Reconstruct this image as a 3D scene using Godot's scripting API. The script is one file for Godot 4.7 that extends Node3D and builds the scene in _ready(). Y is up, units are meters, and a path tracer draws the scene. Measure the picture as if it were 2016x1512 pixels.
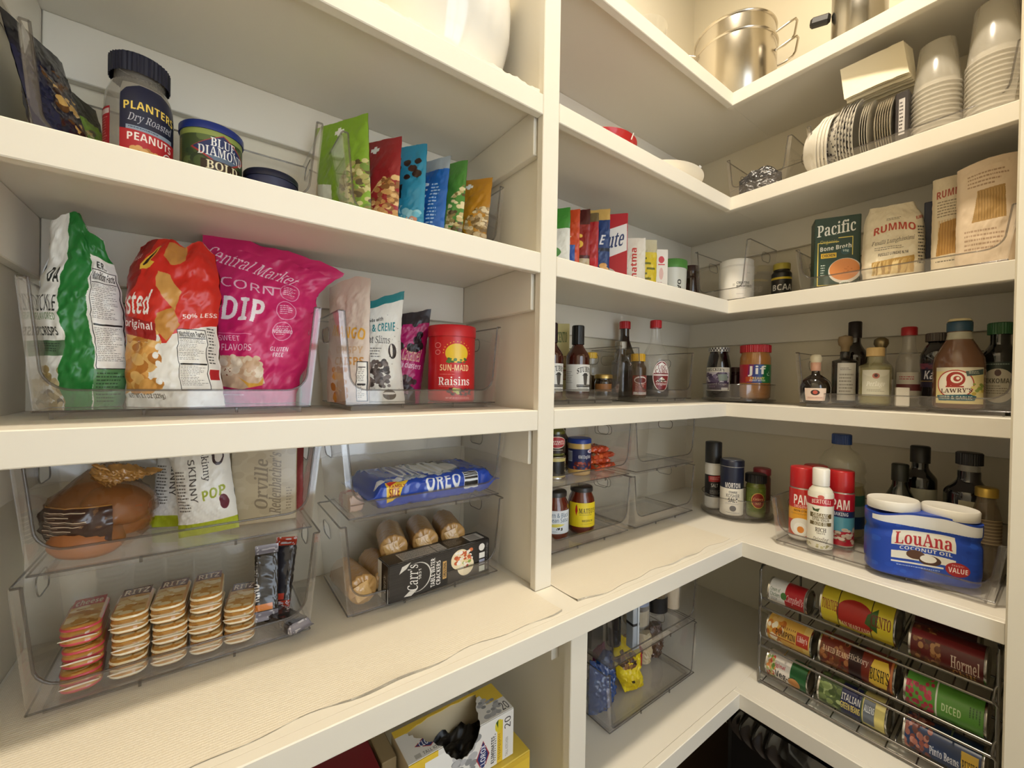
extends Node3D
# A walk-in pantry: painted L-shaped shelves with clear bins of packaged food.
const EYE := Vector3(-0.5689, 1.35, 0.6793)
const C4 := 0.9005    # worktop
const S3 := 1.2873    # shelves above it
const S2 := 1.6209
const S1 := 1.954
const S0 := 2.2913
const LOW := 0.5014   # shelf under the worktop
var mats := {}
var taken := {}
var rng := RandomNumberGenerator.new()
var noise := FastNoiseLite.new()

func _ready() -> void:
	rng.seed = 7
	noise.seed = 3
	noise.frequency = 1.0
	set_view_and_light()
	make_shell()
	make_shelves()
	make_bins()
	fill_top_left()
	fill_nut_shelf()
	fill_chip_shelf()
	fill_worktop_left()
	fill_under_left()
	fill_pot_shelf()
	fill_party_shelf()
	fill_packet_shelf()
	fill_bottle_shelf()
	fill_worktop_right()
	fill_under_right()
	close_atlases()

func set_view_and_light() -> void:
	var cam := Camera3D.new()
	cam.name = "camera"
	var yaw := 0.6328
	var pitch := -0.0083
	var roll := 0.0167
	var fw := Vector3(sin(yaw) * cos(pitch), sin(pitch), -cos(yaw) * cos(pitch))
	var rt := Vector3(cos(yaw), 0, sin(yaw))
	var up := rt.cross(fw)
	var r2 := rt * cos(roll) + up * sin(roll)
	var u2 := up * cos(roll) - rt * sin(roll)
	cam.transform = Transform3D(Basis(r2, u2, -fw), EYE)
	cam.fov = 85.255
	cam.near = 0.02
	cam.current = true
	add_child(cam)
	var we := WorldEnvironment.new()
	we.name = "environment"
	var e := Environment.new()
	e.background_mode = Environment.BG_COLOR
	e.background_color = Color("e2eefa")
	e.background_energy_multiplier = DAY
	e.tonemap_mode = Environment.TONE_MAPPER_LINEAR
	e.tonemap_exposure = EXPOSE
	e.sdfgi_enabled = true
	e.ssao_enabled = true
	e.ssil_enabled = true
	we.environment = e
	add_child(we)
	# the recessed downlight
	var lamp := thing("ceiling_lamp", "round recessed downlight in the pantry ceiling", "lamp", Vector3(0.08, 3.60, 0.42))
	part(lamp, "trim_ring", lathe([[0.085, -0.006], [0.115, -0.010], [0.12, -0.006], [0.12, -0.0005], [0.085, -0.0005]], 40), mat("eeeae2", 0.4))
	var glow: StandardMaterial3D = mat("fff2dc", 0.5).duplicate()
	glow.emission_enabled = true
	glow.emission = Color("ffeed6")
	glow.emission_energy_multiplier = 3.0
	part(lamp, "lens", lathe([[0, -0.006], [0.05, -0.0055], [0.084, -0.003], [0.084, -0.0005], [0, -0.0005]], 40), glow)
	var om := SpotLight3D.new()
	om.name = "lamp_light"
	om.position = Vector3(0.08, 3.60 - 0.1, 0.42)
	om.rotation.x = -PI / 2
	om.light_color = Color(LAMP_TINT)
	om.light_energy = LAMP
	om.light_size = 0.085
	om.spot_angle = 71.0
	om.spot_angle_attenuation = 1.0
	om.spot_range = 12.0
	om.spot_attenuation = 2.0
	om.shadow_enabled = true
	add_child(om)

const LAMP := 3.4
const LAMP_TINT := "fff0d8"
const DAY := 3.4
const EXPOSE := 1.36

# ---------------------------------------------------------------- helpers
func mat(c, rough := 0.5, o := {}) -> StandardMaterial3D:
	var key := str(c) + str(rough) + str(o)
	if mats.has(key):
		return mats[key]
	var m := StandardMaterial3D.new()
	m.albedo_color = Color(c)
	m.roughness = rough
	m.metallic = o.get("metal", 0.0)
	m.metallic_specular = o.get("spec", 0.5)
	if o.has("alpha"):
		m.albedo_color.a = o.alpha
		m.transparency = BaseMaterial3D.TRANSPARENCY_ALPHA
	if o.has("coat"):
		m.clearcoat_enabled = true
		m.clearcoat = o.coat
		m.clearcoat_roughness = 0.08
	if o.has("back"):
		m.backlight_enabled = true
		m.backlight = Color(o.back)
	mats[key] = m
	return m

func clear_mat() -> StandardMaterial3D:
	return mat("a0968e", 0.04, {"alpha": 0.045})

func rim_mat() -> StandardMaterial3D:
	return mat("4a433f", 0.06, {"alpha": 0.42})

func glass_mat() -> StandardMaterial3D:
	return mat("c8c8be", 0.02, {"alpha": 0.06})

func numbered(called: String) -> String:
	var n: int = taken.get(called, 0)
	taken[called] = n + 1
	return called if n == 0 else "%s_%03d" % [called, n]

func thing(called: String, label: String, category: String, at := Vector3.ZERO, yaw := 0.0, group := "") -> Node3D:
	var o := Node3D.new()
	o.name = numbered(called)
	add_child(o)
	o.position = at
	o.rotation.y = yaw
	o.set_meta("label", label)
	o.set_meta("category", category)
	if group:
		o.set_meta("group", group)
	return o

func part(par: Node, called: String, mesh: Mesh, m: Material, at := Vector3.ZERO, rot := Vector3.ZERO, label := "") -> MeshInstance3D:
	var o := MeshInstance3D.new()
	o.name = called
	o.mesh = mesh
	for s in mesh.get_surface_count():
		if not (s > 0 and mesh.surface_get_material(s)):
			o.set_surface_override_material(s, m)
	par.add_child(o, true)
	o.position = at
	o.rotation = rot
	if label:
		o.set_meta("label", label)
	return o

func struct(called: String, mesh: Mesh, m: Material, at := Vector3.ZERO) -> MeshInstance3D:
	var o := part(self, called, mesh, m, at)
	o.set_meta("kind", "structure")
	return o

func copy(src: Node3D, at: Vector3, yaw: float, label := "", group := "") -> Node3D:
	var c: Node3D = src.duplicate()
	c.name = numbered(String(src.name).rstrip("0123456789").rstrip("_"))
	add_child(c)
	c.position = at
	c.rotation = Vector3(0, yaw, 0)
	if label:
		c.set_meta("label", label)
	if group:
		c.set_meta("group", group)
	return c

func toward(x: float, z: float, off := 0.0) -> float:   # yaw that turns local +z to the middle of the room, plus off degrees
	return atan2(EYE.x - x, EYE.z - z) + deg_to_rad(off)

class MB:
	var v := PackedVector3Array()
	var n := PackedVector3Array()
	var t := PackedVector2Array()
	var i := PackedInt32Array()
	func vert(p: Vector3, nn: Vector3, uv := Vector2.ZERO) -> int:
		v.append(p)
		n.append(nn)
		t.append(uv)
		return v.size() - 1
	func tri(a: int, b: int, c: int) -> void:   # counter-clockwise from outside
		i.append_array([a, c, b])
	func four(a: int, b: int, c: int, d: int) -> void:
		i.append_array([a, c, b, a, d, c])
	func quad(a: Vector3, b: Vector3, c: Vector3, d: Vector3, ua := Vector2(0, 1), ub := Vector2(1, 1), uc := Vector2(1, 0), ud := Vector2(0, 0)) -> void:
		var nn := (b - a).cross(d - a)
		if nn.length_squared() < 1e-16:
			nn = (c - b).cross(d - b)
		nn = nn.normalized()
		four(vert(a, nn, ua), vert(b, nn, ub), vert(c, nn, uc), vert(d, nn, ud))
	func flat(a: Vector3, b: Vector3, c: Vector3) -> void:
		var nn := (b - a).cross(c - a).normalized()
		tri(vert(a, nn), vert(b, nn), vert(c, nn))
	func into(m: ArrayMesh) -> ArrayMesh:
		var a := []
		a.resize(Mesh.ARRAY_MAX)
		a[Mesh.ARRAY_VERTEX] = v
		a[Mesh.ARRAY_NORMAL] = n
		a[Mesh.ARRAY_TEX_UV] = t
		a[Mesh.ARRAY_INDEX] = i
		m.add_surface_from_arrays(Mesh.PRIMITIVE_TRIANGLES, a)
		return m
	func mesh() -> ArrayMesh:
		return into(ArrayMesh.new())

# chamfered box, centred in x and z, standing on y = 0
func rbox_into(b: MB, lo: Vector3, hi: Vector3, e: float) -> void:
	var c := (lo + hi) / 2
	var h := (hi - lo) / 2
	e = minf(e, minf(h.x, minf(h.y, h.z)) * 0.9)
	var ax := [Vector3.RIGHT, Vector3.UP, Vector3.BACK]
	var hs := [h.x, h.y, h.z]
	for k in 3:
		var u: int = (k + 1) % 3
		var w: int = (k + 2) % 3
		for s in [-1.0, 1.0]:
			var o: Vector3 = c + ax[k] * hs[k] * s
			var du: Vector3 = ax[u] * (hs[u] - e) * s
			var dw: Vector3 = ax[w] * (hs[w] - e)
			b.quad(o - du - dw, o + du - dw, o + du + dw, o - du + dw)
	if e <= 0.0:
		return
	for k in 3:
		var u: int = (k + 1) % 3
		var w: int = (k + 2) % 3
		for su in [-1.0, 1.0]:
			for sw in [-1.0, 1.0]:
				var a1: Vector3 = c + ax[u] * hs[u] * su + ax[w] * (hs[w] - e) * sw
				var a2: Vector3 = c + ax[u] * (hs[u] - e) * su + ax[w] * hs[w] * sw
				var d: Vector3 = ax[k] * (hs[k] - e) * su * sw
				b.quad(a1 - d, a1 + d, a2 + d, a2 - d)
	for sx in [-1.0, 1.0]:
		for sy in [-1.0, 1.0]:
			for sz in [-1.0, 1.0]:
				var p := c + Vector3(hs[0] * sx, (hs[1] - e) * sy, (hs[2] - e) * sz)
				var q := c + Vector3((hs[0] - e) * sx, hs[1] * sy, (hs[2] - e) * sz)
				var r := c + Vector3((hs[0] - e) * sx, (hs[1] - e) * sy, hs[2] * sz)
				if sx * sy * sz > 0:
					b.flat(p, q, r)
				else:
					b.flat(p, r, q)

func rbox(w: float, h: float, d: float, e := 0.002) -> ArrayMesh:
	var b := MB.new()
	rbox_into(b, Vector3(-w / 2, 0, -d / 2), Vector3(w / 2, h, d / 2), e)
	return b.mesh()

func slab(x0: float, x1: float, y0: float, y1: float, z0: float, z1: float, e := 0.0015) -> ArrayMesh:
	var b := MB.new()
	rbox_into(b, Vector3(x0, y0, z0), Vector3(x1, y1, z1), e)
	return b.mesh()

# surface of revolution about y; the profile runs from bottom to top, angle 0 is +z
func lathe(prof: Array, seg := 32, a0 := 0.0, a1 := TAU, grow := 0.0) -> ArrayMesh:
	var b := MB.new()
	lathe_into(b, prof, seg, a0, a1, grow)
	return b.mesh()

func lathe_into(b: MB, prof: Array, seg := 32, a0 := 0.0, a1 := TAU, grow := 0.0, sx := 1.0, sz := 1.0) -> void:
	var p: Array[Vector2] = []
	for q in prof:
		p.append(Vector2(q[0], q[1]))
	var nn: Array[Vector2] = []
	for k in p.size() - 1:
		var d := p[k + 1] - p[k]
		nn.append(Vector2(d.y, -d.x).normalized())
	var y0 := p[0].y
	var y1 := p[p.size() - 1].y
	for k in p.size() - 1:
		var na := nn[k]
		var nb := nn[k]
		if k > 0 and nn[k - 1].dot(nn[k]) > 0.6:
			na = (nn[k - 1] + nn[k]).normalized()
		if k < nn.size() - 1 and nn[k + 1].dot(nn[k]) > 0.6:
			nb = (nn[k + 1] + nn[k]).normalized()
		var first := b.v.size()
		for j in seg + 1:
			var u := float(j) / seg
			var a := lerpf(a0, a1, u)
			var s := sin(a)
			var c := cos(a)
			for w in 2:
				var q: Vector2 = p[k + w]
				var m: Vector2 = na if w == 0 else nb
				var vv := 1.0 - (q.y - y0) / (y1 - y0) if absf(y1 - y0) > 1e-9 else 0.0
				b.vert(Vector3((q.x + grow) * s * sx, q.y, (q.x + grow) * c * sz), Vector3(m.x * s / sx, m.y, m.x * c / sz).normalized(), Vector2(u, vv))
		for j in seg:
			var f := first + j * 2
			b.four(f, f + 2, f + 3, f + 1)

# a prism: polygon in x and y (counter-clockwise), from z = -d/2 to d/2; hole (if any) has the same number of points as the outline
func prism_into(b: MB, poly: PackedVector2Array, d: float, hole := PackedVector2Array()) -> void:
	var z := Vector3(0, 0, d / 2)
	var n := poly.size()
	if hole.is_empty():
		var t := Geometry2D.triangulate_polygon(poly)
		for k in range(0, t.size(), 3):
			var a := poly[t[k]]
			var c1 := poly[t[k + 1]]
			var c2 := poly[t[k + 2]]
			if (c1 - a).cross(c2 - a) < 0:
				var sw := c1
				c1 = c2
				c2 = sw
			b.flat(v3(a) + z, v3(c1) + z, v3(c2) + z)
			b.flat(v3(a) - z, v3(c2) - z, v3(c1) - z)
	else:
		for k in n:
			var l := (k + 1) % n
			b.quad(v3(poly[k]) + z, v3(poly[l]) + z, v3(hole[l]) + z, v3(hole[k]) + z)
			b.quad(v3(poly[k]) - z, v3(hole[k]) - z, v3(hole[l]) - z, v3(poly[l]) - z)
			b.quad(v3(hole[k]) + z, v3(hole[l]) + z, v3(hole[l]) - z, v3(hole[k]) - z)
	for k in n:
		var l := (k + 1) % n
		b.quad(v3(poly[k]) - z, v3(poly[l]) - z, v3(poly[l]) + z, v3(poly[k]) + z)

func prism(poly: PackedVector2Array, d: float, hole := PackedVector2Array()) -> ArrayMesh:
	var b := MB.new()
	prism_into(b, poly, d, hole)
	return b.mesh()

func v3(p: Vector2) -> Vector3:
	return Vector3(p.x, p.y, 0)

# rounded rectangle, counter-clockwise from the lower right corner
func rrect(cx: float, cy: float, w: float, h: float, r: float, k := 5) -> PackedVector2Array:
	var out := PackedVector2Array()
	var cs := [Vector2(cx + w / 2 - r, cy - h / 2 + r), Vector2(cx + w / 2 - r, cy + h / 2 - r), Vector2(cx - w / 2 + r, cy + h / 2 - r), Vector2(cx - w / 2 + r, cy - h / 2 + r)]
	for q in 4:
		for j in k:
			out.append(cs[q] + Vector2.from_angle(-PI / 2 + q * PI / 2 + (PI / 2) * j / (k - 1)) * r)
	return out

func tube_into(b: MB, path: Array, r: float, n := 8, closed := false) -> void:
	var cnt := path.size()
	var ring := []
	var ref := Vector3.UP
	for k in cnt:
		var p: Vector3 = path[k]
		var pa: Vector3 = path[(k - 1 + cnt) % cnt] if closed or k > 0 else p
		var pb: Vector3 = path[(k + 1) % cnt] if closed or k < cnt - 1 else p
		var d := (pb - pa).normalized()
		if absf(d.dot(ref)) > 0.95:
			ref = Vector3.RIGHT if absf(d.x) < 0.8 else Vector3.BACK
		var s := d.cross(ref).normalized()
		var u := s.cross(d).normalized()
		ref = u
		var ids := []
		for j in n:
			var a := TAU * j / n
			var o := s * cos(a) + u * sin(a)
			ids.append(b.vert(p + o * r, o))
		ring.append(ids)
	for k in (cnt if closed else cnt - 1):
		var ra: Array = ring[k]
		var rb: Array = ring[(k + 1) % cnt]
		for j in n:
			var l := (j + 1) % n
			b.four(ra[j], rb[j], rb[l], ra[l])
	if not closed:
		for e in 2:
			var ids: Array = ring[0 if e == 0 else cnt - 1]
			for j in range(1, n - 1):
				if e == 0:
					b.tri(ids[0], ids[j], ids[j + 1])
				else:
					b.tri(ids[0], ids[j + 1], ids[j])

func tube(path: Array, r: float, n := 8, closed := false) -> ArrayMesh:
	var b := MB.new()
	tube_into(b, path, r, n, closed)
	return b.mesh()

# grid of points f(u, v) with smooth normals; du x dv points outward
func grid_into(b: MB, f: Callable, nu: int, nv: int) -> void:
	var p := PackedVector3Array()
	for j in nv + 1:
		for k in nu + 1:
			p.append(f.call(float(k) / nu, float(j) / nv))
	var first := b.v.size()
	for j in nv + 1:
		for k in nu + 1:
			var du := p[j * (nu + 1) + mini(k + 1, nu)] - p[j * (nu + 1) + maxi(k - 1, 0)]
			var dv := p[mini(j + 1, nv) * (nu + 1) + k] - p[maxi(j - 1, 0) * (nu + 1) + k]
			var n := du.cross(dv)
			b.vert(p[j * (nu + 1) + k], n.normalized() if n.length() > 1e-12 else Vector3.UP, Vector2(float(k) / nu, 1.0 - float(j) / nv))
	for j in nv:
		for k in nu:
			var a := first + j * (nu + 1) + k
			b.four(a, a + 1, a + nu + 2, a + nu + 1)

func grid(f: Callable, nu: int, nv: int) -> ArrayMesh:
	var b := MB.new()
	grid_into(b, f, nu, nv)
	return b.mesh()

func at(a: Array, v: float) -> float:   # piecewise linear table over 0..1, eased
	var x := clampf(v, 0, 1) * (a.size() - 1)
	var k := mini(int(x), a.size() - 2)
	return lerpf(a[k], a[k + 1], smoothstep(0, 1, x - k) * 0.6 + (x - k) * 0.4)

# A bag or pouch standing on y = 0, its printed face towards +z. o: t = table of half-thickness by height, l / r = tables of the left and right outline (in half widths),
# z = table of lean, wr = wrinkle depth, ex = how square the bulge is
func bag(w: float, h: float, o := {}) -> ArrayMesh:
	var t: Array = o.get("t", [0.03, 0.035, 0.03, 0.015, 0.001])
	var l: Array = o.get("l", [-1, -1])
	var r: Array = o.get("r", [1, 1])
	var lean: Array = o.get("z", [0, 0])
	var wr: float = o.get("wr", 0.003)
	var ex: float = o.get("ex", 0.6)
	var sd: float = o.get("seed", 1.0) * 17.3
	var top: Array = o.get("top", [0, 0])
	var fq: float = o.get("fq", 30.0)
	var f := func(u: float, v: float, s: float) -> Vector3:
		var x := lerpf(at(l, v), at(r, v), u) * w / 2
		var bulge := pow(maxf(sin(PI * u), 0.0), ex)
		var y := h * v + at(top, u) * smoothstep(0.6, 1.0, v)
		var edge := minf(1.0, bulge * 2.0)
		var k := noise.get_noise_3d(x * fq + sd, y * fq * 0.8, s * 9.0) * 0.6 + absf(noise.get_noise_3d(x * fq * 2.1 + sd, y * fq * 1.6 + x * fq, s * 5.0)) * 0.8
		var z := s * (at(t, v) * bulge + 0.0004) + k * wr * 1.8 * edge * minf(1.0, at(t, v) / 0.006) + at(lean, v)
		return Vector3(x + noise.get_noise_2d(y * 40.0 + sd, s) * wr * 0.5, y + noise.get_noise_2d(x * 30.0 + sd, 9.0) * wr * 0.6 * v, z)
	var m := ArrayMesh.new()
	var nu: int = o.get("nu", 30)
	var nv: int = o.get("nv", 40)
	var v0: float = o.get("v0", 0.0)   # the stretch of the height that is built
	var v1: float = o.get("v1", 1.0)
	nv = maxi(3, int(nv * (v1 - v0)))
	var b := MB.new()
	grid_into(b, func(u, v): return f.call(u, lerpf(v0, v1, v), 1.0), nu, nv)
	grid_into(b, func(u, v): return f.call(1.0 - u, lerpf(v0, v1, v), -1.0), nu, nv)
	for k in b.t.size():
		b.t[k].y = 1.0 - lerpf(v0, v1, 1.0 - b.t[k].y)
	if v0 == 0.0:
		grid_into(b, func(u, v): return f.call(u, 0.0, lerpf(-1.0, 1.0, v)), nu, 2)
	if v1 == 1.0:
		grid_into(b, func(u, v): return f.call(u, 1.0, lerpf(1.0, -1.0, v)), nu, 2)
	return b.into(m)

# ---------------------------------------------------------------- print: small canvases packed into atlases
var atlases: Array[Image] = []
var inked := []
var pen := Vector2i(4, 4)
var row_h := 0
var fonts := {}
var ts: TextServer

func cv(w: int, h: int, c) -> Image:
	var im := Image.create_empty(w, h, false, Image.FORMAT_RGBA8)
	im.fill(Color(c))
	return im

func ink(im: Image, rough := 0.45, o := {}) -> StandardMaterial3D:
	var w := im.get_width()
	var h := im.get_height()
	if atlases.is_empty() or (pen.x + w + 4 > 2048 and pen.y + row_h + 6 + h + 4 > 2048) or pen.y + h + 4 > 2048:
		atlases.append(Image.create_empty(2048, 2048, false, Image.FORMAT_RGBA8))
		inked.append([])
		pen = Vector2i(4, 4)
		row_h = 0
	if pen.x + w + 4 > 2048:
		pen = Vector2i(4, pen.y + row_h + 6)
		row_h = 0
	row_h = maxi(row_h, h)
	var a: Image = atlases[-1]
	a.blit_rect(im, Rect2i(0, 0, w, h), pen)
	for e in [[0, -1], [0, 1], [-1, 0], [1, 0]]:   # one pixel of bleed
		a.blit_rect(im, Rect2i(0 if e[0] <= 0 else w - 1, 0 if e[1] <= 0 else h - 1, w if e[0] == 0 else 1, h if e[1] == 0 else 1), pen + Vector2i(0 if e[0] == 0 else (-1 if e[0] < 0 else w), 0 if e[1] == 0 else (-1 if e[1] < 0 else h)))
	var m := StandardMaterial3D.new()
	inked[-1].append(m)
	m.uv1_scale = Vector3((w - 1.0) / 2048, (h - 1.0) / 2048, 1)
	m.uv1_offset = Vector3((pen.x + 0.5) / 2048, (pen.y + 0.5) / 2048, 0)
	m.roughness = rough
	m.metallic = o.get("metal", 0.0)
	m.metallic_specular = o.get("spec", 0.5)
	if o.has("coat"):
		m.clearcoat_enabled = true
		m.clearcoat = o.coat
		m.clearcoat_roughness = 0.1
	pen.x += w + 6
	return m

func close_atlases() -> void:
	for k in atlases.size():
		var t := ImageTexture.create_from_image(atlases[k])
		for m in inked[k]:
			m.albedo_texture = t

func font(f: String) -> RID:
	if not fonts.has(f):
		var s := SystemFont.new()
		s.font_names = PackedStringArray([{"s": "Droid Sans", "b": "Droid Sans", "f": "Droid Serif", "F": "Droid Serif", "m": "Droid Sans Mono"}[f]])
		s.font_weight = 700 if f in ["b", "F"] else 400
		fonts[f] = s
	return fonts[f].get_rids()[0]

# text filling the box x, y, w, h. o: arc (px the middle rises), sl (px the top leans right), rise (px the right end is higher), rot (1 reads downward, -1 upward)
func tx(im: Image, s: String, x: int, y: int, w: int, h: int, c, f := "b", o := {}) -> void:
	if ts == null:
		ts = TextServerManager.get_primary_interface()
	var col := Color(c)
	var rot: int = o.get("rot", 0)
	var tw := h if rot else w
	var th := w if rot else h
	var size := clampi(int(th * 1.5), 10, 160)
	var r := font(f)
	var sz := Vector2i(size, 0)
	var glyphs := []
	var px := 2.0
	for k in s.length():
		var gi := ts.font_get_glyph_index(r, size, s.unicode_at(k), 0)
		ts.font_render_glyph(r, sz, gi)
		glyphs.append([gi, px])
		px += ts.font_get_glyph_advance(r, size, gi).x
	var run := Image.create_empty(int(px) + 6, int(size * 1.5), false, Image.FORMAT_RGBA8)
	for g in glyphs:
		var ti := ts.font_get_glyph_texture_idx(r, sz, g[0])
		if ti < 0:
			continue
		var uv := ts.font_get_glyph_uv_rect(r, sz, g[0])
		var gl := ts.font_get_texture_image(r, sz, ti).get_region(Rect2i(uv))
		gl.convert(Image.FORMAT_RGBA8)
		var off := ts.font_get_glyph_offset(r, sz, g[0])
		run.blend_rect(gl, Rect2i(Vector2i.ZERO, gl.get_size()), Vector2i(int(g[1] + off.x), int(size * 1.1 + off.y)))
	run = run.get_region(run.get_used_rect())
	if run.get_width() < 1 or run.get_height() < 1:
		return
	var arc: float = o.get("arc", 0.0)
	var sl: float = o.get("sl", 0.0)
	var rise: float = o.get("rise", 0.0)
	run.resize(maxi(2, int(tw - absf(sl))), maxi(2, int(th - absf(arc) - absf(rise))), Image.INTERPOLATE_BILINEAR if run.get_height() < th * 2 else Image.INTERPOLATE_LANCZOS)
	var d := run.get_data()
	for k in range(0, d.size(), 4):
		d[k] = col.r8
		d[k + 1] = col.g8
		d[k + 2] = col.b8
	run = Image.create_from_data(run.get_width(), run.get_height(), false, Image.FORMAT_RGBA8, d)
	var rw := run.get_width()
	var rh := run.get_height()
	if sl != 0.0:
		var lo := Image.create_empty(tw, rh, false, Image.FORMAT_RGBA8)
		for j in rh:
			lo.blit_rect(run, Rect2i(0, j, rw, 1), Vector2i(int(maxf(sl, 0) - sl * j / rh), j))
		run = lo
		rw = tw
	if arc != 0.0 or rise != 0.0:
		var lo := Image.create_empty(rw, th, false, Image.FORMAT_RGBA8)
		for k in rw:
			var e := 2.0 * k / rw - 1.0
			var dy := (maxf(arc, 0) - arc * (1.0 - e * e)) + (maxf(rise, 0) - rise * k / rw)
			if arc < 0:
				dy = -arc * (1.0 - e * e) + (maxf(rise, 0) - rise * k / rw)
			lo.blit_rect(run, Rect2i(k, 0, 1, rh), Vector2i(k, int(dy)))
		run = lo
	if rot == 1:
		run.rotate_90(CLOCKWISE)
	elif rot == -1:
		run.rotate_90(COUNTERCLOCKWISE)
	im.blend_rect(run, Rect2i(Vector2i.ZERO, run.get_size()), Vector2i(x, y))

func rc(im: Image, x: int, y: int, w: int, h: int, c) -> void:
	im.fill_rect(Rect2i(x, y, w, h), Color(c))

func el(im: Image, cx: float, cy: float, rx: float, ry: float, c) -> void:
	var col := Color(c)
	for j in range(int(cy - ry), int(cy + ry) + 1):
		var q := (j - cy) / ry
		if absf(q) <= 1.0:
			var hw := rx * sqrt(1.0 - q * q)
			im.fill_rect(Rect2i(int(cx - hw), j, maxi(1, int(hw * 2)), 1), col)

func pg(im: Image, pts: Array, c) -> void:
	var col := Color(c)
	var lo := 1e9
	var hi := -1e9
	for p in pts:
		lo = minf(lo, p[1])
		hi = maxf(hi, p[1])
	for j in range(maxi(0, int(lo)), mini(im.get_height(), int(hi) + 1)):
		var xs := []
		for k in pts.size():
			var a: Array = pts[k]
			var b: Array = pts[(k + 1) % pts.size()]
			if (a[1] <= j + 0.5) != (b[1] <= j + 0.5):
				xs.append(a[0] + (j + 0.5 - a[1]) * (b[0] - a[0]) / (b[1] - a[1]))
		xs.sort()
		for k in range(0, xs.size() - 1, 2):
			im.fill_rect(Rect2i(int(xs[k]), j, maxi(1, int(xs[k + 1] - xs[k])), 1), col)

# scattered blobs: printed food, coarse grain
func blobs(im: Image, x: float, y: float, w: float, h: float, cols: Array, n: int, r0: float, r1: float, flat := 0.7) -> void:
	for k in n:
		var r := rng.randf_range(r0, r1)
		el(im, x + rng.randf() * w, y + rng.randf() * h, r, maxf(1.0, r * flat), cols[rng.randi() % cols.size()])

# unreadably small print
func fine(im: Image, x: int, y: int, w: int, h: int, rows: int, c) -> void:
	var step := float(h) / rows
	for k in rows:
		var px := x
		var end := x + w * rng.randf_range(0.6, 1.0)
		while px < end:
			var l := rng.randi_range(3, 10)
			rc(im, px, int(y + k * step), mini(l, maxi(1, int(end) - px)), maxi(1, int(step * 0.45)), c)
			px += l + 2

func facts(im: Image, x: int, y: int, w: int, h: int) -> void:
	rc(im, x, y, w, h, "1c1a1a")
	rc(im, x + 2, y + 2, w - 4, h - 4, "efece6")
	if w > 50:
		tx(im, "Nutrition Facts", x + 5, y + 5, w - 10, maxi(7, h / 10), "1c1a1a")
	rc(im, x + 4, y + h / 7, w - 8, 2, "1c1a1a")
	fine(im, x + 5, y + h / 6, w - 10, int(h * 0.36), maxi(3, h / 12), "4a4846")
	rc(im, x + 4, y + int(h * 0.56), w - 8, 4, "1c1a1a")
	fine(im, x + 5, y + int(h * 0.6), w - 10, int(h * 0.34), maxi(3, h / 12), "4a4846")

# ---------------------------------------------------------------- the room and its joinery
func paint() -> StandardMaterial3D:
	return mat("e3ddcf", 0.42)

func wall_paint() -> StandardMaterial3D:
	return mat("dfd6c0", 0.6)

func wp(t: Node3D, called: String, x0: float, x1: float, y0: float, y1: float, z0: float, z1: float, m: Material, e := 0.0015) -> MeshInstance3D:
	var p := t.position
	return part(t, called, slab(x0 - p.x, x1 - p.x, y0 - p.y, y1 - p.y, z0 - p.z, z1 - p.z, e), m)

func make_shell() -> void:
	var wm := wall_paint()
	struct("wall_back", slab(-0.95, 1.26, 0, 3.6, -0.45, -0.333, 0), wm)
	struct("wall_left", slab(-0.95, -0.805, 0, 3.6, -0.333, 2.0, 0), wm)
	struct("wall_right", slab(1.117, 1.26, 0, 3.6, -0.333, 0.602, 0), wm)
	struct("wall_end", slab(0.655, 1.26, 0, 3.6, 0.602, 2.0, 0.003), wm)
	struct("floor", slab(-0.95, 1.26, -0.1, 0, -0.45, 2.12, 0), mat("4a3828", 0.4))
	struct("ceiling", slab(-0.95, 1.26, 3.6, 3.7, -0.45, 2.12, 0), mat("f1ede2", 0.7))
	# the wall behind, with a window
	var b := MB.new()
	rbox_into(b, Vector3(-0.95, 0, 2.0), Vector3(-0.70, 3.6, 2.12), 0)
	rbox_into(b, Vector3(0.50, 0, 2.0), Vector3(1.26, 3.6, 2.12), 0)
	rbox_into(b, Vector3(-0.70, 0, 2.0), Vector3(0.50, 0.55, 2.12), 0)
	rbox_into(b, Vector3(-0.70, 2.55, 2.0), Vector3(0.50, 3.6, 2.12), 0)
	struct("wall_front", b.mesh(), wm)
	b = MB.new()
	for q in [[-0.70, -0.65, 0.55, 2.55], [0.45, 0.50, 0.55, 2.55], [-0.65, 0.45, 0.55, 0.6], [-0.65, 0.45, 2.5, 2.55], [-0.115, -0.085, 0.6, 2.5], [-0.65, -0.115, 1.53, 1.57], [-0.085, 0.45, 1.53, 1.57]]:
		rbox_into(b, Vector3(q[0], q[2], 2.03), Vector3(q[1], q[3], 2.09), 0.003)
	var win := struct("window_1", b.mesh(), mat("f2efe8", 0.4))
	for q in [[-0.65, -0.115, 0.6, 1.53], [-0.085, 0.45, 0.6, 1.53], [-0.65, -0.115, 1.57, 2.5], [-0.085, 0.45, 1.57, 2.5]]:
		part(win, "pane", slab(q[0], q[1], q[2], q[3], 2.058, 2.062, 0), mat("eef4f4", 0.0, {"alpha": 0.02}))

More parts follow.
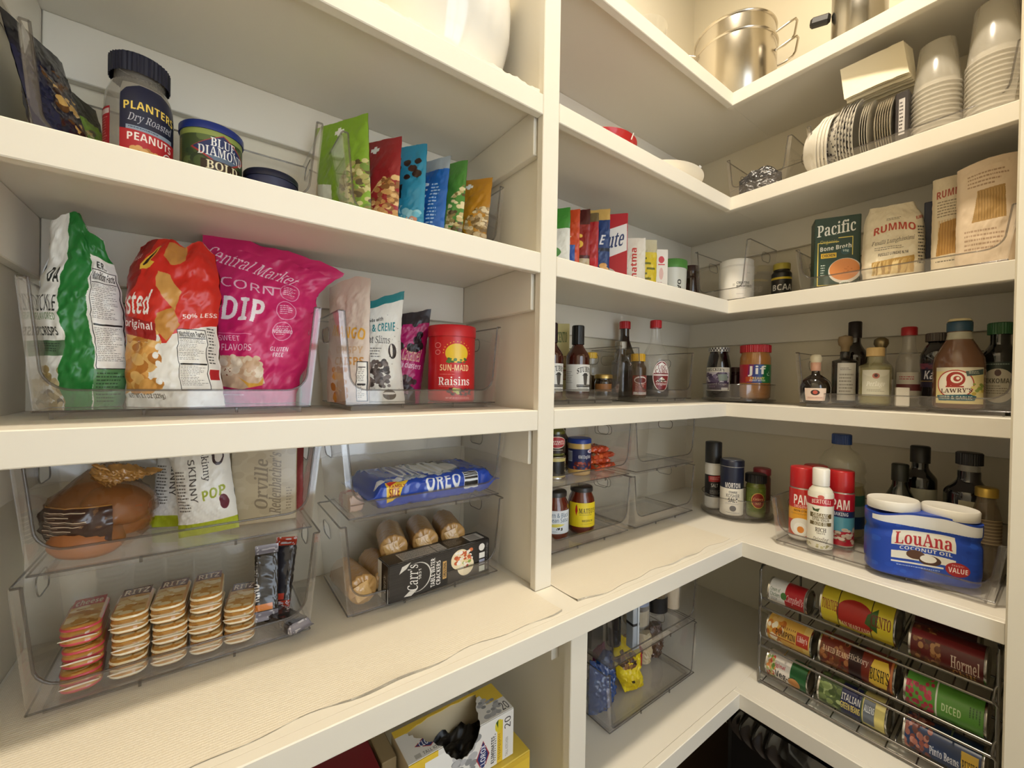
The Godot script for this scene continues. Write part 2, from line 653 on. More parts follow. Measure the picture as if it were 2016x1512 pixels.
func make_shelves() -> void:
	var m := paint()
	# dividers
	var d := thing("shelf_divider", "cream painted upright post and panel rising from the worktop between the two runs of shelves", "divider", Vector3(0.0225, C4, -0.01))
	wp(d, "face_post", 0, 0.045, C4 + 0.0005, 3.5995, -0.019, 0, m)
	wp(d, "panel", 0.013, 0.032, C4 + 0.0005, 3.5995, -0.3325, -0.0195, m, 0.0005)
	d = thing("shelf_divider", "short cream upright post and panel under the worktop beside the clear two-tier bin", "divider", Vector3(0.0225, 0, 0.09))
	wp(d, "face_post", 0, 0.045, 0.0005, C4 - 0.0425, 0.0906, 0.1106, m)
	wp(d, "panel", 0.013, 0.032, 0.0005, C4 - 0.0215, -0.3325, 0.09, m, 0.0005)
	wp(d, "cleat", -0.006, 0.0125, C4 - 0.11, C4 - 0.0425, -0.3, 0.062, m)
	# shelves left of the divider
	for q in [[S1, "cream painted shelf carrying the big white bowl"], [S2, "cream painted shelf carrying nut pouches and the peanut jar"], [S3, "cream painted shelf carrying the bags of chips and popcorn"]]:
		var y: float = q[0]
		var s := thing("wall_shelf", q[1], "shelf", Vector3(-0.4, y - 0.042, -0.16), 0, "painted pantry shelves")
		wp(s, "board", -0.8045, 0.0125, y - 0.021, y, -0.3325, -0.0192, m, 0.0005)
		wp(s, "front_edge", -0.8045, -0.0005, y - 0.042, y + 0.0004, -0.0191, 0, m)
		wp(s, "cleat", -0.786, -0.007, y - 0.118, y - 0.0212, -0.3325, -0.315, m)
		wp(s, "cleat", -0.8045, -0.787, y - 0.118, y - 0.0212, -0.3325, -0.024, m)
		wp(s, "cleat", -0.006, 0.0125, y - 0.118, y - 0.0212, -0.3325, -0.024, m)
	# L-shaped shelves right of it
	for q in [[S0, "L-shaped cream shelf carrying the steel pots"], [S1, "L-shaped cream shelf carrying paper bowls, napkins and plastic cups"], [S2, "L-shaped cream shelf carrying packets, the white tub and pasta bags"], [S3, "L-shaped cream shelf carrying sauce and syrup bottles and peanut butter"]]:
		var y: float = q[0]
		var s := thing("wall_shelf", q[1], "shelf", Vector3(0.6, y - 0.042, 0), 0, "painted pantry shelves")
		wp(s, "board", 0.0325, 1.1165, y - 0.021, y, -0.3325, -0.0192, m, 0.0005)
		wp(s, "board", 0.8132, 1.1165, y - 0.021, y, -0.0191, 0.6015, m, 0.0005)
		wp(s, "front_edge", 0.0455, 0.7939, y - 0.042, y + 0.0004, -0.019, 0, m)
		wp(s, "front_edge", 0.794, 0.813, y - 0.042, y + 0.0004, -0.019, 0.6015, m)
		if y < S0:
			wp(s, "cleat", 0.0325, 1.0985, y - 0.118, y - 0.0212, -0.3325, -0.315, m)
			wp(s, "cleat", 1.099, 1.1165, y - 0.118, y - 0.0212, -0.3325, 0.6015, m)
		else:
			wp(s, "cleat", 0.0325, 1.0985, y - 0.07, y - 0.0212, -0.3325, -0.315, m)
	# worktop
	var w := thing("worktop", "deep L-shaped cream worktop running under all the shelves", "worktop", Vector3(0.15, C4 - 0.042, -0.1))
	wp(w, "board", -0.8045, 1.1165, C4 - 0.021, C4, -0.3325, 0.0964, m, 0.0005)
	wp(w, "board", 0.6892, 1.1165, C4 - 0.021, C4, 0.0965, 0.6015, m, 0.0005)
	wp(w, "front_edge", -0.8045, 0.6698, C4 - 0.0425, C4 + 0.0004, 0.0966, 0.1156, m)
	wp(w, "front_edge", 0.67, 0.689, C4 - 0.0425, C4 + 0.0004, 0.0966, 0.6015, m)
	wp(w, "cleat", 1.099, 1.1165, C4 - 0.118, C4 - 0.0215, -0.3325, 0.6015, m)
	# shelf below
	var s := thing("wall_shelf", "low L-shaped cream shelf under the worktop carrying the can rack", "shelf", Vector3(0.5, LOW - 0.042, 0), 0, "painted pantry shelves")
	wp(s, "board", 0.0455, 1.1165, LOW - 0.021, LOW, -0.3325, 0.1213, m, 0.0005)
	wp(s, "board", 0.6378, 1.1165, LOW - 0.021, LOW, 0.1214, 0.6015, m, 0.0005)
	wp(s, "front_edge", 0.0455, 0.6184, LOW - 0.042, LOW + 0.0004, 0.1215, 0.1405, m)
	wp(s, "front_edge", 0.6186, 0.6376, LOW - 0.042, LOW + 0.0004, 0.1215, 0.6015, m)
	s = thing("wall_shelf", "low cream shelf under the worktop carrying the boxes of bin liners", "shelf", Vector3(-0.4, LOW - 0.042, -0.1), 0, "painted pantry shelves")
	wp(s, "board", -0.8045, 0.0125, LOW - 0.021, LOW, -0.3325, 0.07, m, 0.0005)
	wp(s, "front_edge", -0.8045, -0.0005, LOW - 0.042, LOW + 0.0004, 0.0701, 0.09, m)
	# ribbed liners on the worktop
	var rib := Image.create_empty(64, 64, false, Image.FORMAT_L8)
	for k in 64:
		for j in 64:
			var g := 0.5 + 0.5 * sin(TAU * k / 16.0)
			g *= 0.75 + 0.25 * sin(TAU * j / 8.0)
			rib.set_pixel(j, k, Color(g, g, g))
	var lm: StandardMaterial3D = mat("e2d9c6", 0.5).duplicate()
	lm.heightmap_enabled = true
	lm.heightmap_texture = ImageTexture.create_from_image(rib)
	lm.heightmap_scale = 0.03
	lm.uv1_scale = Vector3(1.0 / 0.018, 1.0 / 0.018, 1)
	for q in [[-0.80, -0.004, 0.084, "ribbed cream liner lying on the worktop under the cracker bins"], [0.047, 0.662, 0.084, "ribbed cream liner lying on the worktop under the jars of salsa"]]:
		var lt := thing("shelf_liner", q[3], "shelf liner", Vector3((q[0] + q[1]) / 2, C4 + 0.0004, -0.12))
		var b := MB.new()
		var x0: float = q[0] - lt.position.x
		var x1: float = q[1] - lt.position.x
		var zf: float = q[2]
		var top := func(u: float, v: float) -> Vector3:
			var x := lerpf(x0, x1, u)
			var wv := 0.004 * sin(x * 23.0) + 0.003 * sin(x * 51.0 + 1.0)
			var z := lerpf(zf + wv, -0.33, v) + 0.12
			var lift := 0.0012 + 0.0035 * maxf(0.0, sin(x * 17.0 + 0.6)) * pow(1.0 - v, 24.0)
			return Vector3(x, lift, z)
		grid_into(b, top, 60, 60)
		for k in b.v.size():
			b.t[k] = Vector2(b.v[k].x, b.v[k].z)
		grid_into(b, func(u, v): return top.call(u, 0.0) * Vector3(1, lerpf(0.0, 1.0, v), 1), 60, 1)
		part(lt, "sheet", b.mesh(), lm)
	var lt := thing("shelf_liner", "pale knobbly non-slip liner curling up at the front under the big white bowl", "shelf liner", Vector3(-0.3, S1 + 0.0006, -0.14))
	var b := MB.new()
	grid_into(b, func(u, v): return Vector3(lerpf(-0.49, 0.29, u), 0.002 + 0.004 * pow(1 - v, 16.0) * (0.6 + 0.4 * sin(u * 90.0)) + 0.002 * maxf(0, sin(u * 260.0)) * pow(1 - v, 10.0), lerpf(0.138, -0.17, v)), 120, 24)
	grid_into(b, func(u, v): return Vector3(lerpf(-0.49, 0.29, u), (0.002 + 0.004 * (0.6 + 0.4 * sin(u * 90.0)) + 0.002 * maxf(0, sin(u * 260.0))) * v, 0.138), 120, 1)
	part(lt, "sheet", b.mesh(), mat("e4dcca", 0.6))

# ---------------------------------------------------------------- clear bins
func bin(label: String, at_: Vector3, yaw: float, w: float, d: float, h: float, o := {}) -> Node3D:
	var t := thing("clear_bin", label, "storage bin", at_, yaw, "clear plastic pantry bins")
	var cm := clear_mat()
	var rm := rim_mat()
	var fl: float = o.get("fl", 0.016)
	var lip: float = o.get("lip", 0.04)
	var th := 0.0024
	var y0 := 0.010
	var tilt := atan2(fl, h - y0)
	# foot and floor
	var b := MB.new()
	rbox_into(b, Vector3(-w / 2 + 0.012, 0.0003, d / 2 - 0.016), Vector3(w / 2 - 0.012, y0, d / 2 - 0.012), 0.0008)
	rbox_into(b, Vector3(-w / 2 + 0.012, 0.0003, -d / 2 + 0.012), Vector3(w / 2 - 0.012, y0, -d / 2 + 0.016), 0.0008)
	for s in [-1.0, 1.0]:
		rbox_into(b, Vector3(s * (w / 2 - 0.014) - 0.002, 0.0003, -d / 2 + 0.0165), Vector3(s * (w / 2 - 0.014) + 0.002, y0, d / 2 - 0.0165), 0.0008)
	part(t, "foot", b.mesh(), mat("857d77", 0.06, {"alpha": 0.15}))
	part(t, "floor", slab(-w / 2, w / 2, y0, y0 + 0.003, -d / 2, d / 2, 0.001), mat("958c86", 0.05, {"alpha": 0.08}))
	var y1 := y0 + 0.0031
	# back
	part(t, "back_wall", prism(PackedVector2Array([Vector2(-w / 2, y1), Vector2(w / 2, y1), Vector2(w / 2 + fl, h), Vector2(-w / 2 - fl, h)]), th), cm, Vector3(0, 0, -d / 2 + th / 2))
	# sides with a hand hole
	var hl := h - y1
	var hole := rrect(-d * 0.12, hl - 0.036, d * 0.3, 0.030, 0.012)
	var so := rrect(0, hl / 2, d - 2 * th - 0.001, hl, 0.012)
	var sm := prism(so, th, hole)
	for s in [-1.0, 1.0]:
		var sd := part(t, "side_wall", sm, cm, Vector3(s * (w / 2 - th / 2), y1, 0), Vector3(0, -PI / 2, 0))
		sd.transform = Transform3D(Basis(Vector3.BACK, -s * tilt) * Basis(Vector3.UP, -PI / 2), Vector3(s * (w / 2 - th / 2), y1, 0))
		var hp := []
		for p in hole:
			hp.append(v3(p))
		part(sd, "hand_hole_edge", tube(hp, 0.0011, 6, true), rm)
	# front with its wide cut-out
	var aw := 0.011
	var r: float = o.get("r", 0.032)
	var po := PackedVector2Array([Vector2(-w / 2, y1), Vector2(w / 2, y1), Vector2(w / 2 + fl, h)])
	var cut := []
	var slope := fl / (h - y1)
	for k in 7:
		cut.append(Vector2(w / 2 + fl - aw, h).lerp(Vector2(w / 2 - aw + slope * (lip + r - y1), lip + r), k / 6.0))
	var cc := Vector2(w / 2 - aw + slope * (lip + r - y1) - r, lip + r)
	for k in range(1, 7):
		cut.append(cc + Vector2.from_angle(-PI / 2 * k / 6.0) * r)
	var all_cut := cut.duplicate()
	cut.reverse()
	for p in cut:
		all_cut.append(Vector2(-p.x, p.y))
	for p in all_cut:
		po.append(p)
	po.append(Vector2(-w / 2 - fl, h))
	part(t, "front_wall", prism(po, th), cm, Vector3(0, 0, d / 2 - th / 2))
	# thick edges all round the opening
	b = MB.new()
	var path := []
	for p in all_cut:
		path.append(Vector3(p.x, p.y, d / 2 - th / 2))
	tube_into(b, path, 0.0019, 6)
	path = [Vector3(w / 2 + fl - aw, h, d / 2 - th / 2), Vector3(w / 2 + fl - th, h, d / 2 - th / 2), Vector3(w / 2 + fl - th / 2, h, d / 2 - 0.006), Vector3(w / 2 + fl - th / 2, h, -d / 2 + 0.004), Vector3(w / 2 + fl - 0.006, h, -d / 2 + th / 2)]
	var mirror := []
	for p in path:
		mirror.append(p * Vector3(-1, 1, 1))
	mirror.reverse()
	tube_into(b, path + mirror, 0.0017, 6)
	part(t, "rim", b.mesh(), rm)
	b = MB.new()
	tube_into(b, [Vector3(-w / 2, y0 + 0.0015, d / 2), Vector3(w / 2, y0 + 0.0015, d / 2)], 0.0015, 6)
	tube_into(b, [Vector3(-w / 2, y0 + 0.0015, d / 2), Vector3(-w / 2, y0 + 0.0015, -d / 2)], 0.0015, 6)
	tube_into(b, [Vector3(w / 2, y0 + 0.0015, d / 2), Vector3(w / 2, y0 + 0.0015, -d / 2)], 0.0015, 6)
	for s in [-0.17, 0.17]:
		rbox_into(b, Vector3(s * w - 0.0018, y0 - 0.006, d / 2 - 0.002), Vector3(s * w + 0.0018, y0 + 0.003, d / 2 + 0.0012), 0.0004)
	part(t, "bottom_edge", b.mesh(), rm)
	return t

func make_bins() -> void:
	var dn := 0.19
	bin("clear bin holding the dark pouch, peanut jar and almond can", Vector3(-0.585, S2, -0.217), 0, 0.33, dn, 0.178)
	bin("clear bin holding the row of nut and chocolate pouches", Vector3(-0.193, S2, -0.217), 0, 0.33, dn, 0.178)
	bin("clear bin holding the green, red and pink snack bags", Vector3(-0.585, S3, -0.217), 0, 0.33, dn, 0.186)
	bin("clear bin holding the canister of raisins and three snack bags", Vector3(-0.195, S3, -0.217), 0, 0.33, dn, 0.186)
	bin("clear bin on the worktop holding cracker packs, lower of its stack", Vector3(-0.585, C4 + 0.0018, -0.200), 0, 0.33, dn, 0.176)
	bin("clear bin holding buns and popcorn, upper of its stack", Vector3(-0.585, C4 + 0.179, -0.200), 0, 0.33, dn, 0.162)
	bin("clear bin holding brown cracker sleeves and the black box, lower of its stack", Vector3(-0.192, C4 + 0.0018, -0.200), 0, 0.33, dn, 0.176)
	bin("clear bin holding the blue cookie pack, upper of its stack", Vector3(-0.192, C4 + 0.179, -0.200), 0, 0.33, dn, 0.162)
	# right run
	bin("clear bin holding two white-labelled barbecue sauce bottles beside the divider", Vector3(0.262, S3, -0.222), 0, 0.30, dn, 0.17)
	bin("clear bin holding the two red-capped syrup bottles", Vector3(0.655, S3, -0.222), 0, 0.29, dn, 0.17)
	bin("clear bin holding oils, vinegars and marinades", Vector3(0.955, S3, 0.39), -PI / 2, 0.405, 0.21, 0.16)
	bin("clear bin holding the broth carton and pasta bags", Vector3(0.945, S2, 0.383), -PI / 2, 0.395, 0.21, 0.13)
	bin("clear bin holding paper bowls, napkins and cup stacks", Vector3(0.945, S1, 0.395), -PI / 2, 0.375, 0.21, 0.15)
	bin("clear bin holding two jars of red salsa, lower of its stack", Vector3(0.285, C4 + 0.0018, -0.200), 0, 0.31, dn, 0.166)
	bin("clear bin holding the cheese jar and orange packets, upper of its stack", Vector3(0.285, C4 + 0.169, -0.200), 0, 0.31, dn, 0.166)
	bin("empty clear bin beside the turntable, lower of its stack", Vector3(0.63, C4 + 0.0018, -0.200), 0, 0.31, dn, 0.166)
	bin("empty clear bin under the shelf, upper of its stack beside the salt grinder", Vector3(0.63, C4 + 0.169, -0.200), 0, 0.31, dn, 0.166)
	bin("clear bin holding cooking sprays and the blue tub of coconut oil", Vector3(0.845, C4, 0.38), -PI / 2, 0.405, 0.22, 0.13)

# ---------------------------------------------------------------- kinds of packages
func bp(r: float, h: float, hs: float, rn: float, hn: float) -> Array:   # bottle profile: body to hs, shoulder to the neck at hn, neck to h
	var p := [[0, 0], [r * 0.86, 0], [r * 0.97, 0.003], [r, 0.008], [r, hs]]
	for k in range(1, 8):
		var t := k / 7.0
		p.append([lerpf(r, rn, 0.5 - 0.5 * cos(PI * t)), lerpf(hs, hn, t)])
	p.append([rn, h])
	p.append([0, h])
	return p

func slice(prof: Array, y0: float, y1: float) -> Array:   # the part of a profile's flank between two heights
	var out := []
	for k in prof.size() - 1:
		var a: Array = prof[k]
		var b: Array = prof[k + 1]
		if b[1] <= a[1]:
			continue
		if a[1] <= y0 and b[1] > y0:
			out.append([lerpf(a[0], b[0], (y0 - a[1]) / (b[1] - a[1])), y0])
		elif a[1] > y0 and a[1] < y1:
			out.append([a[0], a[1]])
		if b[1] >= y1 and a[1] < y1:
			out.append([lerpf(a[0], b[0], (y1 - a[1]) / (b[1] - a[1])), y1])
			break
	return out

func cap_of(r: float, h: float, ridges := 0) -> ArrayMesh:
	if ridges == 0:
		return lathe([[0, 0], [r, 0], [r, h - 0.003], [r - 0.002, h - 0.0007], [r - 0.005, h], [0, h]], 32)
	var b := MB.new()
	grid_into(b, func(u, v):
		var a: float = u * TAU
		var rr: float = r * (1.0 + 0.02 * (1.0 if sin(a * ridges) > 0 else -1.0))
		return Vector3(sin(a) * rr, v * (h - 0.002), cos(a) * rr), ridges * 4, 1)
	lathe_into(b, [[r * 0.99, h - 0.002], [r * 0.93, h], [0, h]], 32)
	return b.mesh()

# a jar or bottle: body, contents (for clear ones), cap and printed labels
func vessel(called: String, label: String, cat: String, pos: Vector3, yaw: float, prof: Array, bm: Material, o := {}) -> Node3D:
	var t := thing(called, label, cat, pos, yaw, o.get("group", ""))
	part(t, "body", lathe(prof, 36), bm)
	if o.has("fill"):   # [height of the surface, material]
		var q := slice(prof, 0.004, o.fill[0])
		var inner := [[0, 0.0035]]
		for p in q:
			inner.append([maxf(0.001, p[0] - 0.0022), p[1]])
		inner.append([0, o.fill[0]])
		part(t, "contents", lathe(inner, 32), o.fill[1])
	if o.has("cap"):    # [y, radius, height, material, ridges]
		var c: Array = o.cap
		part(t, "cap", cap_of(c[1], c[2], c[4] if c.size() > 4 else 0), c[3], Vector3(0, c[0], 0))
	for l in o.get("labels", []):   # [y0, y1, half angle in degrees, material, turn in degrees, name]
		var a := deg_to_rad(l[2])
		var turn := deg_to_rad(l[4] if l.size() > 4 else 0.0)
		var lb := part(t, l[5] if l.size() > 5 else "label", lathe(slice(prof, l[0], l[1]), 28, turn - a, turn + a, 0.0007), l[3])
		lb.set_meta("label", "printed label")
	for l in o.get("ovals", []):   # the same, cut to an oval
		var a := deg_to_rad(l[2])
		var turn := deg_to_rad(l[4])
		var b := MB.new()
		grid_into(b, func(u, v):
			var e: float = (v * 2.0 - 1.0) * 0.999
			var ang: float = (u * 2.0 - 1.0) * sqrt(1.0 - e * e) * a + turn
			var yy: float = lerpf(l[0], l[1], v)
			var q: Array = slice(prof, yy - 0.0005, yy + 0.0005)
			var r: float = q[0][0] + 0.0008
			return Vector3(sin(ang) * r, yy, cos(ang) * r), 20, 24)
		for k in b.t.size():
			var e := ((1.0 - b.t[k].y) * 2.0 - 1.0) * 0.999
			b.t[k].x = 0.5 + (b.t[k].x - 0.5) * sqrt(1.0 - e * e)
		part(t, "label", b.mesh(), l[3], Vector3.ZERO, Vector3.ZERO, "printed oval label")
	return t

# a metal can with a paper label; lying cans are turned by the caller
func can(called: String, label: String, pos: Vector3, r: float, h: float, m: Material, group := "") -> Node3D:
	var t := thing(called, label, "can", pos, 0, group)
	var st := mat("c9c6c0", 0.25, {"metal": 1.0})
	part(t, "body", lathe([[0, 0.003], [r - 0.004, 0.003], [r - 0.002, 0], [r + 0.0008, 0.0012], [r + 0.0008, 0.003], [r - 0.0006, 0.005], [r - 0.0006, h - 0.005], [r + 0.0008, h - 0.003], [r + 0.0008, h - 0.0012], [r - 0.002, h], [r - 0.004, h - 0.003], [0, h - 0.003]], 40), st)
	var lb := part(t, "label", lathe([[r, 0.0052], [r, h - 0.0052]], 48, -PI, PI), m)
	lb.set_meta("label", "printed paper label")
	return t

func card(w: float, h: float, th := 0.0006) -> ArrayMesh:   # a printed panel facing +z, centred
	return slab(-w / 2, w / 2, -h / 2, h / 2, -th / 2, th / 2, 0)

# a carton: body plus printed faces. o: f front, l left, r right, t top
func carton(called: String, label: String, cat: String, pos: Vector3, yaw: float, w: float, h: float, d: float, m: Material, o := {}) -> Node3D:
	var t := thing(called, label, cat, pos, yaw, o.get("group", ""))
	part(t, "body", rbox(w, h, d, 0.0015), m)
	var e := 0.0004
	if o.has("f"):
		part(t, "front_print", card(w - 0.003, h - 0.003), o.f, Vector3(0, h / 2, d / 2 + e))
	if o.has("l"):
		part(t, "side_print", card(d - 0.003, h - 0.003), o.l, Vector3(-w / 2 - e, h / 2, 0), Vector3(0, -PI / 2, 0))
	if o.has("r"):
		part(t, "side_print", card(d - 0.003, h - 0.003), o.r, Vector3(w / 2 + e, h / 2, 0), Vector3(0, PI / 2, 0))
	if o.has("t"):
		part(t, "top_print", card(w - 0.003, d - 0.003), o.t, Vector3(0, h + e, 0), Vector3(-PI / 2, 0, 0))
	return t

func lean(t: Node3D, right_deg: float, back_deg := 0.0) -> void:   # tip a standing thing over to its right and backwards (room axes)
	t.basis = Basis(Vector3.BACK, -deg_to_rad(right_deg)) * Basis(Vector3.RIGHT, -deg_to_rad(back_deg)) * t.basis

func pouch(called: String, label: String, cat: String, pos: Vector3, yaw_deg: float, w: float, h: float, front: Material, o := {}) -> Node3D:
	var t := thing(called, label, cat, pos, deg_to_rad(yaw_deg), o.get("group", ""))
	var lo := o.duplicate()
	lo.v1 = 0.93
	part(t, "film", bag(w, h, lo), front)
	lo.v1 = 1.0
	lo.v0 = 0.93
	part(t, "top_seal", bag(w, h, lo), front)
	return t

# a wrapped bar or tray pack lying along x: pillow body with flat crimped ends; v of the print runs from the lower front edge over the top to the back
func pillow(w: float, h: float, d: float, crimp: float, wr := 0.0015, sd := 0.0) -> ArrayMesh:
	var f := func(u: float, v: float) -> Vector3:
		var x := (u - 0.5) * w
		var e := clampf((w / 2 - absf(x)) / crimp, 0.0, 1.0)
		var k := smoothstep(0.35, 1.0, e)
		var a := -PI * 0.25 + v * TAU
		var c := cos(a)
		var s := sin(a)
		var sq := func(q: float) -> float: return signf(q) * pow(absf(q), 0.42)
		var n := noise.get_noise_3d(x * 60 + sd, c * 3.0, s * 3.0 + sd) * wr * 2.0
		var yy: float = h / 2 + sq.call(s) * (h / 2 * lerpf(0.03, 1.0, k) + n * k)
		var zz: float = sq.call(c) * (d / 2 * lerpf(1.03, 1.0, k) + n * k)
		return Vector3(x, maxf(0.0002, yy), zz)
	var b := MB.new()
	grid_into(b, func(u, v): return f.call(u, v), 44, 40)
	return b.mesh()

# ---------------------------------------------------------------- left run
func fill_top_left() -> void:
	var b := thing("serving_bowl", "big glossy white ceramic bowl with a rolled rim", "bowl", Vector3(-0.168, S1 + 0.0075, -0.168))
	part(b, "body", lathe([[0, 0], [0.075, 0], [0.085, 0.006], [0.115, 0.03], [0.144, 0.075], [0.159, 0.13], [0.162, 0.18], [0.157, 0.24], [0.158, 0.26], [0.162, 0.268], [0.16, 0.274], [0.155, 0.272], [0.15, 0.24], [0.155, 0.17], [0.152, 0.12], [0.13, 0.07], [0.09, 0.025], [0, 0.012]], 64), mat("efece4", 0.12, {"coat": 0.6}))

func nut_print(top, cols: Array, o := {}) -> Material:
	var im := cv(150, 240, top)
	blobs(im, 78, 92, 80, 150, cols, 190, 5, 9, 0.75)
	pg(im, [[0, 0], [150, 0], [150, 80], [110, 95], [84, 130], [78, 240], [0, 240]], top)
	pg(im, [[0, 120], [60, 135], [64, 240], [0, 240]], o.get("low", top))
	rc(im, 62, 20, 26, 9, "efeee6")
	rc(im, 70, 15, 10, 18, "efeee6")
	return ink(im, 0.3)

func fill_nut_shelf() -> void:
	var y := S2 + 0.0135
	# leaning pouches at the left end
	var im := cv(150, 240, "17182c")
	blobs(im, 20, 60, 120, 170, ["3a2418", "5a3a1c", "caa45e", "2a1a14", "e0c48a", "19182a"], 90, 6, 13)
	rc(im, 0, 0, 150, 50, "121420")
	pg(im, [[0, 60], [50, 60], [30, 240], [0, 240]], "1a1d3a")
	var t := pouch("nut_pouch", "dark blue pouch of chocolate nut mix leaning at the left wall", "pouch", Vector3(-0.724, y, -0.170), 70, 0.105, 0.182, ink(im, 0.25), {"t": [0.015, 0.018, 0.014, 0.007, 0.001], "wr": 0.004, "group": "nut pouches"})
	lean(t, -13, 3)
	im = cv(150, 240, "7fa030")
	blobs(im, 0, 90, 70, 150, ["caa868", "8d7a48", "e2d0a0", "5d4a2a"], 60, 6, 11)
	rc(im, 0, 0, 150, 60, "23241e")
	fine(im, 60, 100, 70, 90, 9, "64821f")
	t = pouch("nut_pouch", "green and black pouch of pistachios leaning on the dark pouch", "pouch", Vector3(-0.708, y, -0.262), 66, 0.09, 0.16, ink(im, 0.3), {"t": [0.018, 0.02, 0.015, 0.006, 0.001], "wr": 0.004, "seed": 3, "group": "nut pouches"})
	lean(t, -12, 3)
	# peanut jar
	im = cv(200, 270, "171c38")
	tx(im, "PLANTERS", 12, 62, 176, 36, "f0cf5c", "b", {"arc": 8})
	tx(im, "Dry Roasted", 22, 104, 160, 34, "cfcfd6", "f", {"sl": 10})
	rc(im, 20, 146, 160, 14, "8a99ab")
	fine(im, 28, 150, 140, 8, 1, "2c3c56")
	rc(im, 0, 160, 200, 110, "b3202a")
	tx(im, "PEANUTS", 24, 166, 152, 30, "f4efe8", "b", {"arc": 4})
	blobs(im, 30, 212, 100, 50, ["c9924e", "dca862", "b57c3a"], 30, 8, 14)
	el(im, 160, 222, 22, 22, "e8e4e0")
	el(im, 160, 222, 18, 18, "9d2430")
	fine(im, 148, 216, 24, 14, 3, "f0e8e4")
	pg(im, [[0, 0], [200, 0], [200, 46], [180, 22], [140, 4], [60, 4], [20, 22], [0, 46]], "8f8a80")
	var lab := ink(im, 0.4)
	im = cv(60, 140, "b02530")
	rc(im, 4, 6, 52, 14, "d9c9c4")
	fine(im, 6, 28, 48, 104, 14, "d98a86")
	var side := ink(im, 0.4)
	var jp := [[0, 0], [0.035, 0], [0.040, 0.005], [0.0415, 0.03], [0.0415, 0.118], [0.040, 0.138], [0.034, 0.157], [0.031, 0.162], [0.031, 0.178], [0, 0.178]]
	vessel("peanut_jar", "clear peanut jar with a navy lid and navy and red label", "jar", Vector3(-0.656, y, -0.200), toward(-0.656, -0.207, 20), jp, mat("a8a299", 0.08, {"alpha": 0.38}), {"fill": [0.02, mat("b98d58", 0.7)], "cap": [0.168, 0.036, 0.030, mat("14182e", 0.35), 40], "labels": [[0.03, 0.150, 52, lab], [0.035, 0.11, 16, side, -88, "side_label"]]})
	# almond can
	im = cv(640, 200, "3a4a2a")
	blobs(im, 0, 0, 640, 200, ["32432a", "445630", "2b3a26", "55683a"], 160, 8, 24)
	rc(im, 0, 0, 640, 22, "8c9a50")
	for k in [120, 440]:
		pg(im, [[k, 12], [k + 110, 60], [k, 108], [k - 110, 60]], "a83238")
		pg(im, [[k, 15], [k + 94, 58], [k, 104], [k - 102, 58]], "1b2c5e")
		pg(im, [[k - 60, 76], [k + 60, 76], [k, 104]], "5d6f88")
		tx(im, "BLUE", k - 44, 26, 88, 24, "f2f2ee", "F")
		tx(im, "DIAMOND", k - 84, 52, 168, 26, "f2f2ee", "F")
		rc(im, k - 74, 90, 148, 30, "2c1a12")
		tx(im, "BOLD", k - 58, 92, 116, 24, "f0e8c4", "F")
		rc(im, k - 84, 120, 170, 22, "7d8c72")
		tx(im, "Wasabi & Soy Sauce", k - 78, 122, 158, 17, "eef0e4", "f")
		blobs(im, k + 84, 100, 40, 50, ["d8c25e", "e6d67c", "b0a04a"], 16, 6, 11)
		for q in [150, 158]:
			rc(im, k + q, 30, 3, 170, "b8a04a")
	var c := can("almond_can", "short can of almonds with a blue lid and blue diamond label", Vector3(-0.564, y, -0.208), 0.0435, 0.124, ink(im, 0.35))
	c.rotation.y = toward(-0.568, -0.208, 22) + deg_to_rad(112)
	part(c, "lid", cap_of(0.0455, 0.014), mat("1a2f7c", 0.35), Vector3(0, 0.1155, 0))
	c = can("nut_can", "low can with a plain navy lid beside the almond can", Vector3(-0.474, y, -0.22), 0.043, 0.078, mat("2a3050", 0.4))
	part(c, "lid", cap_of(0.045, 0.013), mat("161b34", 0.4), Vector3(0, 0.0725, 0))
	# the row of hanging pouches
	var g := "nut pouches"
	var pt := [0.014, 0.02, 0.017, 0.009, 0.001]
	t = pouch("nut_pouch", "bright green pouch of pistachios with a hang hole", "pouch", Vector3(-0.344, y, -0.205), -58, 0.135, 0.228, nut_print("7ea52c", ["a8a060", "c8c088", "8a7c46", "6d8a38", "584a2c"], {"low": "dfe3d2"}), {"t": pt, "group": g, "seed": 5})
	lean(t, -3, 0)
	t = pouch("nut_pouch", "dark red pouch of roasted almonds with a hang hole", "pouch", Vector3(-0.290, y, -0.205), -58, 0.125, 0.214, nut_print("93242a", ["c89a5e", "b5824a", "dcb880", "8a5c34"], {"low": "a8706a"}), {"t": pt, "group": g, "seed": 6})
	lean(t, 2, 0)
	im = cv(150, 240, "2a86a8")
	blobs(im, 40, 10, 100, 70, ["35221c", "4a3026", "2c1c18"], 14, 9, 14)
	rc(im, 54, 96, 36, 34, "16181c")
	fine(im, 58, 104, 28, 18, 3, "cfd6d8")
	blobs(im, 70, 160, 80, 80, ["63b0c6", "8cc4d2", "c98a70", "e0b49a"], 26, 7, 13)
	tx(im, "Dark", 20, 140, 80, 26, "b4dbe6", "f", {"sl": 6})
	tx(im, "Chocolate", 30, 170, 100, 26, "b4dbe6", "f", {"sl": 6})
	t = pouch("chocolate_pouch", "teal pouch printed with chocolate covered almonds", "pouch", Vector3(-0.232, y, -0.21), -54, 0.12, 0.224, ink(im, 0.3), {"t": pt, "group": g, "seed": 7})
	lean(t, 2, 0)
	im = cv(110, 240, "1f5fae")
	rc(im, 0, 0, 110, 34, "9aa6b0")
	tx(im, "ALMONDS", 30, 60, 34, 150, "e4ecf4", "b", {"rot": 1})
	fine(im, 72, 70, 24, 130, 14, "a8c4e4")
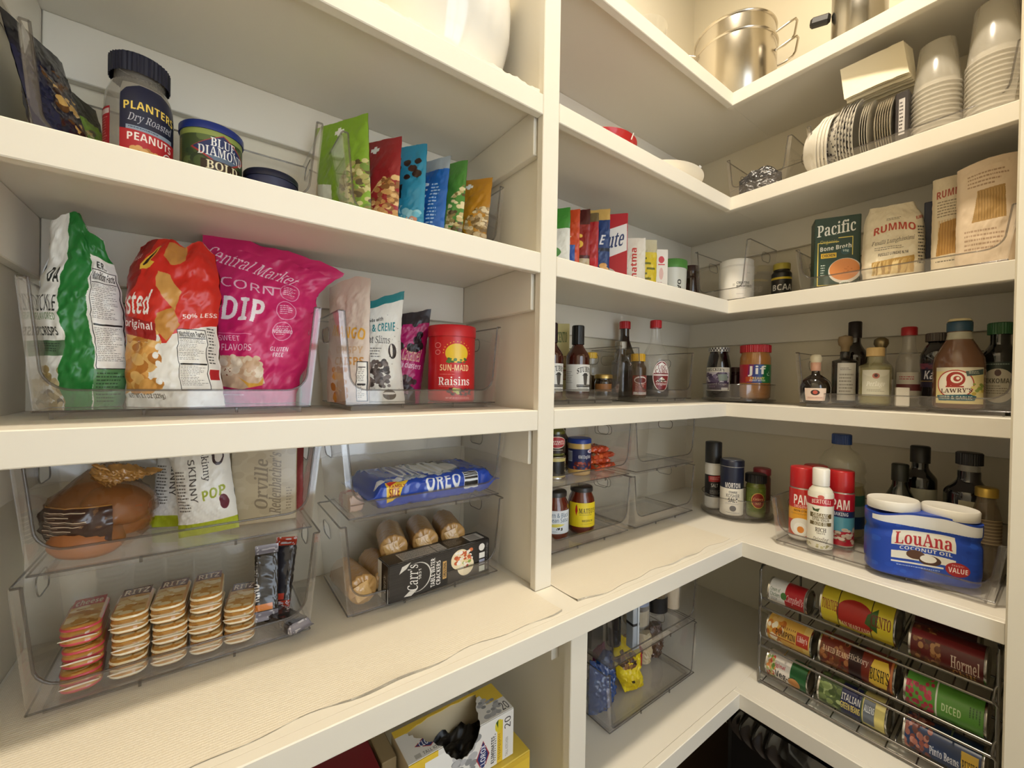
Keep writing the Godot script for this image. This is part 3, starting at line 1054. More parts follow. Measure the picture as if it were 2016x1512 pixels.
	t = pouch("nut_pouch", "narrow royal blue pouch with white writing between the teal and green pouches", "pouch", Vector3(-0.179, y, -0.20), -66, 0.11, 0.212, ink(im, 0.3), {"t": pt, "group": g, "seed": 8})
	lean(t, 5, 0)
	im = cv(130, 240, "4f8a3c")
	tx(im, "scout", 30, 90, 26, 110, "1c3a1e", "b", {"rot": -1})
	blobs(im, 80, 60, 50, 180, ["c4b078", "8f7c48", "e0d0a0", "5a4a2a"], 80, 5, 9)
	pg(im, [[0, 0], [130, 0], [130, 60], [92, 100], [84, 240], [0, 240]], "4f8a3c")
	tx(im, "scout", 26, 100, 26, 110, "23481f", "b", {"rot": -1})
	t = pouch("nut_pouch", "mid green pouch with dark writing and a clear side full of seeds", "pouch", Vector3(-0.134, y, -0.20), -64, 0.11, 0.216, ink(im, 0.3), {"t": pt, "group": g, "seed": 9})
	lean(t, 4, 0)
	t = pouch("nut_pouch", "golden orange pouch of cashews with a hang hole", "pouch", Vector3(-0.080, y, -0.195), -58, 0.115, 0.196, nut_print("b57e22", ["c8b088", "a08458", "e0cca4", "7a6038"], {"low": "c9c0aa"}), {"t": pt, "group": g, "seed": 10})
	lean(t, 6, 0)

func fill_chip_shelf() -> void:
	var y := S3 + 0.0135
	# green and white crisps
	var im := cv(260, 420, "eceae2")
	tx(im, "DA", 40, 108, 40, 32, "1c1e1a")
	tx(im, "PICKLE", 6, 168, 74, 36, "2a2c28", "s")
	tx(im, "FLAVORED", 14, 208, 66, 16, "8aa07c")
	tx(im, "CRISPS", 10, 240, 70, 20, "23251f", "b", {"sl": 5})
	rc(im, 0, 270, 90, 34, "5a7a58")
	fine(im, 6, 276, 78, 22, 4, "24382a")
	blobs(im, 0, 330, 90, 90, ["c8b48a", "a8925e", "d8c8a0", "6a5c3a"], 34, 8, 16)
	pg(im, [[96, 0], [190, 0], [176, 90], [168, 200], [176, 300], [166, 420], [76, 420], [70, 330], [96, 250], [84, 140]], "1f7a32")
	facts(im, 178, 96, 78, 236)
	rc(im, 176, 70, 84, 26, "e2e0da")
	tx(im, "ER.", 196, 74, 34, 18, "1c1c1c")
	rc(im, 170, 332, 90, 88, "5a8a5a")
	fine(im, 178, 340, 76, 74, 9, "2a4a2e")
	rc(im, 96, 0, 164, 60, "1f7a32")
	pouch("chip_bag", "crumpled green and white bag of crisps with its top folded over", "snack bag", Vector3(-0.713, y, -0.205), -8, 0.132, 0.268, ink(im, 0.32), {"t": [0.022, 0.034, 0.026, 0.034, 0.024, 0.010, 0.003], "l": [-0.62, -0.72, -0.66, -0.86, -0.78, -0.6, -0.55], "r": [0.62, 0.78, 0.72, 0.66, 0.56, 0.46, 0.3], "z": [0, 0, 0.006, -0.004, 0.0, 0.004, 0.01], "top": [0.0, 0.01, 0.016, -0.01, -0.02], "wr": 0.006, "fq": 30.0, "seed": 11, "group": "bags of snacks"})
	# red crackers
	im = cv(300, 440, "cf2a20")
	rc(im, 0, 300, 300, 140, "eceae4")
	pg(im, [[0, 300], [0, 270], [150, 275], [170, 250], [300, 220], [300, 440], [0, 440]], "eceae4")
	blobs(im, 0, 240, 120, 150, ["c98a3e", "dba255", "b8742c", "e2b46c"], 60, 14, 30)
	for k in 6:
		el(im, 122 + (k % 2) * 5, 262 + k * 22, 9, 9, "eceae4")
	pg(im, [[0, 0], [70, 0], [50, 120], [0, 170]], "8c1c1c")
	pg(im, [[50, 78], [92, 22], [100, 26], [84, 66], [96, 70], [84, 84], [48, 90]], "e8bc40")
	pg(im, [[56, 78], [92, 30], [80, 66], [60, 80]], "241410")
	tx(im, "NABISCO", 10, 44, 34, 14, "e6d6d0", "b")
	pg(im, [[120, 10], [190, 0], [196, 50], [150, 70], [118, 50]], "c98c46")
	pg(im, [[112, 92], [150, 96], [190, 140], [178, 190], [140, 160], [110, 130]], "d09a52")
	pg(im, [[120, 200], [170, 180], [196, 226], [150, 270], [120, 240]], "c58a40")
	tx(im, "Toasted", -60, 140, 160, 64, "f6f2ee", "b", {"sl": 8})
	pg(im, [[0, 206], [122, 226], [118, 270], [0, 252]], "a01c1e")
	tx(im, "original", 6, 214, 104, 36, "f6f2ee", "b", {"rise": -10})
	tx(im, "50% LESS", 200, 186, 96, 26, "f4e8e4", "b", {"rise": 14})
	facts(im, 186, 236, 84, 160)
	rc(im, 272, 226, 24, 110, "e2ded8")
	fine(im, 274, 230, 20, 100, 12, "3a3836")
	rc(im, 274, 340, 22, 28, "b5242a")
	tx(im, "NET WT 8.1 OZ (229g)", 20, 404, 120, 16, "3a3632", "b")
	pouch("cracker_bag", "red and white bag of toasted crackers with a crumpled top", "snack bag", Vector3(-0.608, y, -0.168), -14, 0.134, 0.258, ink(im, 0.3), {"t": [0.026, 0.034, 0.034, 0.03, 0.028, 0.018, 0.006], "l": [-0.9, -0.92, -0.92, -0.9, -0.9, -0.86, -0.72], "r": [1.0, 0.92, 0.86, 0.84, 0.9, 0.86, 0.72], "top": [-0.012, 0.004, 0.006, -0.004, 0.006, -0.012], "wr": 0.006, "fq": 30.0, "seed": 12, "z": [0, 0, 0, 0.004, 0.004, 0, -0.01], "group": "bags of snacks"})
	# pink popcorn
	im = cv(380, 560, "d1256c")
	tx(im, "Central Market", 4, 40, 300, 96, "f4dce6", "f", {"sl": 26, "rise": -50})
	rc(im, 196, 148, 54, 6, "f0b8d0")
	tx(im, "POPCORN", -70, 118, 300, 64, "f2c8da", "s", {"rise": -34})
	tx(im, "THE DIP", -120, 186, 320, 96, "f6ecf0", "b", {"rise": -16, "sl": 10})
	for q in [[284, 160, "LARGE & FLUFFY"], [268, 232, "SYNTHETIC COLORS"], [262, 306, "MADE WITH NON-GMO"]]:
		el(im, q[0], q[1], 34, 34, "e6a0c0")
		el(im, q[0], q[1], 31, 31, "d1256c")
		fine(im, q[0] - 22, q[1] - 18, 44, 36, 5, "f0c4d8")
	tx(im, "NON-GMO", 228, 300, 70, 14, "f6e4ee")
	tx(im, "GLUTEN", 226, 362, 66, 15, "f6e4ee")
	tx(im, "FREE", 240, 382, 40, 15, "f6e4ee")
	rc(im, 10, 322, 150, 2, "e88cb4")
	tx(im, "GARLIC, SWEET", -40, 330, 160, 20, "f6e0ea", "s")
	tx(im, "CHEESE FLAVORS", -40, 358, 200, 22, "f6e0ea", "s")
	pg(im, [[0, 430], [60, 396], [160, 402], [210, 440], [220, 490], [120, 512], [20, 500]], "dfc0a0")
	blobs(im, 10, 400, 190, 60, ["e8d4b8", "f0e0c8", "d8b490"], 40, 8, 20)
	pg(im, [[110, 470], [150, 506], [210, 496], [216, 470], [190, 490], [150, 490]], "e8b048")
	blobs(im, 40, 440, 40, 30, ["8a4a2e"], 6, 2, 4)
	fine(im, 30, 528, 120, 10, 1, "f0b8d0")
	pouch("popcorn_bag", "big bright pink bag of popcorn with its corner flaring to the right", "snack bag", Vector3(-0.487, y, -0.236), -8, 0.200, 0.294, ink(im, 0.3), {"t": [0.026, 0.036, 0.04, 0.04, 0.036, 0.026, 0.014, 0.002], "l": [-0.6, -0.7, -0.8, -0.85, -0.88, -0.88, -0.9, -0.9], "r": [0.6, 0.66, 0.82, 0.92, 0.98, 0.94, 1.1, 1.46], "top": [0.012, 0.008, 0.0, -0.004, -0.014, -0.03], "wr": 0.007, "fq": 26.0, "seed": 13, "group": "bags of snacks"})
	# second bin
	im = cv(180, 300, "d6c6ba")
	tx(im, "MANGO", 40, 110, 130, 40, "e0a83c", "b", {"rise": -12})
	tx(im, "CRISPY", 70, 164, 96, 18, "c8a888")
	tx(im, "CRISPS", 70, 190, 100, 20, "c58a44", "b")
	blobs(im, 60, 216, 60, 80, ["c88a3c", "dba450", "b47430"], 24, 8, 15)
	facts(im, 150, 200, 28, 96)
	pouch("snack_pouch", "tall pale pinkish pouch of mango crisps turned sideways", "snack bag", Vector3(-0.336, y, -0.20), -58, 0.105, 0.246, ink(im, 0.4), {"t": [0.022, 0.026, 0.022, 0.014, 0.008, 0.001], "wr": 0.003, "seed": 14, "top": [-0.01, 0.0, 0.008, 0.0], "group": "bags of snacks"})
	im = cv(190, 330, "e6e4dc")
	rc(im, 0, 0, 190, 26, "1d7f86")
	tx(im, "COOKIES & CREME", -40, 84, 200, 36, "1f7f88", "b", {"rise": 10})
	tx(im, "made with", 40, 66, 70, 12, "3a3a38")
	tx(im, "light Slims", 14, 126, 130, 30, "3c3a3a", "f", {"sl": 6})
	fine(im, 20, 164, 90, 34, 4, "6a6864")
	el(im, 150, 172, 18, 24, "2a1c18")
	el(im, 146, 170, 6, 20, "e8e2d8")
	blobs(im, 40, 204, 90, 80, ["5a4c46", "463a36", "6e605a", "3a302c", "7c706a"], 70, 7, 13)
	el(im, 130, 308, 26, 16, "33231e")
	el(im, 130, 304, 26, 4, "efe9e0")
	blobs(im, 5, 60, 180, 260, ["4a4240"], 26, 1, 2)
	pouch("snack_pouch", "white and teal pouch of cookies and creme slims", "snack bag", Vector3(-0.264, y, -0.222), -16, 0.106, 0.226, ink(im, 0.4), {"t": [0.02, 0.024, 0.02, 0.016, 0.010, 0.001], "l": [-0.96, -0.92, -0.9, -0.92, -0.94, -0.96], "r": [1.0, 0.9, 0.82, 0.8, 0.84, 0.92], "wr": 0.003, "seed": 15, "top": [-0.022, -0.01, 0.004, 0.016], "group": "bags of snacks"})
	im = cv(170, 300, "b21c66")
	rc(im, 0, 0, 170, 44, "2c2428")
	blobs(im, 20, 40, 130, 90, ["2a1c20", "3a262a", "22161a"], 9, 14, 22)
	tx(im, "Cookie Caramel", -20, 128, 170, 44, "f0d8a8", "f", {"sl": 8})
	tx(im, "candy clusters", 10, 176, 145, 26, "f0d8e0", "b", {"sl": 8})
	blobs(im, 14, 214, 120, 40, ["3a242a", "4a2e30"], 6, 10, 18)
	pg(im, [[0, 300], [20, 262], [80, 236], [140, 262], [150, 300]], "33202a")
	tx(im, "NET WT 6 OZ", 50, 268, 60, 12, "e4a8c4")
	t_lean(pouch("candy_pouch", "black and magenta pouch of caramel candy clusters leaning to the right", "snack bag", Vector3(-0.198, y, -0.264), -18, 0.082, 0.215, ink(im, 0.3), {"t": [0.018, 0.022, 0.018, 0.010, 0.001], "wr": 0.003, "seed": 16, "top": [-0.02, -0.006, 0.01], "group": "bags of snacks"}), 7)
	# raisins
	im = cv(700, 330, "c3161f")
	for k in [170, 520]:
		el(im, k + 12, 84, 56, 50, "e8c02c")
		for q in 13:
			var a := PI * q / 12.0
			rc(im, int(k + 12 + cos(a) * 66) - 2, int(84 - sin(a) * 60) - 2, 5, 5, "e8c02c")
		blobs(im, k - 34, 112, 90, 20, ["4a7a34", "3a642c"], 20, 5, 9)
		tx(im, "SUN-MAID", k - 70, 144, 142, 32, "f0d8a0", "b")
		fine(im, k - 20, 180, 60, 5, 1, "e8a8a0")
		tx(im, "Raisins", k - 78, 206, 158, 46, "f8f4f0", "F")
		fine(im, k - 70, 194, 110, 6, 1, "e89a94")
		fine(im, k - 74, 256, 100, 6, 1, "e89a94")
		blobs(im, k - 30, 268, 120, 34, ["4a1420", "5e1c2a", "3a0e18", "7a2c3a"], 44, 6, 9)
		blobs(im, k - 4, 268, 30, 26, ["a8b04c", "c0c468"], 8, 8, 11)
		el(im, k - 82, 44, 17, 15, "e89a94")
		el(im, k - 82, 44, 14, 12, "c3161f")
		el(im, k - 82, 80, 15, 13, "e89a94")
		el(im, k - 82, 80, 12, 10, "c3161f")
		tx(im, "NET WT 20 OZ (1 LB 4 OZ) 567g", k - 40, 312, 120, 12, "f0c8c4")
	var p := [[0, 0], [0.051, 0], [0.053, 0.002], [0.053, 0.149], [0, 0.149]]
	var rs := vessel("raisin_canister", "round red canister of raisins with a red lid", "canister", Vector3(-0.106, y, -0.192), toward(-0.106, -0.192, 0) + deg_to_rad(90), p, mat("b81820", 0.4), {"cap": [0.146, 0.0555, 0.026, mat("c41c26", 0.35)], "labels": [[0.003, 0.144, 180, ink(im, 0.28)]]})
	rs.rotation.y = toward(-0.106, -0.192, 8) + deg_to_rad(92)

func t_lean(t: Node3D, r: float, b := 0.0) -> void:
	lean(t, r, b)

func fill_worktop_left() -> void:
	var y := C4 + 0.0155
	# --- packs of sandwich crackers, lying in stacks
	var g := "packs of sandwich crackers"
	var mk := func(head, word: String, tint: Array) -> Array:
		var im := cv(120, 90, "d9b878")   # layers of crackers and filling seen through the film
		for k in 9:
			rc(im, 0, k * 10, 120, 10, ["c08a40", tint[0], "b67e36"][k % 3])
			blobs(im, 0, k * 10 + 2, 120, 7, tint if k % 3 == 1 else ["cf9c52", "a8702c"], 12, 2, 5, 0.5)
		var layers := ink(im, 0.3, {"coat": 0.8})
		im = cv(70, 150, "cda866")
		blobs(im, 0, 56, 70, 90, ["c08e44", "e0c68e", "ab7630", "e8d6a8"], 30, 9, 17, 0.55)
		rc(im, 0, 0, 70, 50, head)
		tx(im, word, 6, 10, 58, 32, "ece0c4", "b")
		var print_ := ink(im, 0.2, {"coat": 0.6})
		var out := rrect(0, 0, 0.043, 0.098, 0.016, 6)
		var b := MB.new()
		grid_into(b, func(u, v):
			var k: float = u * out.size()
			var p: Vector2 = out[int(k) % out.size()].lerp(out[(int(k) + 1) % out.size()], k - floorf(k))
			var rid: float = 1.0 - 0.05 * absf(sin(v * PI * 3.0 + PI / 2)) - 0.16 * smoothstep(0.86, 1.0, v) - 0.1 * smoothstep(0.1, 0.0, v)
			rid += 0.02 * noise.get_noise_2d(u * 30.0 + word.length(), v * 6.0)
			return Vector3(p.x * rid, v * 0.0285, -p.y * lerpf(1.0, rid, 0.6)), 48, 18)
		var cap := MB.new()
		grid_into(cap, func(u, v): return Vector3((u - 0.5) * 0.035, 0.0285 + 0.0012 * sin(PI * u) * sin(PI * v), (0.5 - v) * 0.090), 6, 10)
		return [b.mesh(), layers, cap.mesh(), print_, bag(0.038, 0.013, {"t": [0.0006, 0.0006], "wr": 0.002, "nu": 10, "nv": 4})]
	var ritz: Array = mk.call("5e1f1c", "RITZ", ["f4ead0", "e4cf9c"])
	var red: Array = mk.call("a81c22", "cheese", ["c94052", "d8586a", "b02030"])
	var cols := [[-0.706, 3, "red", 3.0, "the red and gold cracker stack at the bin's side"], [-0.6555, 3, "ritz", 0.0, "the maroon-headed cracker stack next to the red one"], [-0.6085, 3, "ritz", -3.0, "the maroon-headed cracker stack second from the red one"], [-0.562, 3, "ritz", -5.0, "the maroon-headed cracker stack next to the short one"], [-0.5155, 2, "ritz", -8.0, "the short cracker stack beside the snack bars"]]
	for c in cols:
		var kind: Array = red if c[2] == "red" else ritz
		for k in c[1]:
			var lev: String = ["bottom", "middle", "top"][k] if c[1] == 3 else ["bottom", "top"][k]
			var lab: String = lev + " pack of " + c[4]
			var t := thing("cracker_pack", lab, "cracker pack", Vector3(c[0] + rng.randf_range(-0.002, 0.002), y + k * 0.0300, -0.166 - k * 0.004), deg_to_rad(c[3] + rng.randf_range(-2, 2)), g)
			part(t, "crackers", kind[0], kind[1])
			part(t, "printed_top", kind[2], kind[3])
			part(t, "crimped_end", kind[4], mat("cfc2ac", 0.2, {"coat": 0.8}), Vector3(0, 0.012, 0.0465), Vector3(1.2, 0, 0))
	# --- snack bars
	var bars := [["221f20", "8f8a94", "d07a2c", Vector3(-0.478, y + 0.001, -0.182), -6.0, "black and silver snack bar leaning at the front of the others"], ["26242a", "b23a26", "b23a26", Vector3(-0.447, y + 0.001, -0.205), -24.0, "black snack bar with orange lattice ends leaning at the bin's side"], ["3a3638", "8a8690", "9a9aa4", Vector3(-0.456, y + 0.001, -0.145), -68.0, "silver-ended snack bar lying flat under the leaning bars"]]
	for k in 3:
		var q: Array = bars[k]
		var im := cv(190, 100, q[0])
		rc(im, 0, 0, 24, 100, q[1])
		rc(im, 166, 0, 24, 100, q[1])
		for j in 40:
			rc(im, rng.randi_range(0, 20), rng.randi_range(0, 96), 4, 3, "d8d4d8")
			rc(im, rng.randi_range(166, 186), rng.randi_range(0, 96), 4, 3, "d8d4d8")
		rc(im, 26, 26, 16, 40, q[2])
		tx(im, "KIND", 50, 34, 44, 24, "ece8e4", "b")
		fine(im, 100, 34, 60, 24, 3, "a8a4a4")
		var t := thing("snack_bar", q[5], "snack bar", q[3], 0, "snack bars")
		part(t, "wrapper", pillow(0.125, 0.018, 0.036, 0.016, 0.001, k), ink(im, 0.2, {"coat": 0.5}))
		if k < 2:
			t.position.y += 0.006
			t.basis = Basis(Vector3.UP, deg_to_rad(q[4])) * Basis(Vector3.RIGHT, deg_to_rad(-22)) * Basis(Vector3.BACK, PI / 2) * Basis(Vector3.RIGHT, PI / 2)
			t.position += Vector3(0, 0.058, 0)
		else:
			t.rotation.y = deg_to_rad(q[4])
	# --- upper left bin: buns, popcorn bags, wrapped carton
	var yu := C4 + 0.179 + 0.0137
	var im := cv(160, 200, "3a211a")
	for k in 9:
		rc(im, 30, 20 + k * 19, rng.randi_range(50, 100), 4, "cbb79c")
		rc(im, 30, 28 + k * 19, rng.randi_range(30, 90), 2, "9a8268")
	rc(im, 0, 0, 160, 5, "a8783c")
	var t := thing("bun_bag", "clear bag of brown buns with a dark brown label and a bunched golden top", "bread bag", Vector3(-0.694, yu, -0.198), deg_to_rad(10))
	var bun := lathe([[0, 0], [0.034, 0.001], [0.04, 0.008], [0.041, 0.016], [0.036, 0.030], [0.024, 0.039], [0, 0.043]], 30)
	var bm := mat("a9693a", 0.45)
	for q in [[-0.018, 0.002, 0.030, 0.1], [0.022, 0.002, -0.030, -0.1], [0.012, 0.044, 0.018, 0.25], [-0.014, 0.046, -0.03, -0.2]]:
		part(t, "bun", bun, bm if q[1] < 0.04 else mat("8a4f2a", 0.45), Vector3(q[0], q[1], q[2]), Vector3(q[3], 0, -q[3]))
	var film := func(u: float, v: float, e: float) -> Vector3:
		var a: float = u * TAU
		var r: float = 0.063 * pow(maxf(0.0, sin(PI * clampf(v * 0.80 + 0.16, 0, 1))), 0.5) * (1.0 - 0.3 * smoothstep(0.55, 1.0, v)) + e
		r *= 1.0 + 0.10 * noise.get_noise_3d(cos(a) * 3.0, v * 5.0, sin(a) * 3.0) + 0.03 * noise.get_noise_3d(cos(a) * 11.0, v * 14.0, sin(a) * 11.0)
		return Vector3(sin(a) * r, 0.0012 + 0.112 * v, cos(a) * r * 1.1)
	part(t, "film", grid(func(u, v): return film.call(u, v, 0.0), 54, 30), mat("a8703c", 0.12, {"alpha": 0.32}))
	part(t, "label", grid(func(u, v): return film.call(lerpf(-0.24, 0.02, u), lerpf(0.06, 0.62, v), 0.0012), 16, 16), ink(im, 0.3, {"coat": 0.5}))
	part(t, "bunched_top", bag(0.080, 0.05, {"t": [0.012, 0.016, 0.014, 0.008], "l": [-0.35, -0.7, -1], "r": [0.35, 0.9, 1.1], "wr": 0.008, "seed": 21, "z": [0, 0.01, 0.034], "fq": 60.0}), mat("a87a3c", 0.2, {"coat": 0.9}), Vector3(0.0, 0.098, 0.01), Vector3(0.55, 0.2, -0.3))
	im = cv(200, 260, "e4e2dc")
	rc(im, 0, 222, 200, 38, "a8b422")
	tx(im, "POP", 110, 120, 70, 40, "98a430", "b", {"rise": 10})
	tx(im, "Skinny", 110, 20, 30, 84, "2a2628", "f", {"rot": 1})
	el(im, 168, 40, 18, 24, "3c2a2e")
	el(im, 170, 38, 12, 18, "d8d2cc")
	fine(im, 14, 70, 50, 120, 13, "6a665e")
	tx(im, "SKINNY", 70, 40, 24, 120, "3a3634", "s", {"rot": 1})
	el(im, 172, 170, 14, 22, "5e1c2e")
	var pm := ink(im, 0.32)
	t = pouch("popcorn_pouch", "white popcorn bag with a lime green hem beside the buns", "snack bag", Vector3(-0.604, yu, -0.226), -14, 0.076, 0.142, pm, {"t": [0.003, 0.018, 0.022, 0.018, 0.008], "wr": 0.003, "seed": 22, "group": "white popcorn bags"})
	lean(t, 3, 3)
	t = pouch("popcorn_pouch", "white popcorn bag with dark swirls overlapping the other, beside the wrapped carton", "snack bag", Vector3(-0.562, yu, -0.160), -20, 0.086, 0.146, pm, {"t": [0.003, 0.018, 0.024, 0.018, 0.008], "wr": 0.003, "seed": 23, "l": [-1, -0.9, -0.85, -1], "group": "white popcorn bags"})
	lean(t, -7, 3)
	im = cv(200, 260, "a89878")
	blobs(im, 0, 0, 200, 260, ["a49474", "ac9c7e", "9e8e6e"], 60, 10, 24)
	tx(im, "Orville", 66, 40, 44, 180, "6e5e44", "F", {"rot": -1, "sl": 12})
	tx(im, "Redenbacher's", 112, 20, 40, 220, "6e5e44", "F", {"rot": -1, "sl": 12})
	fine(im, 168, 150, 20, 80, 8, "7a6a50")
	carton("popcorn_carton", "tan popcorn carton wrapped in clear film", "carton", Vector3(-0.482, yu, -0.185), deg_to_rad(-6), 0.100, 0.138, 0.04, mat("a89878", 0.4, {"coat": 0.6}), {"f": ink(im, 0.3, {"coat": 0.9})})
	t = pouch("snack_pouch", "small pink and green pouch squeezed behind the tan carton", "snack bag", Vector3(-0.434, yu, -0.235), -60, 0.07, 0.12, mat("b5504e", 0.35), {"t": [0.008, 0.01, 0.008, 0.002], "seed": 24})
	# --- lower right bin: sleeves of crackers and a black box
	var roll := MB.new()
	grid_into(roll, func(u, v):
		var a: float = u * TAU
		var e: float = minf(v, 1.0 - v) * 0.118
		var r: float = 0.028 * (0.12 + 0.88 * smoothstep(-0.002, 0.007, e))
		r *= 1.0 + 0.05 * noise.get_noise_3d(cos(a) * 4.0, v * 9.0, sin(a) * 4.0) + 0.012 * sin(v * 90.0)
		return Vector3(cos(a) * r, 0.028 + sin(a) * r, (v - 0.5) * 0.118 + 0.006 * noise.get_noise_2d(cos(a) * 5.0, sin(a) * 5.0)), 40, 46)
	var rm := roll.mesh()
	var tan_ := mat("b38a52", 0.28, {"coat": 0.6})
	g = "brown cracker sleeves"
	for q in [[-0.327, y, -0.182, 6.0, "on the bin's floor at the bin's side"], [-0.268, y, -0.200, 2.0, "on the bin's floor at the end of the black box"], [-0.205, y, -0.225, 0.0, "under the others behind the black box's end"], [-0.145, y, -0.225, -2.0, "under the others behind the black box's middle"], [-0.084, y, -0.225, 0.0, "under the others behind the black box's far end"], [-0.236, y + 0.0505, -0.216, -14.0, "lying on top, above the black box's end"], [-0.166, y + 0.0505, -0.214, -14.0, "lying on top, between two others"], [-0.098, y + 0.0505, -0.214, -14.0, "lying on top, next to the divider"]]:
		t = thing("cracker_sleeve", "round brown cracker sleeve " + q[4], "cracker sleeve", Vector3(q[0], q[1], q[2]), deg_to_rad(q[3]), g)
		part(t, "wrapper", rm, tan_)
		part(t, "folded_end", bag(0.03, 0.03, {"t": [0.001, 0.002, 0.001], "wr": 0.003, "seed": q[0] * 50}), mat("c6a066", 0.25, {"coat": 0.6}), Vector3(0.0, 0.014, 0.0605), Vector3(-0.12, 0, 0.3))
	im = cv(470, 140, "1d1c1e")
	for k in 40:
		rc(im, 0, rng.randi_range(0, 139), 470, 1, "2a282a")
	el(im, 118, 70, 62, 58, "c9c7c3")
	el(im, 114, 70, 60, 56, "1d1c1e")
	tx(im, "Carr's", 74, 10, 46, 112, "f0eeea", "f", {"rot": -1, "sl": 10})
	tx(im, "1831", 122, 40, 12, 44, "d8d6d2", "b", {"rot": -1})
	pg(im, [[40, 40], [52, 14], [90, 4], [70, 26]], "cfccc6")
	pg(im, [[60, 132], [84, 116], [120, 118], [92, 136]], "cfccc6")
	tx(im, "TABLE WATER", 176, 14, 20, 116, "f0eeea", "b", {"rot": -1})
	tx(im, "CRACKERS", 202, 30, 20, 98, "f0eeea", "b", {"rot": -1})
	rc(im, 232, 40, 18, 72, "c8a060")
	tx(im, "ORIGINAL", 235, 44, 12, 62, "2c2018", "b", {"rot": -1})
	el(im, 318, 52, 46, 42, "e8d8b4")
	el(im, 346, 86, 42, 40, "eddfbe")
	blobs(im, 296, 20, 80, 50, ["f2eee6", "d8784a", "c05a34", "eee4da"], 26, 6, 13)
	blobs(im, 322, 64, 48, 40, ["8aa44c", "e0d09a", "b4564a", "f0eadc"], 22, 5, 10)
	el(im, 430, 26, 16, 16, "e6e4e0")
	rc(im, 416, 50, 30, 24, "e6e4e0")
	rc(im, 416, 80, 30, 22, "a8acc0")
	rc(im, 416, 108, 30, 24, "c8ccc0")
	tx(im, "NET WT 4.25 OZ (120g)", 454, 14, 10, 116, "c8c6c2", "s", {"rot": -1})
	var fr := ink(im, 0.3)
	im = cv(470, 130, "232224")
	rc(im, 60, 24, 200, 96, "bdbab4")
	fine(im, 66, 30, 188, 84, 9, "44423f")
	rc(im, 210, 24, 3, 96, "232224")
	fine(im, 276, 30, 90, 80, 8, "9a9894")
	rc(im, 380, 20, 76, 90, "d8d6d2")
	for k in 18:
		rc(im, 386 + k * 3, 26, 1 + k % 2, 78, "6a6866")
	var tp := ink(im, 0.35)
	im = cv(120, 140, "242224")
	rc(im, 0, 0, 46, 140, "dedbd4")
	tx(im, "Carr's", 66, 40, 30, 70, "d8d6d2", "f", {"rot": -1, "sl": 6})
	carton("cracker_box", "long black box of table water crackers", "box", Vector3(-0.166, y, -0.131), deg_to_rad(3.5), 0.240, 0.074, 0.052, mat("1d1c1e", 0.35), {"f": fr, "t": tp, "l": ink(im, 0.35)})
	# --- upper right bin: cookies
	im = cv(520, 400, "1f49b4")
	rc(im, 0, 300, 520, 100, "1f49b4")   # front side, v from 0.75 down
	tx(im, "OREO", 206, 308, 140, 46, "eef2f8", "b")
	pg(im, [[66, 300], [150, 300], [128, 332], [112, 352], [66, 360]], "f2c838")
	pg(im, [[70, 302], [108, 302], [76, 330]], "c8322c")
	tx(im, "FAMILY", 74, 322, 60, 14, "8c2018")
	tx(im, "SIZE", 74, 338, 36, 14, "8c2018")
	rc(im, 360, 300, 62, 58, "e8ecf0")
	for k in 5:
		rc(im, 362, 302 + k * 11, 58, 7, "14161c")
		el(im, 300, 236, 90, 40, "8f9aa2")
	el(im, 310, 232, 74, 30, "2e2c30")
	el(im, 300, 250, 86, 16, "e4e2da")
	tx(im, "OREO", 120, 208, 200, 66, "eef2f6", "b", {"sl": 16})
	blobs(im, 40, 272, 280, 22, ["e6e8ea", "c8d0da", "9aa8c0"], 30, 8, 18)
	fine(im, 400, 220, 60, 20, 2, "a8bce8")
	var om := ink(im, 0.22, {"coat": 0.5})
	t = thing("cookie_pack", "blue family-size pack of sandwich cookies", "cookie pack", Vector3(-0.172, yu, -0.196), deg_to_rad(2))
	part(t, "wrapper", pillow(0.31, 0.056, 0.160, 0.032, 0.0025, 4.0), om)
	t = thing("cracker_sleeve", "small red and white sleeve standing at the end of the blue cookie pack", "cracker sleeve", Vector3(-0.337, yu, -0.165), 0.1)
	part(t, "wrapper", pillow(0.07, 0.03, 0.026, 0.01, 0.002, 9.0), mat("c9b0a4", 0.3, {"coat": 0.5}), Vector3(0, 0, 0), Vector3(0, PI / 2, 0))
	part(t, "end_band", pillow(0.02, 0.031, 0.027, 0.002, 0.001, 3.0), mat("a8343a", 0.35), Vector3(0, 0, -0.018), Vector3(0, PI / 2, 0))

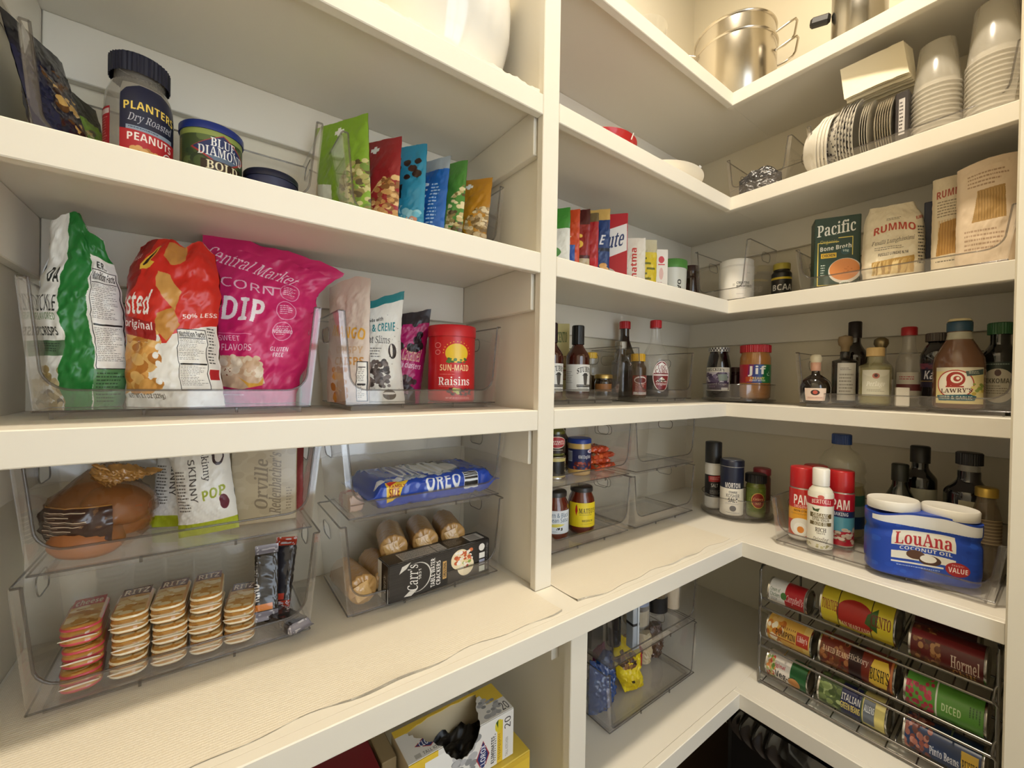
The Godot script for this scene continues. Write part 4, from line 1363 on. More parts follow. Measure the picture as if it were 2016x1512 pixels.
func fill_under_left() -> void:
	# open box of bin liners
	var w := 0.218
	var h := 0.092
	var d := 0.080
	var clx := func(im: Image, x: float, y: float, ww: float, hh: float) -> void:
		var cx := x + ww / 2
		var cy := y + hh / 2
		pg(im, [[x, cy], [cx, y], [x + ww, cy], [cx, y + hh]], "a83a3e")
		pg(im, [[x + 6, cy], [cx, y + 4], [x + ww - 6, cy], [cx, y + hh - 4]], "24336e")
	var im := cv(440, 186, "e4e2de")
	rc(im, 0, 0, 110, 186, "e8c440")
	rc(im, 60, 20, 120, 166, "efeeea")
	tx(im, "strength", 66, 96, 104, 30, "b5383c", "b", {"rise": 8})
	blobs(im, 176, 30, 100, 150, ["a8a8aa", "c8c8ca", "8f9092", "b8b8ba"], 36, 12, 22)
	clx.call(im, 268, 60, 60, 122)
	tx(im, "CLOROX", 286, 76, 24, 90, "f0f0f2", "b", {"rot": -1})
	tx(im, "ELIMINATES", 334, 66, 14, 104, "2c2c2c", "b", {"rot": -1})
	fine(im, 350, 60, 8, 110, 12, "6a6660")
	rc(im, 362, 20, 26, 166, "e6c038")
	el(im, 370, 36, 18, 24, "d8c838")
	pg(im, [[356, 20], [368, 12], [366, 44]], "3a5a24")
	fine(im, 367, 70, 14, 104, 14, "7a6a20")
	tx(im, "20", 396, 20, 30, 44, "242424", "s", {"rot": -1})
	tx(im, "TALL KITCHEN", 402, 100, 12, 74, "8a867e", "s", {"rot": -1})
	var fm := ink(im, 0.4)
	im = cv(440, 162, "e6e3dc")
	rc(im, 0, 0, 440, 34, "e6c040")
	rc(im, 360, 0, 80, 90, "e6c446")
	clx.call(im, 46, 80, 100, 54)
	tx(im, "CLOROX", 62, 94, 70, 26, "f0f0f2", "b")
	tx(im, "TALL KITCHEN", 60, 140, 100, 14, "8a867e")
	rc(im, 30, 138, 22, 18, "b8b4ac")
	blobs(im, 330, 60, 70, 90, ["8f9092", "b0b0b2", "a4a4a6"], 22, 8, 16)
	tx(im, "20", 398, 112, 34, 40, "262626", "s")
	var tm := ink(im, 0.4)
	var yb := LOW + 0.1075
	var t := thing("liner_box", "white and yellow box of bin liners with a torn top showing black bags", "box", Vector3(-0.181, yb, -0.016))
	var b := MB.new()   # walls and floor, open on top
	rbox_into(b, Vector3(-w / 2, 0, d / 2 - 0.002), Vector3(w / 2, h * 0.42, d / 2), 0.0004)
	rbox_into(b, Vector3(-w / 2, 0, -d / 2), Vector3(w / 2, h, -d / 2 + 0.002), 0.0004)
	rbox_into(b, Vector3(-w / 2, 0, -d / 2), Vector3(-w / 2 + 0.002, h, d / 2), 0.0004)
	rbox_into(b, Vector3(w / 2 - 0.002, 0, -d / 2), Vector3(w / 2, h, d / 2), 0.0004)
	rbox_into(b, Vector3(-w / 2, 0, -d / 2), Vector3(w / 2, 0.002, d / 2), 0.0004)
	part(t, "body", b.mesh(), mat("c9b896", 0.6))
	# front and top with one toothed tear running over the edge
	var po := PackedVector2Array([Vector2(-w / 2, 0.002), Vector2(w / 2, 0.002), Vector2(w / 2, h)])
	for k in 15:
		var q := k / 14.0
		var dip: float = 0.048 * pow(sin(PI * q), 0.7) * (1.0 - 0.35 * q)
		po.append(Vector2(lerpf(0.032, -0.045, q), h - dip - (0.0022 if k % 2 else 0.0)))
	po.append(Vector2(-w / 2, h))
	b = MB.new()
	prism_into(b, po, 0.0012)
	for k in b.v.size():
		b.t[k] = Vector2(b.v[k].x / w + 0.5, 1.0 - b.v[k].y / h)
	part(t, "front_print", b.mesh(), fm, Vector3(0, 0, d / 2 + 0.0008))
	var tear := [[0.032, -0.5], [0.05, 0.05], [0.068, 0.42], [-0.03, 0.44], [-0.09, 0.30], [-0.075, 0.05], [-0.045, -0.5]]
	po = PackedVector2Array([Vector2(-w / 2, -d / 2), Vector2(-0.045, -d / 2)])
	var edge := []
	for k in tear.size() - 1:
		for j in 5:
			var q: Vector2 = Vector2(tear[k][0], tear[k][1] * d).lerp(Vector2(tear[k + 1][0], tear[k + 1][1] * d), j / 5.0)
			edge.append(q + Vector2(0.0018, 0.0012) * (1.0 if j % 2 else -1.0))
	edge.reverse()
	for p in edge:
		if p.y > -d / 2 + 0.001:
			po.append(p)
	po.append_array([Vector2(0.032, -d / 2), Vector2(w / 2, -d / 2), Vector2(w / 2, d / 2), Vector2(-w / 2, d / 2)])
	b = MB.new()
	prism_into(b, po, 0.0012)
	for k in b.v.size():
		b.t[k] = Vector2(b.v[k].x / w + 0.5, 0.5 - b.v[k].y / d)
	part(t, "torn_top", b.mesh(), tm, Vector3(0, h + 0.0008, 0), Vector3(-PI / 2, 0, 0))
	part(t, "bags_inside", grid(func(u, v): return Vector3((u - 0.5) * (w - 0.006), 0.046 + 0.026 * noise.get_noise_2d(u * 4.0, v * 3.0) - 0.008 * v, (0.5 - v) * (d - 0.006)), 30, 18), mat("171617", 0.4), Vector3.ZERO, Vector3.ZERO, "black bin liners folded inside")
	# what it stands on, and its neighbours
	im = cv(300, 110, "e4c23e")
	rc(im, 0, 0, 300, 12, "d8b43a")
	carton("yellow_box", "flat yellow box lying under the torn box of bin liners", "box", Vector3(-0.165, LOW + 0.0006, -0.016), 0, 0.256, 0.1065, 0.105, mat("e2c44c", 0.45), {"f": ink(im, 0.45)})
	im = cv(200, 330, "8e1a24")
	tx(im, "mini", 34, 14, 40, 120, "eadfe0", "b", {"rot": -1})
	fine(im, 80, 40, 28, 90, 6, "c9a0a0")
	rc(im, 118, 0, 82, 330, "5e141a")
	fine(im, 150, 20, 30, 90, 5, "b89a98")
	carton("red_box", "dark red carton standing beside the box of bin liners", "box", Vector3(-0.385, LOW + 0.0006, -0.03), 0, 0.12, 0.188, 0.10, mat("7a1a22", 0.4), {"f": ink(im, 0.35)})
	carton("kraft_box", "plain brown carton standing between the red carton and the bin liners", "box", Vector3(-0.308, LOW + 0.0006, -0.06), 0, 0.026, 0.19, 0.09, mat("8f7a56", 0.7))

# ---------------------------------------------------------------- right run
func fill_pot_shelf() -> void:
	var st := mat("c4bcae", 0.22, {"metal": 1.0})
	var pot := func(called: String, label: String, at_: Vector3, r: float, h: float) -> void:
		var t := thing(called, label, "pot", at_, toward(at_.x, at_.z) + deg_to_rad(90))
		part(t, "body", lathe([[0, 0], [r - 0.008, 0], [r, 0.008], [r, h - 0.006], [r + 0.004, h - 0.003], [r + 0.0045, h], [r + 0.001, h + 0.001], [r - 0.002, h - 0.004], [r - 0.002, 0.01], [0, 0.006]], 64), st)
		for s in [1.0, -1.0]:
			var yy := h - 0.05
			var path := []
			for q in [[-0.001, -0.044], [0.03, -0.050], [0.05, -0.046], [0.056, -0.030], [0.056, 0.030], [0.05, 0.046], [0.03, 0.050], [-0.001, 0.044]]:
				path.append(Vector3(q[1], yy + maxf(q[0], 0) * 0.5, s * (r * (0.945 if q[0] < 0 else 1.0) + q[0])))
			part(t, "wire_handle", tube(path, 0.0036, 8), st)
			for e in [-1.0, 1.0]:
				part(t, "rivet", lathe([[0, 0], [0.006, 0], [0.0055, 0.003], [0, 0.0045]], 12), st, Vector3(e * 0.044, yy, s * (r * 0.935)), Vector3(s * PI / 2, 0, 0))
	pot.call("stock_pot", "wide steel pot with wire loop handles standing on the corner shelf", Vector3(0.935, S0 + 0.0006, -0.07), 0.131, 0.222)
	pot.call("stock_pot", "second steel pot nested inside the wide pot, its rim showing above", Vector3(0.935, S0 + 0.0072, -0.07), 0.127, 0.274)
	var t := thing("steel_canister", "tall steel canister with a black handle beside the pots", "canister", Vector3(0.935, S0 + 0.0006, 0.285), toward(0.935, 0.285))
	part(t, "body", lathe([[0, 0], [0.060, 0], [0.064, 0.005], [0.064, 0.235], [0.06, 0.24], [0, 0.243]], 48), mat("a8a49c", 0.2, {"metal": 1.0}))
	part(t, "handle", rbox(0.05, 0.026, 0.024, 0.006), mat("151414", 0.45), Vector3(-0.092, 0.135, 0.01), Vector3(0, 0, -0.15))
	part(t, "lid", lathe([[0, 0], [0.066, 0], [0.066, 0.012], [0.04, 0.02], [0, 0.022]], 40), mat("161515", 0.4), Vector3(0, 0.2435, 0))
	part(t, "cap", lathe([[0, 0], [0.016, 0], [0.018, 0.012], [0.012, 0.018], [0, 0.018]], 20), mat("161515", 0.4), Vector3(0, 0.2655, 0))
	t = thing("glass_dish", "small clear glass dish at the end of the pot shelf", "dish", Vector3(0.452, S0 + 0.0006, -0.09))
	part(t, "body", lathe([[0, 0], [0.045, 0], [0.05, 0.004], [0.062, 0.06], [0.064, 0.078], [0.061, 0.078], [0.058, 0.06], [0.047, 0.008], [0, 0.006]], 40), glass_mat())

func fill_party_shelf() -> void:
	var y := S1 + 0.0135
	var t := thing("red_dish", "shallow round red plastic dish on the shelf above the packets", "dish", Vector3(0.315, S1 + 0.0006, -0.128))
	part(t, "body", lathe([[0, 0], [0.06, 0], [0.068, 0.004], [0.092, 0.036], [0.1, 0.049], [0.098, 0.051], [0.088, 0.038], [0.065, 0.007], [0, 0.004]], 48), mat("b41a1e", 0.3, {"coat": 0.4}))
	part(t, "price_tag", rbox(0.004, 0.016, 0.001, 0.0003), mat("ece8e0", 0.5), Vector3(0.012, 0.034, 0.0975), Vector3(0.5, 0, 0))
	t = thing("party_plate", "wide shallow cream plate on the shelf beside the small clear bin", "plate", Vector3(0.605, S1 + 0.0006, -0.162), 0.1)
	part(t, "plate", lathe([[0, 0], [0.085, 0], [0.095, 0.003], [0.138, 0.034], [0.153, 0.044], [0.154, 0.046], [0.150, 0.046], [0.134, 0.037], [0.092, 0.006], [0, 0.004]], 72), mat("eee6d4", 0.35))
	part(t, "price_tag", rbox(0.014, 0.005, 0.001, 0.0003), mat("f4f2ee", 0.5), Vector3(0.0, 0.044, 0.1545), Vector3(0.6, 0, 0))
	bin("small clear bin with a black and silver packet inside, beside the cream plate", Vector3(0.945, S1, 0.055), -PI / 2, 0.165, 0.20, 0.15, {"lip": 0.05, "r": 0.02})
	var im := cv(160, 110, "3c3a3a")
	for k in 60:
		rc(im, rng.randi_range(0, 150), rng.randi_range(0, 100), rng.randi_range(3, 12), 3, ["c8c4c0", "1c1a1a", "8a8684"][k % 3])
	t = pouch("cutlery_packet", "crumpled black and silver packet inside the small clear bin", "packet", Vector3(0.892, y, 0.045), -72, 0.12, 0.085, ink(im, 0.25), {"t": [0.02, 0.022, 0.014, 0.004], "wr": 0.006, "seed": 31, "top": [-0.02, 0.004, 0.01, -0.02]})
	lean(t, 0, 0)
	# bowls and plates standing on edge, axis along the shelf
	var on_edge := func(called: String, label: String, cat: String, prof: Array, m: Material, r: float, z: float, grp: String, tiltd := 0.0) -> Node3D:
		var o := thing(called, label, cat, Vector3(0.90, y + r + 0.0006, z), 0, grp)
		o.basis = Basis(Vector3.RIGHT, deg_to_rad(90 + tiltd)) * Basis(Vector3.UP, rng.randf() * 3.0)
		part(o, "body", lathe(prof, 48), m)
		return o
	var wb := mat("efe9dc", 0.6)
	var bowlp := [[0, 0.0], [0.048, 0.0], [0.054, 0.004], [0.076, 0.034], [0.084, 0.042], [0.085, 0.045], [0.081, 0.045], [0.073, 0.036], [0.051, 0.007], [0, 0.003]]
	for k in 4:
		on_edge.call("foam_bowl", "white foam bowl standing on edge in a nest of bowls", "bowl", bowlp, wb, 0.085, 0.182 + k * 0.0085, "white foam bowls", 8.0)
	im = cv(400, 60, "e8e2d6")
	for k in 150:
		rc(im, rng.randi_range(0, 396), rng.randi_range(0, 52), rng.randi_range(2, 8), rng.randi_range(4, 10), ["2a2628", "4a4446", "8a8480"][k % 3])
	for k in 34:
		pg(im, [[k * 12, 0], [k * 12 + 6, 0], [k * 12 + 3, 9]], "221f20")
	var pm := ink(im, 0.5)
	var pbp := [[0.0, 0.0], [0.05, 0.0], [0.076, 0.030], [0.087, 0.037], [0.088, 0.0385], [0.084, 0.0385], [0.073, 0.030], [0.05, 0.002], [0, 0.002]]
	for k in 6:
		on_edge.call("paper_bowl", "black and white patterned paper bowl standing on edge", "bowl", pbp, wb, 0.088, 0.236 + k * 0.007, "patterned paper bowls", 6.0)
		part(get_child(get_child_count() - 1), "printed_flank", lathe([[0.0506, -0.0003], [0.0764, 0.0297], [0.0876, 0.0368]], 48), pm)
	var pp := [[0, 0], [0.055, 0.0], [0.075, 0.006], [0.078, 0.0072], [0.074, 0.0072], [0.055, 0.0015], [0, 0.0015]]
	for k in 4:
		on_edge.call("paper_plate", "plain white paper plate standing on edge beside the patterned bowls", "plate", pp, wb, 0.078, 0.314 + k * 0.005, "white paper plates", 4.0)
	im = cv(400, 30, "d8cdb6")
	for k in 120:
		rc(im, rng.randi_range(0, 396), rng.randi_range(0, 28), rng.randi_range(2, 5), rng.randi_range(2, 6), ["6a5c4a", "9a8a70", "4a4034"][k % 3])
	pm = ink(im, 0.5)
	pp = [[0, 0], [0.052, 0.0], [0.070, 0.006], [0.073, 0.0072], [0.069, 0.0072], [0.052, 0.0015], [0, 0.0015]]
	for k in 7:
		on_edge.call("paper_plate", "beige printed paper plate standing on edge under the napkins", "plate", pp, wb, 0.073, 0.344 + k * 0.005, "printed paper plates", 2.0)
		part(get_child(get_child_count() - 1), "printed_flank", lathe([[0.0523, -0.0002], [0.0703, 0.0058], [0.0733, 0.0070]], 48), pm)
	im = cv(80, 160, "3a3638")
	rc(im, 20, 20, 40, 110, "c8c4c4")
	fine(im, 24, 30, 32, 90, 8, "4a4446")
	carton("foil_packet", "narrow black and silver packet standing between the plates and the cups", "packet", Vector3(0.90, y, 0.398), -PI / 2, 0.026, 0.135, 0.09, mat("3a3638", 0.3), {"f": ink(im, 0.25)})
	# napkins standing on the plates, fanned at the bottom
	for k in 9:
		t = thing("paper_napkin", ("foremost" if k == 0 else ("rearmost" if k == 8 else "inner")) + " folded cream paper napkin of the stack standing on the plates", "napkin", Vector3(0.848 + k * 0.0064, y + 0.166, 0.346 + k * 0.001), -PI / 2, "cream paper napkins")
		t.basis = Basis(Vector3.RIGHT, deg_to_rad(-7)) * Basis(Vector3.UP, -PI / 2 + 0.22)
		var b := MB.new()
		var kk := float(k)
		var f := func(u: float, v: float, s: float) -> Vector3:
			return Vector3((u - 0.5) * 0.128, v * 0.096 + 0.004 * sin(kk * 2.4) * (1.0 - v) + 0.002 * noise.get_noise_2d(u * 5.0, kk), s * 0.0013 + 0.014 * pow(1.0 - v, 2.0) * (1.0 - kk * 0.24) + 0.004 * sin(PI * u) * (1.0 - v) + 0.001 * noise.get_noise_2d(u * 4 + kk, v * 4))
		grid_into(b, func(u, v): return f.call(u, v, 1.0), 12, 12)
		grid_into(b, func(u, v): return f.call(1.0 - u, v, -1.0), 12, 12)
		for e in [0.0, 1.0]:
			grid_into(b, func(u, v): return f.call(u, e, lerpf(-1, 1, v) if e == 0.0 else lerpf(1, -1, v)), 12, 1)
			grid_into(b, func(u, v): return f.call(e, v, lerpf(-1, 1, u) if e == 0.0 else lerpf(1, -1, u)), 1, 12)
		part(t, "sheet", b.mesh(), mat("efe4c8", 0.8))
	# two stacks of upturned clear cups
	var cupm := mat("ece6d8", 0.22, {"alpha": 0.34})
	var rimm := mat("d8d2c6", 0.2, {"alpha": 0.5})
	for q in [[0.455, 0.0445, 0.033, 0.115, 11, "clear plastic cup upside down in the stack beside the napkins", "tops"], [0.550, 0.0445, 0.033, 0.130, 12, "tall clear plastic cup upside down in the stack at the end wall", "end"]]:
		for k in q[4]:
			t = thing("plastic_cup", ("topmost " if k == q[4] - 1 else ("lowest " if k == 0 else "middle ")) + q[5], "cup", Vector3(0.89 if q[6] == "tops" else 0.88, y + 0.0006 + k * 0.0115, q[0]), 0, "stacked clear cups")
			var rb: float = q[1]
			var rt: float = q[2]
			var hh: float = q[3]
			if k == q[4] - 1:
				part(t, "body", lathe([[rb, 0], [rb, 0.003], [rt, hh], [rt - 0.003, hh + 0.002], [0, hh + 0.002]], 36), cupm)
			else:
				part(t, "body", lathe([[rb, 0], [rb, 0.003], [lerpf(rb, rt, 0.3), hh * 0.22]], 36), cupm)
			part(t, "rim", lathe([[rb + 0.0002, 0.0], [rb + 0.0025, 0.001], [rb + 0.0025, 0.0032], [rb + 0.0002, 0.0042]], 36), rimm)

func fill_packet_shelf() -> void:
	var y := S2 + 0.0006
	var g := "packets standing on the shelf"
	var dpt := [0.010, 0.014, 0.012, 0.006, 0.001]
	# row of seasoning and rice packets
	var im := cv(90, 240, "e6e6de")
	rc(im, 0, 0, 90, 70, "3f8a34")
	rc(im, 0, 190, 90, 50, "4a9a3a")
	el(im, 45, 150, 26, 20, "4a8a3e")
	el(im, 36, 200, 16, 16, "e8e8e2")
	pouch("seasoning_packet", "green and white packet beside the divider", "packet", Vector3(0.178, y, -0.17), -56, 0.10, 0.19, ink(im, 0.3), {"t": dpt, "seed": 41, "group": g})
	im = cv(90, 240, "c2441e")
	rc(im, 10, 120, 70, 60, "2a52a0")
	rc(im, 0, 200, 90, 40, "d8d4ca")
	fine(im, 10, 70, 66, 40, 4, "e8c08a")
	pouch("seasoning_packet", "plain orange packet with a blue patch", "packet", Vector3(0.214, y, -0.17), -56, 0.10, 0.195, ink(im, 0.3), {"t": dpt, "seed": 42, "group": g})
	im = cv(90, 240, "4a1416")
	rc(im, 0, 50, 90, 100, "8c1c1e")
	tx(im, "S", 46, 80, 30, 48, "e8c04a", "F")
	rc(im, 0, 160, 90, 80, "b8a888")
	pouch("seasoning_packet", "dark red packet with a big yellow letter S", "packet", Vector3(0.252, y, -0.172), -56, 0.105, 0.205, ink(im, 0.3), {"t": dpt, "seed": 43, "group": g})
	im = cv(90, 240, "a8242a")
	rc(im, 0, 0, 90, 30, "6a5a3a")
	rc(im, 0, 150, 90, 90, "b8202c")
	rc(im, 50, 200, 30, 30, "e4dcd8")
	pouch("seasoning_packet", "bright red packet between the letter S packet and the blue one", "packet", Vector3(0.290, y, -0.172), -56, 0.10, 0.205, ink(im, 0.3), {"t": dpt, "seed": 44, "group": g})
	im = cv(110, 240, "1c3a72")
	rc(im, 0, 0, 110, 34, "c8a45c")
	tx(im, "STYLE", 20, 80, 80, 30, "e8e8ec", "b", {"sl": 6})
	rc(im, 0, 120, 110, 10, "0e1a34")
	blobs(im, 0, 160, 110, 80, ["c88a44", "b07030", "dca860"], 26, 8, 14)
	pouch("seasoning_packet", "blue packet with white STYLE lettering and a gold top", "packet", Vector3(0.333, y, -0.175), -54, 0.11, 0.228, ink(im, 0.3), {"t": dpt, "seed": 45, "group": g})
	im = cv(200, 260, "b3182a")
	pg(im, [[0, 90], [60, 60], [200, 34], [200, 124], [90, 150], [0, 150]], "e8e6e4")
	tx(im, "Minute", 8, 52, 186, 76, "1a2f62", "F", {"sl": 14, "rise": 22})
	el(im, 90, 220, 74, 44, "d8cfc0")
	blobs(im, 30, 190, 120, 60, ["b5643c", "5a7a34", "d8b070", "8a3424"], 34, 7, 14)
	var fm := ink(im, 0.35)
	im = cv(80, 260, "b3182a")
	facts(im, 8, 70, 64, 160)
	tx(im, "X", 26, 14, 26, 24, "e8c8cc")
	carton("rice_box", "red rice carton with a plated dish printed on it", "box", Vector3(0.418, y, -0.19), deg_to_rad(-50), 0.125, 0.235, 0.042, mat("b3182a", 0.35), {"f": fm, "r": ink(im, 0.35)})
	im = cv(110, 230, "e6e0d2")
	tx(im, "Aghatma", 48, 40, 34, 170, "c03028", "b", {"rot": -1})
	fine(im, 10, 30, 28, 100, 8, "6a6a80")
	pouch("seasoning_packet", "cream packet with red upright lettering", "packet", Vector3(0.522, y, -0.175), -44, 0.085, 0.188, ink(im, 0.35), {"t": dpt, "seed": 46, "group": g})
	im = cv(110, 230, "d8c02e")
	rc(im, 0, 0, 110, 50, "c8c0a0")
	for k in 7:
		rc(im, 20 + (k % 3) * 20, 70 + k * 20, 40, 8, "6a6a1e")
	pouch("seasoning_packet", "yellow packet with dark green print", "packet", Vector3(0.577, y, -0.165), -40, 0.075, 0.192, ink(im, 0.35), {"t": dpt, "seed": 47, "group": g})
	im = cv(70, 200, "e8e2d8")
	el(im, 36, 40, 16, 14, "c8323a")
	rc(im, 18, 58, 36, 4, "c8323a")
	el(im, 36, 96, 12, 24, "d8b0a8")
	fine(im, 14, 130, 42, 50, 6, "c8a8a0")
	carton("yeast_box", "small white carton with a red leaf emblem", "box", Vector3(0.636, y, -0.152), deg_to_rad(-34), 0.045, 0.165, 0.035, mat("e6e0d6", 0.4), {"f": ink(im, 0.4)})
	# tub with a green lid
	im = cv(300, 120, "cfd0c8")
	blobs(im, 20, 20, 120, 90, ["b8beb4", "c4c8be"], 20, 8, 18)
	tx(im, "OATS", 200, 40, 28, 70, "2a2c28", "b", {"rot": 1})
	vessel("oat_tub", "pale tub with a green lid beside the small white carton", "tub", Vector3(0.748, y, -0.185), toward(0.748, -0.185), [[0, 0], [0.050, 0], [0.052, 0.004], [0.055, 0.128], [0, 0.128]], mat("d2d2ca", 0.3), {"cap": [0.124, 0.057, 0.03, mat("4e8a3e", 0.4)], "labels": [[0.012, 0.118, 80, ink(im, 0.35)]]})
	vessel("spice_jar", "dark brown jar with a silver foot label in the corner behind the white tub", "jar", Vector3(0.905, y, -0.20), toward(0.905, -0.20), bp(0.032, 0.15, 0.12, 0.028, 0.13), mat("2e1a16", 0.15, {"coat": 0.6}), {"cap": [0.148, 0.03, 0.022, mat("3a2420", 0.35)], "labels": [[0.01, 0.06, 70, mat("a8a29c", 0.3, {"metal": 0.4})]]})
	bin("narrow tall clear bin around the white tub in the corner", Vector3(0.945, S2, -0.055), -PI / 2, 0.16, 0.20, 0.2, {"lip": 0.05, "r": 0.02})
	im = cv(260, 200, "ece9e2")
	tx(im, "CREATINE", 120, 96, 84, 16, "2a2a2a", "b")
	tx(im, "MONOHYDRATE", 120, 116, 104, 16, "2a2a2a", "b")
	fine(im, 120, 138, 70, 5, 1, "9a9a98")
	fine(im, 186, 42, 40, 6, 1, "7a7a78")
	fine(im, 120, 170, 60, 6, 1, "8a8a88")
	for k in 3:
		rc(im, 98 + k * 5, 106, 3, 16, "b8b4ac")
	vessel("white_tub", "round white supplement tub with black lettering", "tub", Vector3(0.935, y + 0.013, -0.045), toward(0.935, -0.045, 6), [[0, 0], [0.050, 0], [0.055, 0.005], [0.055, 0.122], [0.05, 0.128], [0, 0.128]], mat("eceae4", 0.3), {"cap": [0.1245, 0.053, 0.022, mat("f0eee8", 0.35)], "labels": [[0.008, 0.118, 68, ink(im, 0.32)]]})
	im = cv(120, 160, "201e1c")
	rc(im, 0, 20, 120, 12, "c8b030")
	tx(im, "BCAA", 20, 60, 90, 34, "d8d6d0", "b")
	rc(im, 0, 120, 120, 16, "c8b030")
	vessel("supplement_bottle", "small black bottle with yellow bands behind the narrow clear bin", "bottle", Vector3(1.03, y, 0.062), toward(1.03, 0.062), bp(0.03, 0.125, 0.11, 0.024, 0.12), mat("1e1c1a", 0.35), {"cap": [0.124, 0.026, 0.022, mat("a89a3a", 0.4)], "labels": [[0.01, 0.108, 80, ink(im, 0.35)]]})
	# the long bin at the right
	var yb := S2 + 0.0135
	im = cv(230, 340, "1d3a2c")
	tx(im, "Pacific", 10, 14, 196, 78, "ecebe4", "F", {"rise": 16})
	fine(im, 80, 84, 60, 6, 1, "6a8a78")
	rc(im, 14, 118, 5, 210, "e0c85a")
	rc(im, 14, 118, 110, 4, "e0c85a")
	rc(im, 190, 100, 4, 90, "e0c85a")
	rc(im, 120, 100, 74, 4, "e0c85a")
	rc(im, 14, 326, 120, 4, "e0c85a")
	tx(im, "Organic", 28, 108, 88, 22, "c8b45a", "s")
	tx(im, "Bone Broth", 28, 132, 158, 30, "f0efe8", "b", {"rise": 8})
	rc(im, 32, 172, 80, 24, "e6bc34")
	tx(im, "CHICKEN", 38, 177, 68, 14, "2a2414", "b")
	el(im, 158, 168, 24, 18, "244a4a")
	tx(im, "10g", 142, 160, 32, 14, "d8e4e0", "b")
	el(im, 156, 262, 84, 60, "d8d0c4")
	el(im, 154, 256, 76, 52, "d98a48")
	blobs(im, 150, 240, 40, 30, ["c87838"], 8, 3, 6)
	fine(im, 32, 228, 28, 60, 5, "c8d0c8")
	el(im, 158, 326, 30, 18, "e8e8e2")
	tx(im, "USDA", 140, 318, 36, 12, "3a6a3e", "b")
	carton("broth_carton", "dark green carton of chicken bone broth", "carton", Vector3(0.925, yb, 0.243), toward(0.925, 0.243, 10), 0.108, 0.205, 0.06, mat("1d3a2c", 0.35), {"f": ink(im, 0.35)})
	im = cv(260, 320, "e0d4ba")
	blobs(im, 0, 0, 260, 320, ["e2d6bc", "dccfb4", "e4dac2"], 40, 12, 30)
	fine(im, 98, 62, 66, 12, 2, "4a443c")
	tx(im, "RUMMO", 44, 84, 172, 46, "b0402e", "b", {"arc": 14})
	tx(im, "Fusilli Lunghissimi", 34, 146, 180, 30, "4a443e", "f", {"sl": 8, "rise": 8})
	fine(im, 50, 182, 150, 16, 2, "7a7264")
	tx(im, "FUSILLI LUNGHI N.14", 66, 206, 120, 12, "4a443e")
	pg(im, [[40, 240], [210, 228], [212, 296], [44, 300]], "b8934e")
	for k in 30:
		var xx := rng.randi_range(44, 190)
		pg(im, [[xx, 240 + k % 3 * 4], [xx + 8, 238], [xx + rng.randi_range(-20, 40), 294], [xx - 10, 296]], ["c8a868", "a8854a", "dcc28a"][k % 3])
	rc(im, 40, 296, 176, 24, "e0d4ba")
	rc(im, 212, 226, 48, 94, "e0d4ba")
	tx(im, "RUMMO", 224, 60, 40, 24, "b0402e", "b", {"rise": 10})
	fine(im, 224, 110, 34, 160, 12, "5a5448")
	pouch("pasta_bag", "cream paper bag of pasta with a folded top and a window of long twists", "pasta bag", Vector3(0.925, yb, 0.372), rad_to_deg(toward(0.925, 0.372, 6)), 0.128, 0.205, ink(im, 0.55), {"t": [0.03, 0.034, 0.034, 0.03, 0.024, 0.006], "l": [-0.94, -1, -1, -0.98, -0.94, -0.78], "r": [0.94, 1, 1, 0.98, 0.92, 0.62], "ex": 0.35, "wr": 0.0035, "seed": 51, "group": "pasta bags"})
	carton("blue_box", "plain dark blue carton behind the pasta bag", "box", Vector3(0.985, yb, 0.448), toward(0.985, 0.448), 0.05, 0.205, 0.04, mat("232a48", 0.4))
	im = cv(150, 330, "d8c8aa")
	tx(im, "RUMMO", 12, 40, 90, 34, "a04432", "b", {"rise": 8})
	fine(im, 14, 84, 90, 60, 6, "8a7a62")
	pg(im, [[22, 160], [110, 146], [110, 268], [14, 272]], "a87c3a")
	for k in 26:
		rc(im, 18 + k * 4 - (k % 2), 150, 1, 118, ["c89a50", "94682c"][k % 2])
	fine(im, 12, 290, 100, 10, 1, "5a5040")
	pouch("pasta_bag", "tall cream bag of spaghetti with a square window beside the blue carton", "pasta bag", Vector3(0.912, yb, 0.492), rad_to_deg(toward(0.912, 0.492, 8)), 0.086, 0.234, ink(im, 0.5), {"t": [0.018, 0.02, 0.02, 0.018, 0.012], "ex": 0.4, "wr": 0.002, "seed": 52, "group": "pasta bags"})
	im = cv(180, 330, "dcc6aa")
	fine(im, 30, 40, 120, 50, 4, "a88a6e")
	pg(im, [[60, 96], [136, 90], [140, 190], [44, 196], [52, 150]], "a8844c")
	for k in 20:
		rc(im, 58 + k * 4, 98, 1, 92, ["c8a062", "8a6a34"][k % 2])
	fine(im, 24, 220, 130, 70, 5, "b0947a")
	pouch("pasta_bag", "tall pinkish cream bag of spaghetti at the end wall with an arched window", "pasta bag", Vector3(0.878, yb, 0.545), rad_to_deg(toward(0.878, 0.545, 6)), 0.098, 0.238, ink(im, 0.5), {"t": [0.018, 0.02, 0.02, 0.018, 0.012], "ex": 0.4, "wr": 0.002, "seed": 53, "top": [-0.008, 0.004, 0.006], "group": "pasta bags"})

